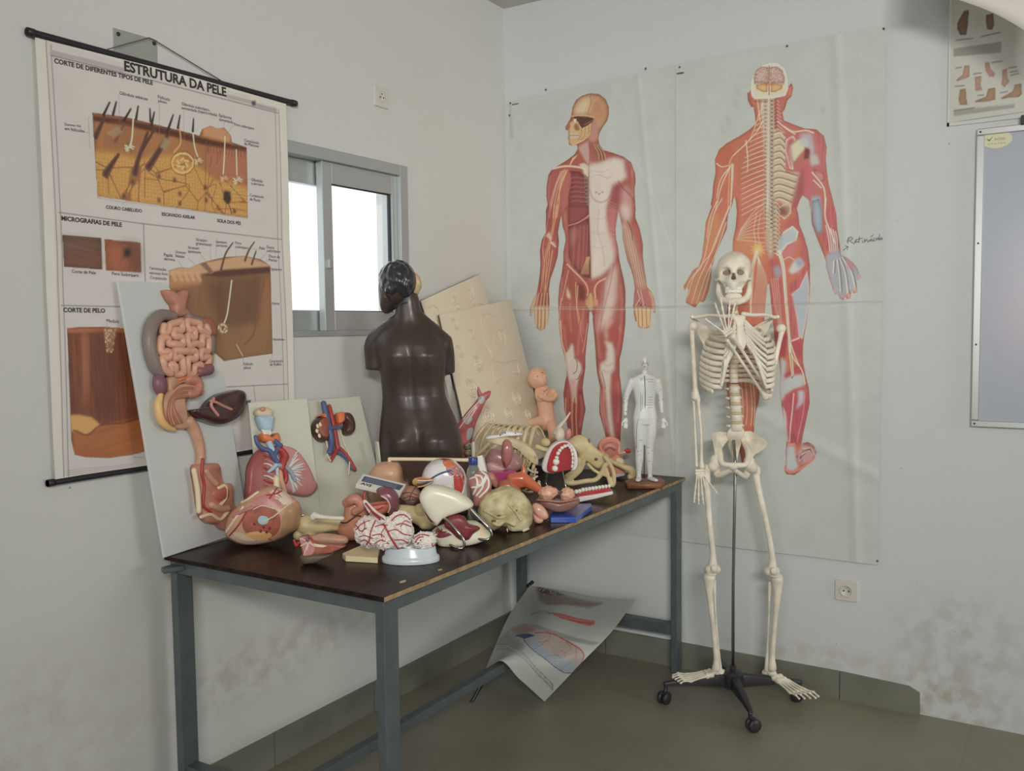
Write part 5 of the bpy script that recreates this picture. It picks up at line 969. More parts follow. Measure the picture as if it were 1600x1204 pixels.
for pts in ([(520, 580), (590, 570), (620, 590)], [(560, 610), (620, 600), (640, 570)], [(620, 650), (660, 620), (690, 600)], [(470, 540), (500, 520)]): l(J_(pts), mm(2.4), ph(70, 90, 130), .9, sm=3)
for k in range(14): a = k*.8; l(J_([(540+60*math.cos(a)*(k/14), 520+36*math.sin(a)*(k/14)), (540+66*math.cos(a+.5)*(k/14+.1), 520+40*math.sin(a+.5)*(k/14+.1))]), mm(1.6), (ph(120, 70, 66), ph(190, 170, 160))[k % 2], .8)
for o_ in (0, 14, 26): l(J_([(265, 512+o_), (330, 515+o_), (410, 560+o_), (490, 650+o_), (575, 735+o_)]), mm(3), ph(64, 64, 62) if o_ != 14 else ph(116, 116, 112), .9, sm=4)
f(J_([(230, 480), (330, 440), (420, 520), (400, 550), (330, 515), (265, 515)]), ph(110, 108, 100), 0.6, soft=4)
for o_ in (0, 10): l(J_([(575, 735), (570-o_, 765)]), mm(2), ph(80, 80, 78))
cvp.rough(0.03, 12)
fp = thing('fallen_chart', 'crumpled vessel chart fallen under the table, draped over its low stretcher', 'wall chart', (-0.62, -0.42, 0))
def place_p(u, v):
    j = np.clip(u*(NS-1), 0, NS-1).astype(int); i = np.clip((1-v)*(NT-1), 0, NT-1).astype(int)
    return SURF[i, j]-np.array(fp.location)
o = cvp.sheet('printed_sheet', print_mat('fallen_print', 0.4), fp, place_p); o.modifiers.new('even', 'SMOOTH').iterations = 2
so = o.modifiers.new('thickness', 'SOLIDIFY'); so.thickness = 0.001
Lf = fp.location
rod(W3(825, 915, 4.13)-Lf, W3(832, 909, 4.16)-Lf, 0.008).build('rod', M_black, fp, label='end of the black top rod')
rod(W3(734, 1101, 3.53)-Lf, W3(757, 1062, 3.56)-Lf, 0.007).build('rod', M_black, fp, label='end of the black bottom rod')
# ------------------------------------------------------------------ sculpting helpers for organic shapes
def sculpt_mb(c, r, feats=(), rot=None, nu=64, nv=40, noise=0.0, nf=9.0, seed=0, mb=None):
    """an ellipsoid pushed in and out: feats = (direction, angular width, amount, sharpness)"""
    mb = mb or MB(); t = MB(); t.ell((0, 0, 0), 1.0, None, nu, nv); P = np.array(t.v); d = P/np.linalg.norm(P, axis=1)[:, None]
    out = d*np.array(r if not isinstance(r, (int, float)) else (r, r, r)); ex = np.zeros(len(d))
    for ft in feats:
        a = np.array(ft[0], float); a /= np.linalg.norm(a); ang = np.arccos(np.clip(d @ a, -1, 1)); sh = ft[3] if len(ft) > 3 else 2
        ex += ft[2]*np.exp(-(ang/ft[1])**sh)
    if noise:
        rs = np.random.RandomState(seed)
        for _ in range(14):
            k = rs.normal(size=3)*nf; ex += noise*np.sin(d @ k+rs.uniform(0, 6.3))/3.5
    out = out+d*ex[:, None]
    vs = [Vector(p) for p in out]
    if rot is not None:
        M = Matrix.Rotation(rot[2], 3, 'Z') @ Matrix.Rotation(rot[1], 3, 'Y') @ Matrix.Rotation(rot[0], 3, 'X'); vs = [M @ q for q in vs]
    return mb.add([q+Vector(c) for q in vs], t.f)
def paint(o, fn):
    """painted plastic: fn(local point array) -> colours (n,3), stored on the mesh"""
    me = o.data; co = np.empty(len(me.vertices)*3, np.float32); me.vertices.foreach_get('co', co); co = co.reshape(-1, 3)
    at = me.color_attributes.new('ink', 'FLOAT_COLOR', 'POINT'); c = np.clip(fn(co), 0, 1)
    at.data.foreach_set('color', np.concatenate([c, np.ones((len(co), 1))], 1).astype(np.float32).ravel())
    return o
M_bone = mat('cream_bone_plastic', ph(196, 189, 172), 0.42, var=0.16, vscale=16, bump=0.12, bscale=50)
M_bone2 = mat('yellowed_bone', ph(182, 166, 120), 0.5, var=0.22, vscale=18, bump=0.2, bscale=70)
M_tooth = mat('tooth_white', ph(202, 198, 186), 0.25, coat=0.3)
M_disc = mat('spine_disc_plastic', ph(178, 164, 128), 0.5)
M_steelrod = mat('chrome_rod', ph(120, 120, 118), 0.22, 0.9)
M_pit = mat('deep_recess_plastic', ph(88, 74, 58), 0.8)

# ------------------------------------------------------------------ skeleton on its rolling stand
SK_ = Frame((-0.248, -1.18, 0)); KS = 1/SK_.k
sk = SK_.thing('skeleton_model', 'life size white skeleton hanging on a pole with a black rolling base', 'skeleton')
P1 = crop(1040, 380, 3.008); P2 = crop(1000, 760, 3.01)
def Sx(C, x, y, dy=0.0): q = C([(x, y)])[0]; return SK_(q[0], q[1], dy)
def bone(name, path, r, m=M_bone, par=sk, n=10, sm=5, **k): return MB().tube(path, r, n, sm, round_=True, **k).build(name, m, par)
# skull
sc_ = Sx(P1, 322, 130, 0.0); TILT = Matrix.Rotation(0.26, 3, 'Z').inverted()
def skl(v): return sc_+TILT @ Vector(v)
mb = MB(); sculpt_mb((0, 0, 0), (0.069, 0.084, 0.074), [((0, -1, -.75), .62, .020), ((.40, -.86, -.13), .255, -.040, 4), ((-.40, -.86, -.13), .255, -.040, 4), ((0, -.95, -.30), .14, -.020, 4), ((.5, -.8, .12), .2, .005), ((-.5, -.8, .12), .2, .005), ((.68, -.7, -.42), .2, .010), ((-.68, -.7, -.42), .2, .010), ((0, -.75, -.95), .34, .026), ((.9, -.35, -.6), .3, -.012), ((-.9, -.35, -.6), .3, -.012), ((.95, -.1, .0), .4, -.003), ((-.95, -.1, 0), .4, -.003), ((.7, -.8, .35), .25, -.003), ((0, .3, -1), .6, -.012), ((.36, -.75, -.66), .14, -.010), ((-.36, -.75, -.66), .14, -.010)], None, 96, 72, mb=mb)
mb.v = [tuple(skl(v)) for v in mb.v]; mb.ell(skl((0, -.058, -.052)), (.032, .032, .018)); skull = mb.build('skull', M_bone, sk)
for s in (-1, 1):
    mb = MB().ell(skl((s*.029, -0.050, -0.011)), (0.0165, 0.010, 0.0145)); mb.build('eye_socket', mat('shaded_socket_bone', ph(120, 102, 80), .8), skull, label='eye socket with its shade put into the colour')  # darker bone colour stands in for the shade inside the socket
    MB().tube([skl((s*.047, -0.066, -0.031)), skl((s*.062, -0.045, -0.034)), skl((s*.068, -0.015, -0.030))], [.0065, .0045, .0045], 8, 4).build('cheekbone', M_bone, skull)
    MB().tube([skl((s*.061, -0.005, -0.045)), skl((s*.062, -0.02, -0.09)), skl((s*.050, -0.055, -0.103))], [.008, .012, .010], 10, 5, flat=1.6, round_=True)
MB().prism([(0, .020), (-.006, .004), (-.0105, -.012), (-.004, -.0105), (0, -.013), (.004, -.0105), (.0105, -.012), (.006, .004)], 0, .014, Matrix.Translation(skl((0, -.0885, -.026))) @ TILT.to_4x4() @ Matrix(((1, 0, 0, 0), (0, 0, 1, 0), (0, 1, 0, 0), (0, 0, 0, 1)))).build('nasal_opening', M_pit, skull, label='dark nasal opening')
mb = MB(); jaw = [(-.057, -.012, -.045), (-.056, -.022, -.078), (-.046, -.050, -.104), (-.024, -.080, -.116), (0, -.088, -.119), (.024, -.080, -.116), (.046, -.050, -.104), (.056, -.022, -.078), (.057, -.012, -.045)]
mb.tube([skl(p) for p in jaw], [.007, .011, .011, .010, .012, .010, .011, .011, .007], 12, 6, flat=1.25, upv=(0, 0, 1), round_=True); mb.ell(skl((0, -.072, -.100)), (.032, .017, .019)); mandible = mb.build('mandible', M_bone, sk)
for up, par in ((1, skull), (0, mandible)):
    for k in range(12):
        a = (k-5.5)*0.2; x, y = .031*math.sin(a), -.052-.037*math.cos(a); z = -.0690 if up else -.0800
        mb = MB().box((-.0033, -.003, -.0058), (.0033, .003, .0058)); M = Matrix.Rotation(a, 3, 'Z')
        mb.v = [tuple(skl(M @ Vector(v)+Vector((x, y, z)))) for v in mb.v]; mb.build('tooth', M_tooth, par, bevel=.0018)
# spine: seven neck, twelve chest, five loin vertebrae
def vertebra(c, r, h, name='vertebra'):
    mb = MB().lathe([(r*.86, -h/2), (r, -h*.42), (r*.86, 0), (r, h*.42), (r*.86, h/2)], c, 14)
    c = Vector(c)
    mb.tube([c+Vector((0, r*.8, 0)), c+Vector((0, r*1.9, -h*.25)), c+Vector((0, r*2.7, -h*.7))], [r*.42, r*.25, r*.2], 8, 3)
    for s in (-1, 1): mb.tube([c+Vector((s*r*.5, r*.8, 0)), c+Vector((s*r*1.45, r*1.25, h*.1))], [r*.3, r*.18], 8, 2)
    return mb.build(name, M_bone, sk)
spine = [Sx(P1, 322, 250, .03), Sx(P1, 326, 320, .035), Sx(P1, 335, 360, .055), Sx(P1, 332, 460, .075), Sx(P1, 322, 560, .06), Sx(P1, 322, 640, .035), Sx(P1, 330, 760, .02), Sx(P1, 336, 880, .03)]
cv_ = catmull(spine, 30); L = [0]
for a, b_ in zip(cv_, cv_[1:]): L.append(L[-1]+(b_-a).length)
def on_spine(t): s = t*L[-1]; i = min(len(cv_)-2, max(0, int(np.searchsorted(L, s))-1)); return cv_[i].lerp(cv_[i+1], (s-L[i])/max(1e-9, L[i+1]-L[i]))
VZ = [k*.031+.02 for k in range(7)]+[.235+k*.0365 for k in range(12)]+[.70+k*.068 for k in range(5)]
TH = []
for i, t in enumerate(VZ):
    c = on_spine(t); h = (.013 if i < 7 else .0155 if i < 19 else .027); r = (.0115 if i < 7 else .014+.0004*(i-7) if i < 19 else .0215+.0006*(i-19))
    vertebra(c, r, h); TH.append(c)
    if i < 23:
        c2 = (on_spine(VZ[i+1])+c)/2; MB().lathe([(r*.8, -.004), (r*.98, -.002), (r*.98, .002), (r*.8, .004)], c2, 12).build('spinal_disc', M_disc, sk)
for i in (1, 3, 5): MB().ell(TH[i]+Vector((.014, .004, 0)), .0035, None, 8, 6).build('nerve_root', mat('orange_nerve', ph(206, 130, 50), .4), sk, label='orange nerve root')
# rib cage
RW = [.078, .108, .123, .131, .135, .138, .139, .139, .138, .136, .130, .118]
st0, st1 = Sx(P1, 344, 338, -.085), Sx(P1, 362, 500, -.115)
for i in range(12):
    zv = TH[7+i]; w_ = RW[i]; dz = .024+.0026*i
    for s in (-1, 1):
        A = zv+Vector((s*.016, .018, 0)); B = zv+Vector((s*w_*.62, .045, -.004)); C3 = Vector((zv.x+s*w_, zv.y-.035, zv.z-dz*.55)); D3 = Vector((zv.x+s*w_*.86, zv.y-.105-.002*i, zv.z-dz)); E3 = Vector((zv.x+s*w_*.62, zv.y-.145, zv.z-dz*1.12))
        pts = [A, B, C3, D3, E3] if i < 10 else [A, B, C3] if i == 11 else [A, B, C3, D3]
        MB().tube(pts, [.0044, .0054, .0062, .0068, .0058], 8, 5, flat=1.45, upv=(0, 0, 1), round_=True).build('rib', M_bone, sk)
        if i < 10:
            f_ = min(1, i/7.5); S0 = st0.lerp(st1, .12+.80*f_)+Vector((s*.016, 0.004, 0))
            if i >= 7: S0 = S0+Vector((s*(.020+.012*(i-7)), .004, -.012-.016*(i-7)))
            MB().tube([E3, E3.lerp(S0, .5)+Vector((0, -.006, -.004 if i < 4 else -.010)), S0], [.0048, .0046, .005], 8, 4, flat=1.3, upv=(0, 0, 1)).build('costal_cartilage', M_disc if i > 20 else M_bone, sk)
mb = MB(); d = st1-st0
rings = []
for t, w_ in ((0, .020), (.06, .026), (.2, .018), (.28, .013), (.42, .0145), (.6, .018), (.78, .019), (.9, .012), (1.0, .005)):
    c = st0+d*t; rings.append([c+Vector((w_*math.cos(a), .006*math.sin(a), 0)) for a in [2*math.pi*k/14 for k in range(14)]])
mb.loft(rings); mb.build('sternum', M_bone, sk)
for s, a, b_ in ((-1, Sx(P1, 140, 348, -.02), Sx(P1, 318, 340, -.085)), (1, Sx(P1, 512, 348, -.02), Sx(P1, 366, 332, -.085))):
    m1 = a.lerp(b_, .35)+Vector((0, -.012, .006)); m2 = a.lerp(b_, .7)+Vector((0, -.02, .0)); bone('clavicle', [a, m1, m2, b_], [.007, .006, .0065, .009])
    top = a+Vector((0, .03, -.01)); mb = MB(); inn = Vector((s*.066, top.y+.060, top.z-.045)); low = Vector((s*.082, top.y+.06, top.z-.135))
    out = [top, inn, inn+Vector((-s*.004, .004, -.05)), low, low+Vector((s*.012, -.002, .02)), top+Vector((s*-.012, .018, -.04))]
    n = len(out); mb.add([p for p in out]+[p+Vector((0, .005, 0)) for p in out], [tuple(range(n)), tuple(range(2*n-1, n-1, -1))]+[(i, (i+1) % n, n+(i+1) % n, n+i) for i in range(n)])
    mb.tube([inn+Vector((0, .006, 0)), top+Vector((0, .012, .006)), a+Vector((s*.012, .0, .002))], [.004, .006, .008], 8, 4, round_=True); mb.build('scapula', M_bone, sk, bevel=.002)
# arms
def long_bone(name, a, b_, r, e0, e1, bend=(0, 0, 0)):
    a, b_ = Vector(a), Vector(b_); m1 = a.lerp(b_, .12); m2 = a.lerp(b_, .5)+Vector(bend); m3 = a.lerp(b_, .88)
    return bone(name, [a, m1, m2, m3, b_], [e0, e0*.8, r, r, r, r*1.05, e1*.8, e1])
def hand(name, w_, dirs, curl, palm, sc=1.0, fr=.0034):
    """wrist point, five finger directions; bones of palm and fingers"""
    h = MB(); w_ = Vector(w_)
    for k in range(8): h.ell(w_+palm[0]*((k % 4-1.5)*.0095)+palm[1]*(.006+.011*(k//4)), (.0068, .006, .0062), None, 8, 6)
    root = h.build(name, M_bone, sk)
    for i, (off_, d, lens) in enumerate(dirs):
        p = w_+palm[0]*off_+palm[1]*.024; dv = Vector(d).normalized()
        for j, ln in enumerate(lens):
            q = p+dv*ln*sc; mid = p.lerp(q, .5)
            MB().tube([p, p.lerp(q, .15), mid, p.lerp(q, .85), q], [fr*1.45, fr*1.1, fr*.85, fr*1.05, fr*1.35], 8, 2, round_=True).build('finger_bone' , M_bone, root)
            p = q+dv*.002; dv = (dv+Vector(curl)*(.5 if j else .2)).normalized()
    return root
shL = Sx(P1, 122, 392, 0.005); elL = Sx(P1, 142, 722, .02); wrL = Sx(P1, 158, 1050, -.01)
MB().ell(shL+Vector((.006, 0, .002)), .0185, None, 14, 10).build('humerus_head', M_bone, sk); long_bone('humerus', shL, elL, .0085, .014, .017)
long_bone('ulna', elL+Vector((-.006, .012, .012)), wrL+Vector((-.010, .002, .004)), .0055, .010, .0065); long_bone('radius', elL+Vector((.008, -.006, -.008)), wrL+Vector((.010, 0, 0)), .006, .009, .0105, (.003, -.004, 0))
X, Z = Vector((1, .3, 0)).normalized(), Vector((0, 0, -1))
hand('left_hand', wrL+Vector((.002, -.002, -.008)), [(-.012, (-.12, 0, -1), (.042, .026, .017, .012)), (-.004, (-.02, 0, -1), (.044, .030, .019, .013)), (.004, (.08, 0, -1), (.044, .028, .018, .013)), (.011, (.22, .05, -1), (.04, .026, .016, .012)), (.017, (.55, -.1, -.8), (.034, .026, .02))], (.03, -.10, 0), (X, Z)).name = 'hand'
shR = Sx(P1, 548, 402, 0.0); elR = Sx(P1, 482, 712, -.03); wrR = Sx(P1, 308, 440, -.150)
MB().ell(shR+Vector((-.004, 0, .002)), .0185, None, 14, 10).build('humerus_head', M_bone, sk); long_bone('humerus', shR, elR, .0085, .014, .017)
long_bone('ulna', elR+Vector((-.012, -.004, -.008)), wrR+Vector((-.012, .004, -.014)), .0058, .012, .007); long_bone('radius', elR+Vector((0, -.012, .012)), wrR+Vector((.008, 0, 0)), .006, .009, .011)
pd = (wrR-elR).normalized(); px_ = Vector((.8, .1, .55))
hand('right_hand', wrR+pd*.012, [(-.014, (-.72, -.05, .5), (.036, .024, .016)), (-.007, (-.40, -.06, 1), (.042, .028, .018, .012)), (.001, (-.22, -.04, 1), (.044, .034, .022, .014)), (.008, (.04, -.02, 1), (.043, .028, .018, .012)), (.014, (.22, 0, 1), (.040, .024, .015, .011))], (.05, .06, .05), (px_, pd)).name = 'hand'
# pelvis
mb = MB(); hpL, hpR = Sx(P1, 228, 1040, .0), Sx(P1, 400, 1048, .0)
sac0, sac1, pub = Sx(P1, 330, 905, .045), Sx(P1, 325, 985, .085), Sx(P1, 318, 1048, -.055)
for s, hp, wing, tip, brim in ((-1, hpL, Sx(P1, 240, 915, .03), Sx(P1, 215, 905, -.02), Sx(P1, 255, 985, .0)), (1, hpR, Sx(P1, 415, 915, .03), Sx(P1, 478, 940, -.03), Sx(P1, 388, 985, .0))):
    crest = [sac0+Vector((s*.02, .02, -.01)), sac0+Vector((s*.03, .012, .012)), wing.lerp(tip, .0)+Vector((0, .012, .022)), tip+Vector((s*-.004, 0, .008)), tip+Vector((s*-.004, -.004, -.015)), hp+Vector((s*-.004, -.015, .034)), brim]
    c_ = catmull(crest, 5, True); cen = sum(crest, Vector())/len(crest)+Vector((0, .028, 0)); n = len(c_)
    rings = [[cen+(p-cen)*t+Vector((0, .010*(1-t*t)+o_, 0)) for p in c_] for o_, ts in ((0, (.05, .35, .7, .95)),) for t in ts]+[[p+Vector((0, -.003, 0)) for p in c_], [p+Vector((0, .009, .002)) for p in c_]]+[[cen+(p-cen)*t+Vector((0, .010*(1-t*t)+.009, 0)) for p in c_] for t in (.9, .6, .3, .05)]
    mb.loft(rings)
    mb.tube([brim+Vector((0, .05, .03)), brim, hp.lerp(pub, .35)+Vector((0, -.02, .012)), pub+Vector((s*.012, 0, .004))], [.012, .012, .010, .011], 10, 5, round_=True)
    mb.tube([hp+Vector((s*-.006, 0, .02)), hp+Vector((s*-.012, .01, -.025)), hp.lerp(pub, .3)+Vector((0, .015, -.04)), pub+Vector((s*.010, .01, -.018))], [.022, .015, .013, .009], 10, 5, round_=True)
    mb.ell(hp+Vector((s*-.004, 0, .004)), .024)
mb.ell(pub, (.016, .012, .016)); mb.build('pelvis', M_bone, sk, vox=.0032, it=3)
mb = MB().tube([sac0+Vector((0, 0, .012)), sac0.lerp(sac1, .5)+Vector((0, .012, 0)), sac1, sac1+Vector((0, -.012, -.03))], [.034, .027, .016, .006], 14, 5, flat=.45, upv=(0, 1, 0), round_=True); mb.build('sacrum', M_bone, sk)
# legs
for s, hp, kn, an, kt in ((-1, hpL, Sx(P2, 342, 382, -.02), Sx(P2, 358, 855, .0), Sx(P2, 326, 428, -.015)), (1, hpR, Sx(P2, 620, 392, -.02), Sx(P2, 622, 850, .0), Sx(P2, 645, 436, -.015))):
    h = hp+Vector((s*.004, -.008, -.004)); tro = hp+Vector((s*.026, .006, -.022)); MB().ell(h, .021, None, 14, 10).build('femur_head', M_bone, sk)
    mb = MB().tube([h, h.lerp(tro, .6), tro], [.012, .012, .014], 10, 3, round_=True).tube([tro+Vector((0, 0, .012)), tro+Vector((0, 0, -.04)), tro.lerp(kn, .5)+Vector((s*.004, -.008, 0)), kn+Vector((0, 0, .06)), kn], [.013, .014, .0112, .0118, .020], 12, 5, round_=True)
    for q in (-1, 1): mb.ell(kn+Vector((q*.016, .004, -.006)), (.016, .022, .017))
    mb.build('femur', M_bone, sk, vox=.0032, it=2); MB().ell(kn+Vector((0, -.026, .004)), (.014, .008, .015), None, 14, 8).build('patella', M_bone, sk)
    mb = MB().tube([kt+Vector((0, 0, 0)), kt+Vector((0, 0, -.02)), kt+Vector((0, -.004, -.06)), kt.lerp(an, .5), an+Vector((0, 0, .05)), an], [.025, .022, .014, .0095, .0105, .017], 12, 5, round_=True); mb.build('tibia', M_bone, sk)
    bone('fibula', [kt+Vector((s*-.024 if s > 0 else .022, .016, -.02)), kt.lerp(an, .5)+Vector((s*-.02 if s > 0 else .016, .014, 0)), an+Vector((s*-.02 if s > 0 else .018, .01, -.012))], [.008, .0045, .004, .0045, .009])
    MB().lathe([(.014, -.004), (.023, -.003), (.023, .003), (.014, .004)], kt.lerp(kn, .42), 16).build('knee_cartilage', M_bone, sk)
    if s < 0: heel, toe, side = Sx(P2, 385, 882, .01), Sx(P2, 160, 898, -.03), Vector((.05, -1, 0))
    else: heel, toe, side = Sx(P2, 596, 880, .03), Sx(P2, 806, 990, -.10), Vector((-1, -.45, 0))
    side.normalize(); up = Vector((0, 0, 1)); dv = (toe-heel); mb = MB(); mb.ell(heel+up*.004, (.020, .018, .017)); mb.ell(heel+dv*.12+up*.014, (.019, .019, .015))
    for k in range(6): mb.ell(heel+dv*(.24+.09*(k//3))+side*((k % 3-1)*.016)+up*(.008-.003*(k//3)), .0125, None, 10, 8)
    foot = mb.build('foot', M_bone, sk, vox=.0028, it=2)
    for k in range(5):
        o_ = side*((k-2)*.0135); a = heel+dv*.38+o_*.9+up*.006; b2 = heel+dv*.70+o_*1.35+up*(-.004); c2 = heel+dv*(.88-.012*abs(k-1))+o_*1.5+up*.001; e2 = heel+dv*(1.0-.03*abs(k-1))+o_*1.5+up*-.006
        for p, q, r in ((a, b2, .0046), (b2, c2, .0040), (c2, e2, .0036)): MB().tube([p, p.lerp(q, .2), p.lerp(q, .5), p.lerp(q, .8), q], [r*1.4, r, r*.8, r, r*1.35], 8, 2, round_=True).build('toe_bone', M_bone, foot)
# stand
M_base = mat('black_stand_plastic', ph(40, 38, 44), 0.38)
bp = Sx(P1, 320, 925, .03)
MB().tube([Vector((0, 0, .08)), Vector((0, 0, .5)), Vector((bp.x, .0, bp.z-.09)), bp], .0062, 12).build('stand_pole', M_steelrod, sk)
mb = MB().lathe([(.0, .060), (.034, .060), (.040, .072), (.040, .118), (.030, .128), (.012, .130), (.012, .150), (.0, .150)], (0, 0, 0), 24)
base = mb.build('stand_base', M_base, sk, auto=.6)
for k in range(4):
    a = math.radians(121.5+90.5*k)-RZ; d = Vector((math.cos(a), math.sin(a), 0)); n = Vector((-d.y, d.x, 0)); rings = []
    for t, w_, zt, zb in ((.02, .020, .118, .066), (.10, .019, .110, .072), (.20, .015, .096, .076), (.262, .011, .086, .072), (.272, .008, .084, .074)):
        rings.append([d*t+n*w_+Vector((0, 0, zb)), d*t-n*w_+Vector((0, 0, zb)), d*t-n*w_*.7+Vector((0, 0, zt)), d*t+n*w_*.7+Vector((0, 0, zt))])
    MB().loft(rings).build('base_leg', M_base, base, bevel=.003)
    c = d*.263; ca = a+.9+k; u = Vector((math.cos(ca), math.sin(ca), 0)); cs = MB().tube([c+Vector((0, 0, .078)), c+Vector((0, 0, .056)), c+u*.012+Vector((0, 0, .036))], .008, 10, 2)
    for q in (-1, 1): cs.lathe([(.004, -.009), (.022, -.008), (.0255, -.003), (.0255, .003), (.022, .008), (.004, .009)], c+u*.012+Vector((-u.y, u.x, 0))*q*.0115+Vector((0, 0, .0258)), 20, Matrix.Rotation(ca, 3, 'Z') @ Matrix.Rotation(math.pi/2, 3, 'X'))
    cs.tube([c+u*.012+Vector((-u.y, u.x, 0))*q*.012+Vector((0, 0, .0258)) for q in (-1, 1)], .009, 10)
    cs.build('caster', M_base, base)
# ------------------------------------------------------------------ dark torso seen from behind
TR = Frame((-1.02, -0.27, TABLE_Z)); Z1 = crop(540, 400, 3.7625); Z2 = crop(570, 400, 7.525)
def Tr(C, x, y, dy=0.0): q = C([(x, y)])[0]; return TR(q[0], q[1], dy)
tm = TR.thing('torso_mannequin', 'dark brown torso model standing with its back turned, black hair', 'anatomical torso')
M_tor = mat('dark_brown_gloss', ph(52, 43, 36), 0.40, coat=0.10, var=0.10, vscale=6)
M_hair = mat('black_painted_hair', ph(36, 38, 44), 0.22, coat=0.5, bump=0.6, bscale=70)
mb = MB(); rings = []
prof = [(1466, 215, 680, .092), (1330, 205, 694, .100), (1200, 193, 695, .112), (1120, 195, 688, .118), (1060, 200, 678, .116), (1000, 203, 662, .108), (940, 208, 640, .098), (880, 214, 612, .088), (820, 216, 588, .080), (760, 212, 580, .078), (700, 206, 585, .082), (640, 196, 592, .088), (580, 186, 594, .092), (520, 172, 580, .086), (480, 172, 562, .075), (440, 200, 535, .060), (410, 245, 500, .050), (380, 280, 470, .044), (340, 292, 452, .041), (300, 296, 440, .040), (255, 305, 432, .038), (215, 320, 420, .034)]
for y, xl, xr, dp in prof:
    a, b_ = Tr(Z1, xl, y), Tr(Z1, xr, y); c = (a+b_)/2; w_ = (b_.x-a.x)/2; ring = []
    for k in range(40):
        t = 2*math.pi*k/40; ct, st_ = math.cos(t), math.sin(t); e = .86
        p = Vector((w_*math.copysign(abs(ct)**e, ct), dp*math.copysign(abs(st_)**e, st_), 0))
        if st_ < 0:
            u = p.x/w_; g = math.exp(-(u/.16)**2); depth = float(np.interp(y, [215, 400, 560, 700, 900, 980, 1060, 1150, 1466], [0, .002, .008, .010, .006, .004, .013, .020, .024]))
            p.y += depth*g
            p.y -= .010*math.exp(-((abs(u)-.50)/.24)**2)*math.exp(-((y-600)/75)**2)
            p.y -= .018*math.exp(-((abs(u)-.5)/.32)**2)*math.exp(-((y-1080)/80)**2)
            p.y += .007*math.exp(-((y-860)/110)**2)
        q_ = c+p; q_.z = max(q_.z, .001); ring.append(q_)
    rings.append(ring)
mb.loft(rings)
mb.ell(Tr(Z1, 188, 520), (.047, .046, .050)).ell(Tr(Z1, 562, 520, .02), (.042, .046, .050)).tube([Tr(Z1, 330, 380), Tr(Z1, 250, 450), Tr(Z1, 195, 505)], [.034, .044, .046], 14, 4, round_=True).tube([Tr(Z1, 430, 380), Tr(Z1, 490, 450, .01), Tr(Z1, 555, 510, .02)], [.034, .044, .044], 14, 4, round_=True)
sh = Tr(Z1, 196, 500); mb.tube([sh+Vector((.02, 0, .01)), Tr(Z1, 182, 530), Tr(Z1, 178, 600), Tr(Z1, 178, 668)], [.048, .046, .040, .038], 16, 5)
sh = Tr(Z1, 552, 500, .02); mb.tube([sh, Tr(Z1, 575, 580, .05), Tr(Z1, 588, 690, .06)], [.048, .042, .036], 16, 5)
mb.build('torso', M_tor, tm, vox=.006, it=4)
hc = Tr(Z2, 385, 330); HD = Matrix.Rotation(math.radians(128), 3, 'Z').inverted()          # the head looks to the viewer's left, away
fm = Matrix.Rotation(math.radians(-128), 3, 'Z')
mb = MB(); sculpt_mb((0, 0, 0), (.052, .066, .074), [((0, -.75, -.85), .5, .022), ((0, -1, -.22), .14, .016), ((0, -.95, .1), .35, .002), ((.35, -.9, .02), .16, -.008), ((-.35, -.9, .02), .16, -.008), ((0, -.9, -.62), .16, .004), ((0, -.62, -1.05), .3, .016), ((0, .4, -1), .5, -.006)], None, 64, 48, mb=mb)
mb.v = [tuple(hc+fm @ Vector(v)+Vector((-.010, .0, -.012))) for v in mb.v]; head = mb.build('head', M_tor, tm)
mb = MB(); sculpt_mb((0, 0, 0), (.062, .073, .076), [((0, -1, -.45), .5, -.024), ((0, -.2, -1), .5, -.018), ((0, -.1, 1), .2, .003)], None, 90, 64, .0022, 9.0, 3, mb=mb)
mb.v = [tuple(hc+fm @ Vector(v)+Vector((.0, -.006, .010))) for v in mb.v]; hair = mb.build('hair', M_hair, tm)
MB().ell(Tr(Z2, 425, 108), (.007, .007, .006)).build('hair_tuft', M_hair, hair)
mb = MB().tube([Tr(Z2, 262, 430, -.035), Tr(Z2, 245, 465, -.042), Tr(Z2, 262, 510, -.040), Tr(Z2, 285, 530, -.035)], [.004, .006, .005, .004], 10, 5, flat=1.6).ell(Tr(Z2, 270, 470, -.034), (.006, .005, .013)); mb.build('ear', M_tor, head)
br = Tr(Z2, 578, 330, .02); sculpt_mb(br, (.026, .045, .042), [], None, 32, 24, .002, 9).build('exposed_skull', M_bone2, tm, label='cream skull half showing behind the hair')
MB().tube([Tr(Z2, 560, 200, .012), Tr(Z2, 600, 235, .0), Tr(Z2, 622, 300, .0), Tr(Z2, 610, 350, -.002)], [.006, .010, .009, .005], 10, 5).build('brain_edge', mat('pink_brain_plastic', ph(176, 130, 116), .4), tm)
MB().tube([Tr(Z2, 350, 598, -.043), Tr(Z2, 390, 572, -.045), Tr(Z2, 450, 552, -.044), Tr(Z2, 500, 545, -.042)], .0022, 8, 4).build('neck_seam', M_black, tm)

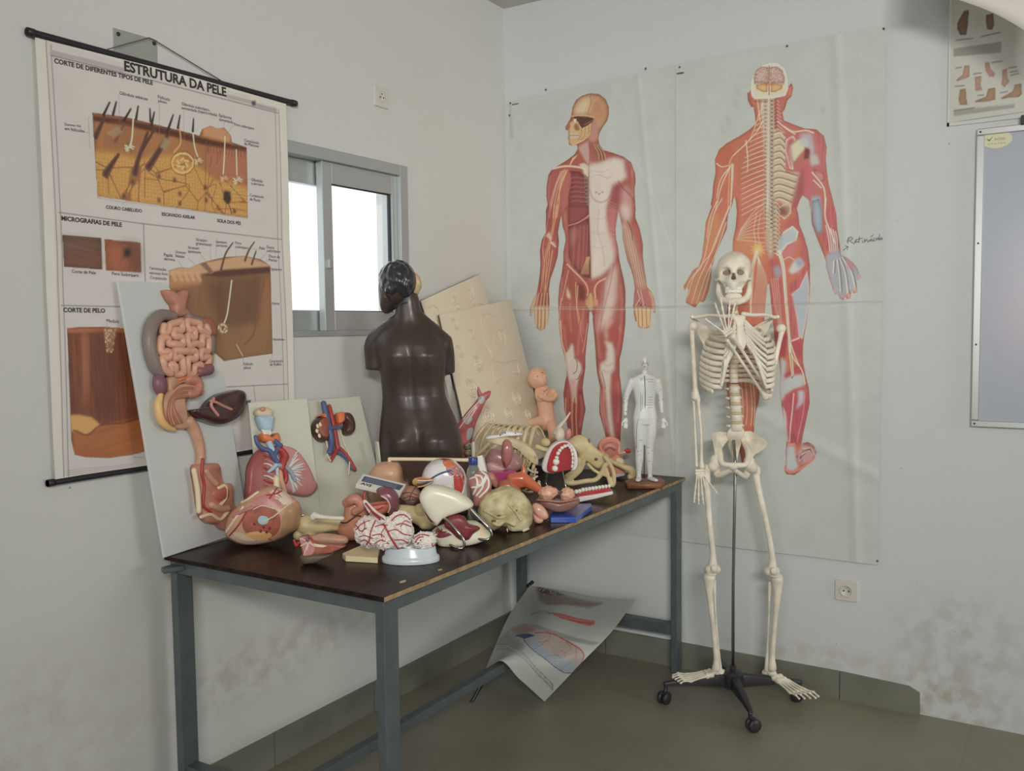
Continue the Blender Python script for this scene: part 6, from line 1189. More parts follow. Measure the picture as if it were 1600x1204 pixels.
# ------------------------------------------------------------------ models mounted on boards
class Plane:
    """a flat board: local x along its foot, y up its face, z out of the face; point(px, py, height)"""
    def __init__(s, O, U, V):
        s.O = Vector(O); s.U = Vector(U).normalized(); n = s.U.cross(Vector(V)).normalized()
        if n.dot(CAM-s.O) < 0: n = -n
        s.N = n; s.V = n.cross(s.U).normalized(); s.R = Matrix((s.U, s.V, s.N)).transposed()
        s.k = (s.O-CAM).length/FPX
    def __call__(s, px, py, h=0.0):
        d = ray(px, py); q = s.O+s.N*h; p = CAM+d*((q-CAM).dot(s.N)/d.dot(s.N))-s.O
        return Vector((p.dot(s.U), p.dot(s.V), p.dot(s.N)))
    def thing(s, name, label, cat, group=None): return thing(name, label, cat, s.O, 0, group, s.R.to_euler())
    def pts(s, C, L, h=0.0): return [s(*C([(q[0], q[1])])[0], q[2] if len(q) > 2 else h) for q in L]
    def relief(s, C, L, h, bev=.006, sm=5, h0=.0):
        P = s.pts(C, L); P = catmull(P, sm, True) if sm else P
        return MB().prism([(p.x, p.y) for p in P], h0, h, bev=bev)
def panel(pl, corners, name, m, par, t=.008):
    return MB().prism([(p.x, p.y) for p in [pl(*c) if not isinstance(c, Vector) else c for c in corners]], -t, 0).build(name, m, par, False, bevel=.0012)
M_pan = mat('white_laminate_panel', ph(176, 182, 180), 0.35); M_panc = mat('cream_panel', ph(174, 176, 162), 0.4)
m_ = lambda n, r, g, b, **k: mat(n, ph(r, g, b), k.pop('rough', .38), **k)
M_gut, M_colon, M_flesh, M_liver = m_('gut_plastic', 190, 140, 114, coat=.2), m_('grey_colon_plastic', 118, 104, 98), m_('pink_flesh_plastic', 172, 112, 92, var=.15, vscale=25), m_('liver_plastic', 62, 36, 36, rough=.25, coat=.4)
M_red, M_blue, M_orange, M_purple = m_('artery_red', 150, 46, 46), m_('vein_blue', 66, 82, 120), m_('gland_orange', 198, 104, 50), m_('spleen_purple', 112, 72, 86)
M_lblue, M_cream, M_mar, M_tanp = m_('cartilage_blue', 146, 172, 186), m_('cream_plastic', 198, 182, 148), m_('maroon_lung_plastic', 140, 66, 62), m_('tan_flesh_plastic', 178, 132, 104, var=.12, vscale=20)
M_pink = m_('pink_tissue_plastic', 176, 116, 112, var=.12); M_brown = m_('kidney_brown', 76, 46, 42, coat=.3); M_kid = m_('kidney_cut_face', 140, 74, 58, var=.2, vscale=30); M_white = m_('white_plastic', 200, 198, 188); M_yel = m_('fat_yellow', 200, 160, 92)
# digestive tract
BL, BR, TL0 = on_z(257, 871, TABLE_Z+.001), on_z(397, 828, TABLE_Z+.001), on_y(184, 439, -.036)
dp = Plane(BL, BR-BL, TL0-BL); dg = dp.thing('digestive_system_board', 'tall white board with the digestive tract in relief, upside down, leaning on the wall', 'anatomy board')
D1 = crop(180, 430, 2.677)
brc = Vector((dp(359, 841).x+.115, 0.0, 0)); brc.y = dp(359, 841).y+.115*(dp(359, 841).y/max(1e-6, dp(359, 841).x))
tlc, trc = dp(184, 439), dp(327.5, 443); panel(dp, [Vector((0, 0, 0)), trc+(Vector((0, 0, 0))-tlc), trc, tlc], 'panel', M_pan, dg)
R = lambda n, L, h, m, **k: dp.relief(D1, L, h, **k).build(n, m, dg)
def T_(n, pl, C, L, r, m, par, h=.012, seg=10, sm=6, **k): return MB().tube(pl.pts(C, L, h), [x*pl.k for x in r] if isinstance(r, (list, tuple)) else r*pl.k, seg, sm, round_=True, **k).build(n, m, par)
R('rectum', [(188, 66), (215, 68), (235, 78), (262, 66), (282, 70), (276, 110), (270, 150), (285, 165), (262, 175), (230, 170), (224, 130), (205, 105)], .030, M_flesh, bev=.010)
T_('colon', dp, D1, [(240, 170), (190, 168), (155, 205), (142, 260), (148, 320), (165, 375), (185, 405)], [8, 9, 10, 10, 10, 10, 9], M_colon, dg, .016)
T_('colon', dp, D1, [(288, 150), (310, 185), (350, 195), (385, 220), (398, 270), (400, 320)], [7, 9, 9, 9, 8, 6], M_colon, dg, .014)
R('caecum', [(335, 190), (365, 178), (385, 195), (398, 240), (385, 262), (350, 240)], .034, m_('red_brown_tissue', 142, 84, 68, bump=.5), bev=.012)
base = [(182, 240), (205, 205), (250, 178), (300, 182), (350, 215), (388, 250), (398, 320), (390, 380), (340, 400), (290, 415), (235, 420), (200, 400), (186, 330)]
R('mesentery', base, .018, M_gut, bev=.006)
rr = random.Random(3)
def hilbert(n, d):
    x = y = 0; t = d; k = 1
    while k < n:
        rx = 1 & (t//2); ry = 1 & (t ^ rx)
        if ry == 0:
            if rx == 1: x, y = k-1-x, k-1-y
            x, y = y, x
        x += k*rx; y += k*ry; t //= 4; k *= 2
    return x, y
HP = []
for d_ in range(64):
    hx, hy = hilbert(8, d_); u, v = (hx-3.5)/3.5, (hy-3.5)/3.5; u, v = u*math.sqrt(1-.28*v*v), v*math.sqrt(1-.28*u*u)
    HP.append((291+u*100+rr.uniform(-5, 5), 303+v*108+rr.uniform(-5, 5), .029+.008*(1-u*u)*(1-v*v)+rr.uniform(-.002, .003)))
T_('small_intestine', dp, D1, HP, [5.6, 6.2, 5.4, 6.0], M_gut, dg, .03, 12, 5)
R('pancreas', [(205, 425), (240, 425), (290, 420), (335, 430), (330, 445), (280, 448), (240, 462), (205, 490), (200, 455)], .026, M_tanp, bev=.008); T_('vein', dp, D1, [(270, 436), (300, 425), (340, 418), (345, 400)], 2.6, M_orange, dg, .028)
T_('duodenum', dp, D1, [(300, 435), (335, 440), (345, 465), (330, 490), (305, 495)], [8, 9, 9, 9, 8], M_flesh, dg, .02); T_('bowel_end', dp, D1, [(355, 400), (388, 392)], [9, 10], m_('purple_bowel', 120, 76, 80), dg, .03)
MB().ell(dp(*D1([(185, 455)])[0], .02), (.021, .034, .018)).build('spleen', M_purple, dg)
R('stomach', [(330, 470), (350, 485), (335, 505), (290, 505), (272, 530), (272, 570), (300, 600), (318, 620), (300, 635), (250, 645), (215, 630), (190, 595), (180, 545), (188, 500), (215, 475), (260, 455), (300, 460)], .026, M_tanp, bev=.006)
T_('stomach_wall', dp, D1, [(190, 500), (180, 545), (190, 600), (215, 632), (245, 645)], [4, 6, 6, 5, 3], M_yel, dg, .024)
for k in range(5): T_('stomach_fold', dp, D1, [(320-k*4, 470+k*9), (270-k*6, 478+k*10), (232-k*2+k*5, 520+k*8), (222+k*9, 580), (235+k*11, 625-k*3)], 2.2, M_flesh if k % 2 else m_('fold_brown', 150, 98, 74), dg, .0275, 8, 5)
lv = dp.relief(D1, [(286, 568), (320, 560), (350, 556), (375, 525), (410, 500), (450, 488), (490, 480), (514, 498), (512, 545), (490, 590), (450, 618), (405, 628), (350, 612), (305, 595)], .044, bev=.020, sm=5).build('liver', M_liver, dg)
for L in ([(400, 525), (425, 532), (450, 545), (485, 560)], [(412, 515), (402, 545), (430, 585)]): T_('liver_vessel', dp, D1, L, 2.4, M_pink, lv, .0445, 8, 4)
T_('oesophagus', dp, D1, [(305, 612), (330, 645), (350, 700), (358, 750), (354, 800), (350, 850)], [10, 9, 8, 7, 7, 5], M_tanp, dg, .014)
hd = dp.relief(D1, [(312, 800), (350, 790), (404, 788), (414, 830), (428, 868), (460, 872), (466, 900), (468, 958), (490, 980), (476, 1020), (466, 1066), (430, 1062), (410, 1040), (372, 1036), (345, 1010), (334, 960), (322, 880)], .030, bev=.006, sm=3).build('head_section', M_flesh, dg)
R('tongue', [(380, 895), (410, 878), (442, 890), (440, 935), (400, 950), (376, 925)], .036, m_('tongue_red', 164, 84, 66), bev=.010)
for L, m, r in (([(330, 815), (345, 900), (350, 985)], M_cream, 4), ([(366, 770), (362, 830), (372, 880), (368, 960), (400, 990)], M_red, 2.5), ([(430, 890), (460, 880), (462, 930), (440, 960)], M_cream, 3), ([(360, 1010), (400, 1000), (440, 1020), (470, 990)], M_cream, 3), ([(380, 820), (400, 850), (420, 870)], M_tanp, 5), ([(400, 960), (440, 975), (470, 975)], M_tanp, 6)): T_('section_detail', dp, D1, L, r, m, hd, .031, 8, 5)
lg = MB().prism([(p.x, p.y) for p in dp.pts(D1, [(365, 45), (380, 38), (395, 42), (380, 58)])], 0, .0006); lg.build('corner_emblem', mat('blue_print', ph(60, 74, 110), .5), dg, False)
# windpipe and lungs board, kidneys board
C1 = crop(340, 620, 4.3)
def lean(x0, x1, y0, y1, yt=-.05): return Plane((x0, y0, TABLE_Z+.001), Vector((x1-x0, y1-y0, 0)), Vector((0, yt-y0, .405)))
rp_ = lean(-1.665, -1.456, -.125, -.180); rs = rp_.thing('respiratory_system_board', 'cream board with larynx, windpipe and opened lungs in relief', 'anatomy board')
H = .42; W1 = (Vector((-1.456, -.18, 0))-Vector((-1.665, -.125, 0))).length
def rect_panel(W_, H_, m, par): return MB().box((0, 0, -.008), (W_-.002, H_, 0)).build('panel', m, par, False, bevel=.0012)
rect_panel(W1, H, M_panc, rs); Rr = lambda n, L, h, m, **k: rp_.relief(C1, L, h, **k).build(n, m, rs)
def Tt(n, L, r, m, h=.02, par=None, **k): return T_(n, rp_, C1, L, [x*.62 for x in r] if isinstance(r, tuple) else r*.62, m, par or rs, h, **k)
lung = Rr('lung', [(186, 680), (184, 560), (190, 480), (222, 405), (275, 350), (340, 340), (400, 333), (400, 420), (390, 560), (400, 700), (300, 720)], .030, M_mar, bev=.012)
lun2 = Rr('lung', [(390, 336), (450, 335), (505, 355), (560, 415), (600, 480), (632, 560), (650, 610), (600, 665), (520, 665), (450, 640), (415, 600), (395, 500)], .028, M_pink, bev=.012)
Rr('bronchial_field', [(305, 380), (370, 350), (400, 420), (395, 600), (330, 620), (300, 520)], .032, m_('lung_cut_red', 150, 76, 74, var=.25, vscale=60), bev=.004)
rr = random.Random(8)
for k in range(16):
    a = -1.1+k*.16; x0, y0 = 480+rr.uniform(-10, 10), 470+k*5; L_ = 95+rr.uniform(-15, 20); ex, ey = x0+L_*math.cos(a), y0+L_*math.sin(a)
    Tt('bronchial_branch', [(x0, y0), ((x0+ex)/2+4, (y0+ey)/2-4), (ex, ey)], (2.2, 1.2), M_white if k % 3 else M_lblue, .0285, lun2, seg=6, sm=3)
    if k % 2 == 0: Tt('bronchial_branch', [((x0+ex)/2, (y0+ey)/2), (ex+14*math.cos(a+1.1), ey+8*math.sin(a+1.1)-6)], (1.4, .9), M_white, .0285, lun2, seg=6, sm=0)
for k in range(9):
    y = 370+k*27; Tt('bronchial_branch', [(378, y+20), (340, y+4+rr.uniform(-6, 6)), (312, y-4)], (2.6, 1.2), (M_white, M_red, M_pink)[k % 3], .0325, lung, seg=6, sm=3)
Tt('trachea', [(330, 230), (345, 300), (372, 370), (400, 450), (405, 560), (410, 620)], (8, 8, 8, 8, 7, 6), M_lblue, .028); Tt('bronchus', [(398, 450), (370, 480), (345, 500)], (6, 4), M_lblue, .036); Tt('bronchus', [(402, 455), (450, 470), (490, 500), (520, 560)], (7, 6, 4), m_('grey_blue_bronchus', 130, 146, 158), .036)
Rr('thyroid_cartilage', [(246, 135), (300, 128), (354, 132), (352, 180), (345, 225), (315, 235), (280, 225), (258, 185)], .034, M_lblue, bev=.012); Rr('epiglottis', [(238, 100), (265, 80), (300, 70), (335, 82), (354, 100), (345, 132), (300, 138), (250, 132)], .028, m_('hyoid_cream', 186, 166, 142), bev=.010)
MB().ell(rp_(*C1([(302, 82)])[0], .028), (.010, .008, .008)).build('tongue_root', M_tanp, rs)
for k in range(3): Tt('tracheal_ring', [(300+k*5, 222+k*11), (330+k*5, 228+k*11), (352+k*4, 222+k*11)], 2.4, M_white, .036, seg=8, sm=4)
Rr('thyroid_gland', [(266, 262), (285, 248), (315, 268), (345, 268), (372, 246), (386, 270), (388, 300), (350, 312), (300, 310), (275, 295)], .040, M_orange, bev=.010)
for L in ([(256, 268), (268, 310), (300, 345), (350, 365), (380, 410)], [(412, 320), (400, 350), (380, 400), (400, 440)], [(386, 290), (400, 310), (420, 325)]): Tt('vein', L, (5, 6, 7), M_blue, .036)
Tt('artery', [(430, 480), (440, 430), (455, 400), (430, 360), (400, 350)], (10, 9, 7), M_red, .034); Tt('artery', [(440, 480), (460, 530), (455, 570)], (8, 5), M_red, .034)
Tt('oesophagus', [(420, 500), (430, 560), (455, 640)], (6, 6, 6), M_tanp, .036); Tt('spine_edge', [(395, 545), (395, 600)], (8, 8), M_cream, .034)
kp = lean(-1.454, -1.159, -.182, -.212); kd = kp.thing('kidney_board', 'cream board with two kidneys, orange glands and red and blue vessels', 'anatomy board'); rect_panel((Vector((-1.454, -.182, 0))-Vector((-1.159, -.212, 0))).length, H, M_panc, kd)
Tk = lambda n, L, r, m, h=.016, **k: T_(n, kp, C1, L, [x*.55 for x in r] if isinstance(r, list) else r*.55, m, kd, h, **k)
def kidney(L, m, n='kidney'): return kp.relief(C1, L, .034, bev=.016).build(n, m, kd)
k1 = kidney([(640, 165), (670, 142), (705, 150), (720, 190), (712, 230), (722, 270), (705, 305), (670, 300), (640, 265), (625, 215)], M_brown); kp.relief(C1, [(650, 175), (678, 158), (704, 168), (708, 200), (698, 232), (706, 265), (695, 285), (668, 278), (645, 245), (640, 205)], .0365, bev=.003).build('cut_face', M_kid, k1, label='pale reddish cut face of the kidney')
for q in ((672, 195), (668, 228), (684, 260), (690, 185)): MB().ell(kp(*C1([q])[0], .036), (.006, .008, .003)).build('calyx', M_cream, k1)
kidney([(822, 120), (850, 112), (880, 140), (896, 190), (892, 240), (868, 264), (838, 250), (835, 210), (842, 180), (826, 150)], M_brown)
for L in ([(655, 140), (680, 122), (712, 118), (722, 145), (700, 160), (672, 140)], [(782, 122), (812, 110), (826, 135), (822, 175), (790, 185)]): kp.relief(C1, L, .030, bev=.008).build('adrenal_gland', M_orange, kd)
Tk('vena_cava', [(712, 42), (728, 120), (750, 220), (765, 300), (752, 370)], [8, 9, 10, 9, 8], M_blue, .022); Tk('aorta', [(750, 62), (765, 130), (785, 220), (800, 310), (808, 345)], [6, 7, 7, 7, 7], M_red, .020)
Tk('renal_vein', [(715, 215), (760, 210), (830, 205)], [4, 5, 4], M_blue, .030); Tk('iliac_artery', [(806, 335), (785, 380), (762, 425)], [6, 6, 5], M_red); Tk('iliac_artery', [(806, 335), (850, 375), (890, 430), (920, 488)], [6, 6, 6, 6], M_red); Tk('iliac_vein', [(755, 350), (800, 365), (850, 395), (880, 430), (905, 480)], [6, 6, 6, 6, 6], M_blue, .012); Tk('renal_artery', [(770, 200), (800, 190), (830, 180)], [3, 3, 3], M_red, .026)
Tk('ureter', [(715, 260), (738, 330), (740, 390), (760, 430)], 2, M_cream, .018, seg=8); Tk('ureter', [(820, 220), (850, 310), (885, 400), (882, 520)], 2, M_cream, .018, seg=8)
# plain board edge beside the torso, dark board behind
wp = thing('plain_board', 'plain cream board seen edge on between the kidney board and the dark torso', 'board', on_z(601, 800, TABLE_Z), 0)
a, b_ = on_y(589, 690, -.215)-wp.location, Vector((0, 0, 0)); d = Vector((.02, .04, 0)); t = Vector((.008, -.002, 0))
MB().add([b_, b_+t, b_+t+d, b_+d, a, a+t, a+t+d*.4, a+d*.4], [(0, 1, 2, 3), (4, 7, 6, 5), (0, 4, 5, 1), (1, 5, 6, 2), (2, 6, 7, 3), (3, 7, 4, 0)]).build('panel', M_panc, wp, False)
# embossed cream boards in the corner
M_emb = mat('glossy_cream_panel', ph(192, 182, 158), 0.22, coat=0.4); M_embb = mat('dark_panel_back', ph(70, 58, 46), 0.6)
def emb(name_lab, A, B, Cc, Cpts, rel, h):
    U = B-A; pl = Plane(Cc, U, B-Cc); t = pl.thing('embossed_board', name_lab, 'anatomy board')
    loc = lambda P: Vector(((P-pl.O).dot(pl.U), (P-pl.O).dot(pl.V), 0)); a, b2 = loc(A), loc(B); dn = (loc(Cc)-b2); L = dn.length; dn = dn/L
    zt = (TABLE_Z+.003-B.z)/((pl.U*dn.x+pl.V*dn.y).z); za = (TABLE_Z+.003-A.z)/((pl.U*dn.x+pl.V*dn.y).z); ln = min(zt, za)
    q = [a+dn*ln, b2+dn*ln, b2, a]; MB().prism([(p.x, p.y) for p in q], 0, .006, bev=.003).build('panel', M_emb, t); MB().prism([(p.x, p.y) for p in q], -.006, -.0005).build('backing', M_embb, t, False)
    for kind, dat in rel:
        if kind == 'o':
            x, y, r = dat; c = pl(*Cpts([(x, y)])[0], .006); R_ = r/3.7625*pl.k
            for f_, hh in ((1.0, .003), (.62, .004)): MB().tube([c+Vector((R_*f_*math.cos(i*.45)*.9, R_*f_*math.sin(i*.45), 0)) for i in range(14)], R_*.16, 8, 2, True).build('embossed_ring', M_emb, t)
            MB().ell(c+Vector((0, 0, 0)), (R_*.3, R_*.3, R_*.22), None, 12, 8).build('embossed_bump', M_emb, t)
        else: MB().tube([pl(*Cpts([(q_[0], q_[1])])[0], .007) for q_ in dat], .0032, 8, 4, round_=True).build('embossed_ridge', M_emb, t)
    return t
emb('glossy cream board embossed with embryo stages, standing in front by the corner', on_y(685.5, 491.7, -.05), on_y(796.5, 467.8, -.05), on_y(843, 655, -.25), Z1,
    [('o', (640, 400, 32)), ('o', (742, 458, 28)), ('o', (668, 560, 32)), ('o', (776, 630, 42)), ('o', (738, 775, 48)), ('o', (838, 940, 56)), ('o', (960, 925, 36)), ('o', (1072, 930, 26)), ('o', (1005, 835, 38)), ('l', [(800, 430), (800, 360), (835, 335), (880, 355)]), ('l', [(800, 470), (835, 530), (870, 600), (900, 560), (940, 520), (930, 450), (890, 430), (870, 500)]), ('l', [(860, 605), (930, 625), (980, 610), (1010, 605)]), ('l', [(860, 650), (885, 740), (930, 690)]), ('l', [(1010, 640), (1020, 690), (985, 680)]), ('l', [(900, 440), (915, 500), (880, 520)])], .4)
emb('glossy cream embossed board tilted on the window wall behind another board', on_y(657, 470, -.018), on_y(748.6, 428, -.018), on_y(762, 472, -.040), Z1,
    [('o', (640, 262, 26)), ('o', (660, 295, 22)), ('l', [(490, 300), (520, 290), (550, 330), (540, 380), (520, 340)]), ('l', [(715, 190), (740, 210), (735, 260), (755, 230), (745, 185)]), ('l', [(740, 290), (780, 275), (810, 280)]), ('l', [(535, 385), (545, 430), (550, 460)])], .4)
tp = thing('white_board_panel', 'white edged dark board squeezed between the torso and the embossed boards', 'board', (-.74, -.16, TABLE_Z), 0)
q = [on_y(x, y, -.14)-tp.location for x, y in ((694, 588), (703, 585), (716, 650), (707, 655))]; q[2] = q[1]+(q[2]-q[1])*3.2; q[3] = q[0]+(q[3]-q[0])*3.2
for v in q: v.z = max(v.z, .001)
MB().add([p for p in q]+[p+Vector((.004, .03, 0)) for p in q], [(0, 1, 2, 3), (7, 6, 5, 4), (0, 4, 5, 1), (1, 5, 6, 2), (2, 6, 7, 3), (3, 7, 4, 0)]).build('panel', M_white, tp, False)
# baby doll
Y1 = crop(780, 550, 7.083); BD = Frame((-.085, -.37, TABLE_Z+.0)); M_skin = m_('doll_skin', 196, 150, 120, rough=.45)
bd = BD.thing('baby_doll', 'bald baby doll sitting with folded arms beside the embossed board', 'doll'); B = lambda x, y, d=0.0: BD(*Y1([(x, y)])[0], d)
mb = MB(); r_ = BD.k/7.083
mb.ell(B(420, 285), (112*r_, 108*r_, 122*r_)).ell(B(470, 320, -.02), (62*r_, 62*r_, 60*r_)).ell(B(512, 262, -.028), (18*r_, 16*r_, 16*r_)).ell(B(505, 300, -.03), (22*r_, 14*r_, 9*r_)).ell(B(482, 355, -.022), (32*r_, 26*r_, 22*r_)).ell(B(388, 375, -.02), (16*r_, 12*r_, 22*r_))
mb.tube([B(470, 380), B(490, 450), B(505, 560), B(520, 690), B(530, 770)], [54*r_, 98*r_, 90*r_, 90*r_, 102*r_], 16, 5, round_=True)
mb.tube([B(590, 425), B(618, 470, -.01), B(585, 515, -.03), B(510, 515, -.045), B(462, 475, -.048)], [32*r_, 36*r_, 33*r_, 27*r_, 24*r_], 12, 5, round_=True).tube([B(420, 430, -.01), B(428, 500, -.02), B(470, 520, -.035), B(530, 440, -.045)], [30*r_, 30*r_, 26*r_, 22*r_], 12, 5, round_=True)
for i in range(4): mb.tube([B(462-i*3, 470+i*12, -.05), B(440+i*4, 462+i*13, -.055), B(432+i*8, 480+i*12, -.058)], 8*r_, 8, 3, round_=True); mb.tube([B(535-i*9, 432+i*6, -.048), B(532-i*10, 405+i*5, -.055), B(520-i*9, 402+i*8, -.06)], 8*r_, 8, 3, round_=True)
mb.tube([B(520, 760), B(420, 770, -.03), B(320, 790, -.05), B(250, 800, -.02)], [78*r_, 60*r_, 44*r_, 34*r_], 14, 5, round_=True).tube([B(545, 770), B(590, 850, -.05), B(590, 950, -.06), B(570, 1010, -.03)], [78*r_, 62*r_, 46*r_, 38*r_], 14, 5, round_=True)
body = mb.build('body', M_skin, bd, vox=.0028, it=3)
for x, y, d in ((421, 267, -.0415), (478, 226, -.036)): MB().ell(B(x, y, d), (.0026, .002, .0024), None, 10, 8).build('eye', M_black, bd)
# acupuncture figure
A1 = crop(960, 540, 5.235); AF = stand(1008, 758); M_acu = m_('glazed_white_plastic', 184, 188, 184, coat=.2)
ac = AF.thing('acupuncture_figure', 'small white acupuncture man standing on a wooden block', 'anatomical figure'); A = lambda x, y, d=0.0: AF(*A1([(x, y)])[0], d)
wd = [(88, 1110), (130, 1085), (400, 1105), (418, 1130), (395, 1165), (100, 1168)]; pw = [on_z(*A1([q])[0], TABLE_Z+.001)-AF.O for q in ((90, 1140), (130, 1120), (380, 1112), (415, 1140), (390, 1166), (110, 1170))]
pw = [Vector((p.dot(HR), p.dot(HF), 0)) for p in pw]; MB().prism([(p.x, p.y) for p in pw], .001, .020, bev=.004).build('wooden_block', mat('varnished_wood', ph(124, 80, 52), .45, var=.3, vscale=30), ac, label='rough brown wooden block')
r_ = AF.k/5.235; mb = MB(); ell = lambda x, y, rx, ry, rz, d=0.0: mb.ell(A(x, y, d), (rx*r_, ry*r_, rz*r_))
ell(250, 135, 36, 40, 52); ell(250, 172, 26, 30, 28, -.006); ell(250, 152, 8, 10, 10, -.018); mb.tube([A(250, 190), A(250, 240)], [24*r_, 28*r_], 12)
mb.loft([[A(cx, y, 0)+Vector((w_*r_*math.cos(t), dp_*r_*math.sin(t), 0)) for t in [2*math.pi*k/18 for k in range(18)]] for y, cx, w_, dp_ in ((232, 250, 45, 30), (262, 250, 98, 40), (300, 250, 105, 50), (360, 250, 96, 52), (430, 250, 84, 48), (480, 252, 80, 46), (530, 252, 90, 52), (590, 250, 100, 58), (640, 250, 96, 54))])
for s, sh_, el, wr, hn in ((-1, (140, 292), (95, 430), (88, 560), (92, 640)), (1, (360, 290), (378, 430), (388, 540), (402, 640))):
    mb.tube([A(*sh_), A((sh_[0]+el[0])/2-s*-3, (sh_[1]+el[1])/2), A(*el), A(*wr, -.008)], [30*r_, 28*r_, 22*r_, 15*r_], 12, 5, round_=True); mb.ell(A(hn[0], hn[1]-25, -.012), (20*r_, 12*r_, 30*r_))
    for i in range(4): mb.tube([A(hn[0]-12+i*8, hn[1], -.012), A(hn[0]-13+i*9, hn[1]+22, -.018), A(hn[0]-11+i*8, hn[1]+38-abs(i-1.5)*4, -.016)], 6*r_, 8, 2, round_=True)
    mb.tube([A(hn[0]+s*14, hn[1]-30, -.012), A(hn[0]+s*28, hn[1]-8, -.02), A(hn[0]+s*30, hn[1]+12, -.022)], 7*r_, 8, 2, round_=True)
for s, L in ((-1, [(205, 610), (203, 720), (205, 830), (203, 930), (200, 1040), (200, 1075)]), (1, [(298, 610), (296, 720), (288, 830), (290, 930), (290, 1030), (292, 1070)])):
    mb.tube([A(*q) for q in L], [50*r_, 48*r_, 36*r_, 34*r_, 20*r_, 20*r_], 14, 5); f0 = A(L[-1][0], 1082); f1 = A(L[-1][0]+(s*8 if s < 0 else 48), 1100, -.045); mb.tube([f0+Vector((0, .012, .004)), f0, f0.lerp(f1, .6), f1], [18*r_, 24*r_, 26*r_, 20*r_], 12, 3, flat=.6, round_=True)
mb.ell(A(250, 622, -.012), (18*r_, 16*r_, 24*r_)); mb.build('body', M_acu, ac, vox=.0024, it=2)
M_line = mat('blue_black_ink', ph(62, 66, 92), .5)
def mark(L, rr_=1.6, nm='meridian_line', m=M_line): return MB().tube([A(q[0], q[1], q[2]*1.78) for q in L], rr_*r_, 5, 3).build(nm, m, ac)
mark([(246, 245, -.011), (249, 300, -.0135), (252, 400, -.0135), (250, 500, -.0125), (248, 580, -.014)], 3.4)
for x in (215, 228): mark([(x, 260, -.011), (x, 400, -.0125), (x+4, 560, -.0125)], 1.2)
for k in range(14): mark([(258, 275+k*21, -.0125), (285, 272+k*21, -.0125), (322-(0 if k < 5 else 12), 275+k*21, -.0105)], 1.2)
for L in ([(195, 600, -.013), (180, 700, -.011), (180, 840, -.008)], [(300, 560, -.013), (330, 650, -.009), (325, 780, -.006)], [(205, 770, -.0125), (230, 772, -.0115)], [(265, 830, -.009), (300, 838, -.009), (318, 830, -.006)], [(275, 940, -.009), (300, 946, -.009)], [(185, 860, -.009), (215, 866, -.009)]): mark(L, 1.3)
for k in range(26):
    x, y, d = rr.choice([(rr.uniform(75, 110), rr.uniform(400, 540), -.008), (rr.uniform(360, 400), rr.uniform(330, 540), -.008), (rr.uniform(180, 225), rr.uniform(650, 1040), -.010), (rr.uniform(275, 320), rr.uniform(650, 1040), -.009), (rr.uniform(225, 280), rr.uniform(105, 180), -.0115)])
    mark([(x-5, y, d), (x+5, y, d)], 1.5, 'acupuncture_point')
MB().tube([A(247, 640, .02), A(244, 1085, .02)], 4*r_, 8).build('support_rod', M_steelrod, ac)
for L in ([(238, 120, -.0115), (228, 160, -.010)], [(262, 120, -.0115), (274, 160, -.010)], [(240, 142, -.013), (262, 142, -.013)], [(238, 170, -.0125), (262, 170, -.0125)]): mark(L, 1.6, 'face_line')
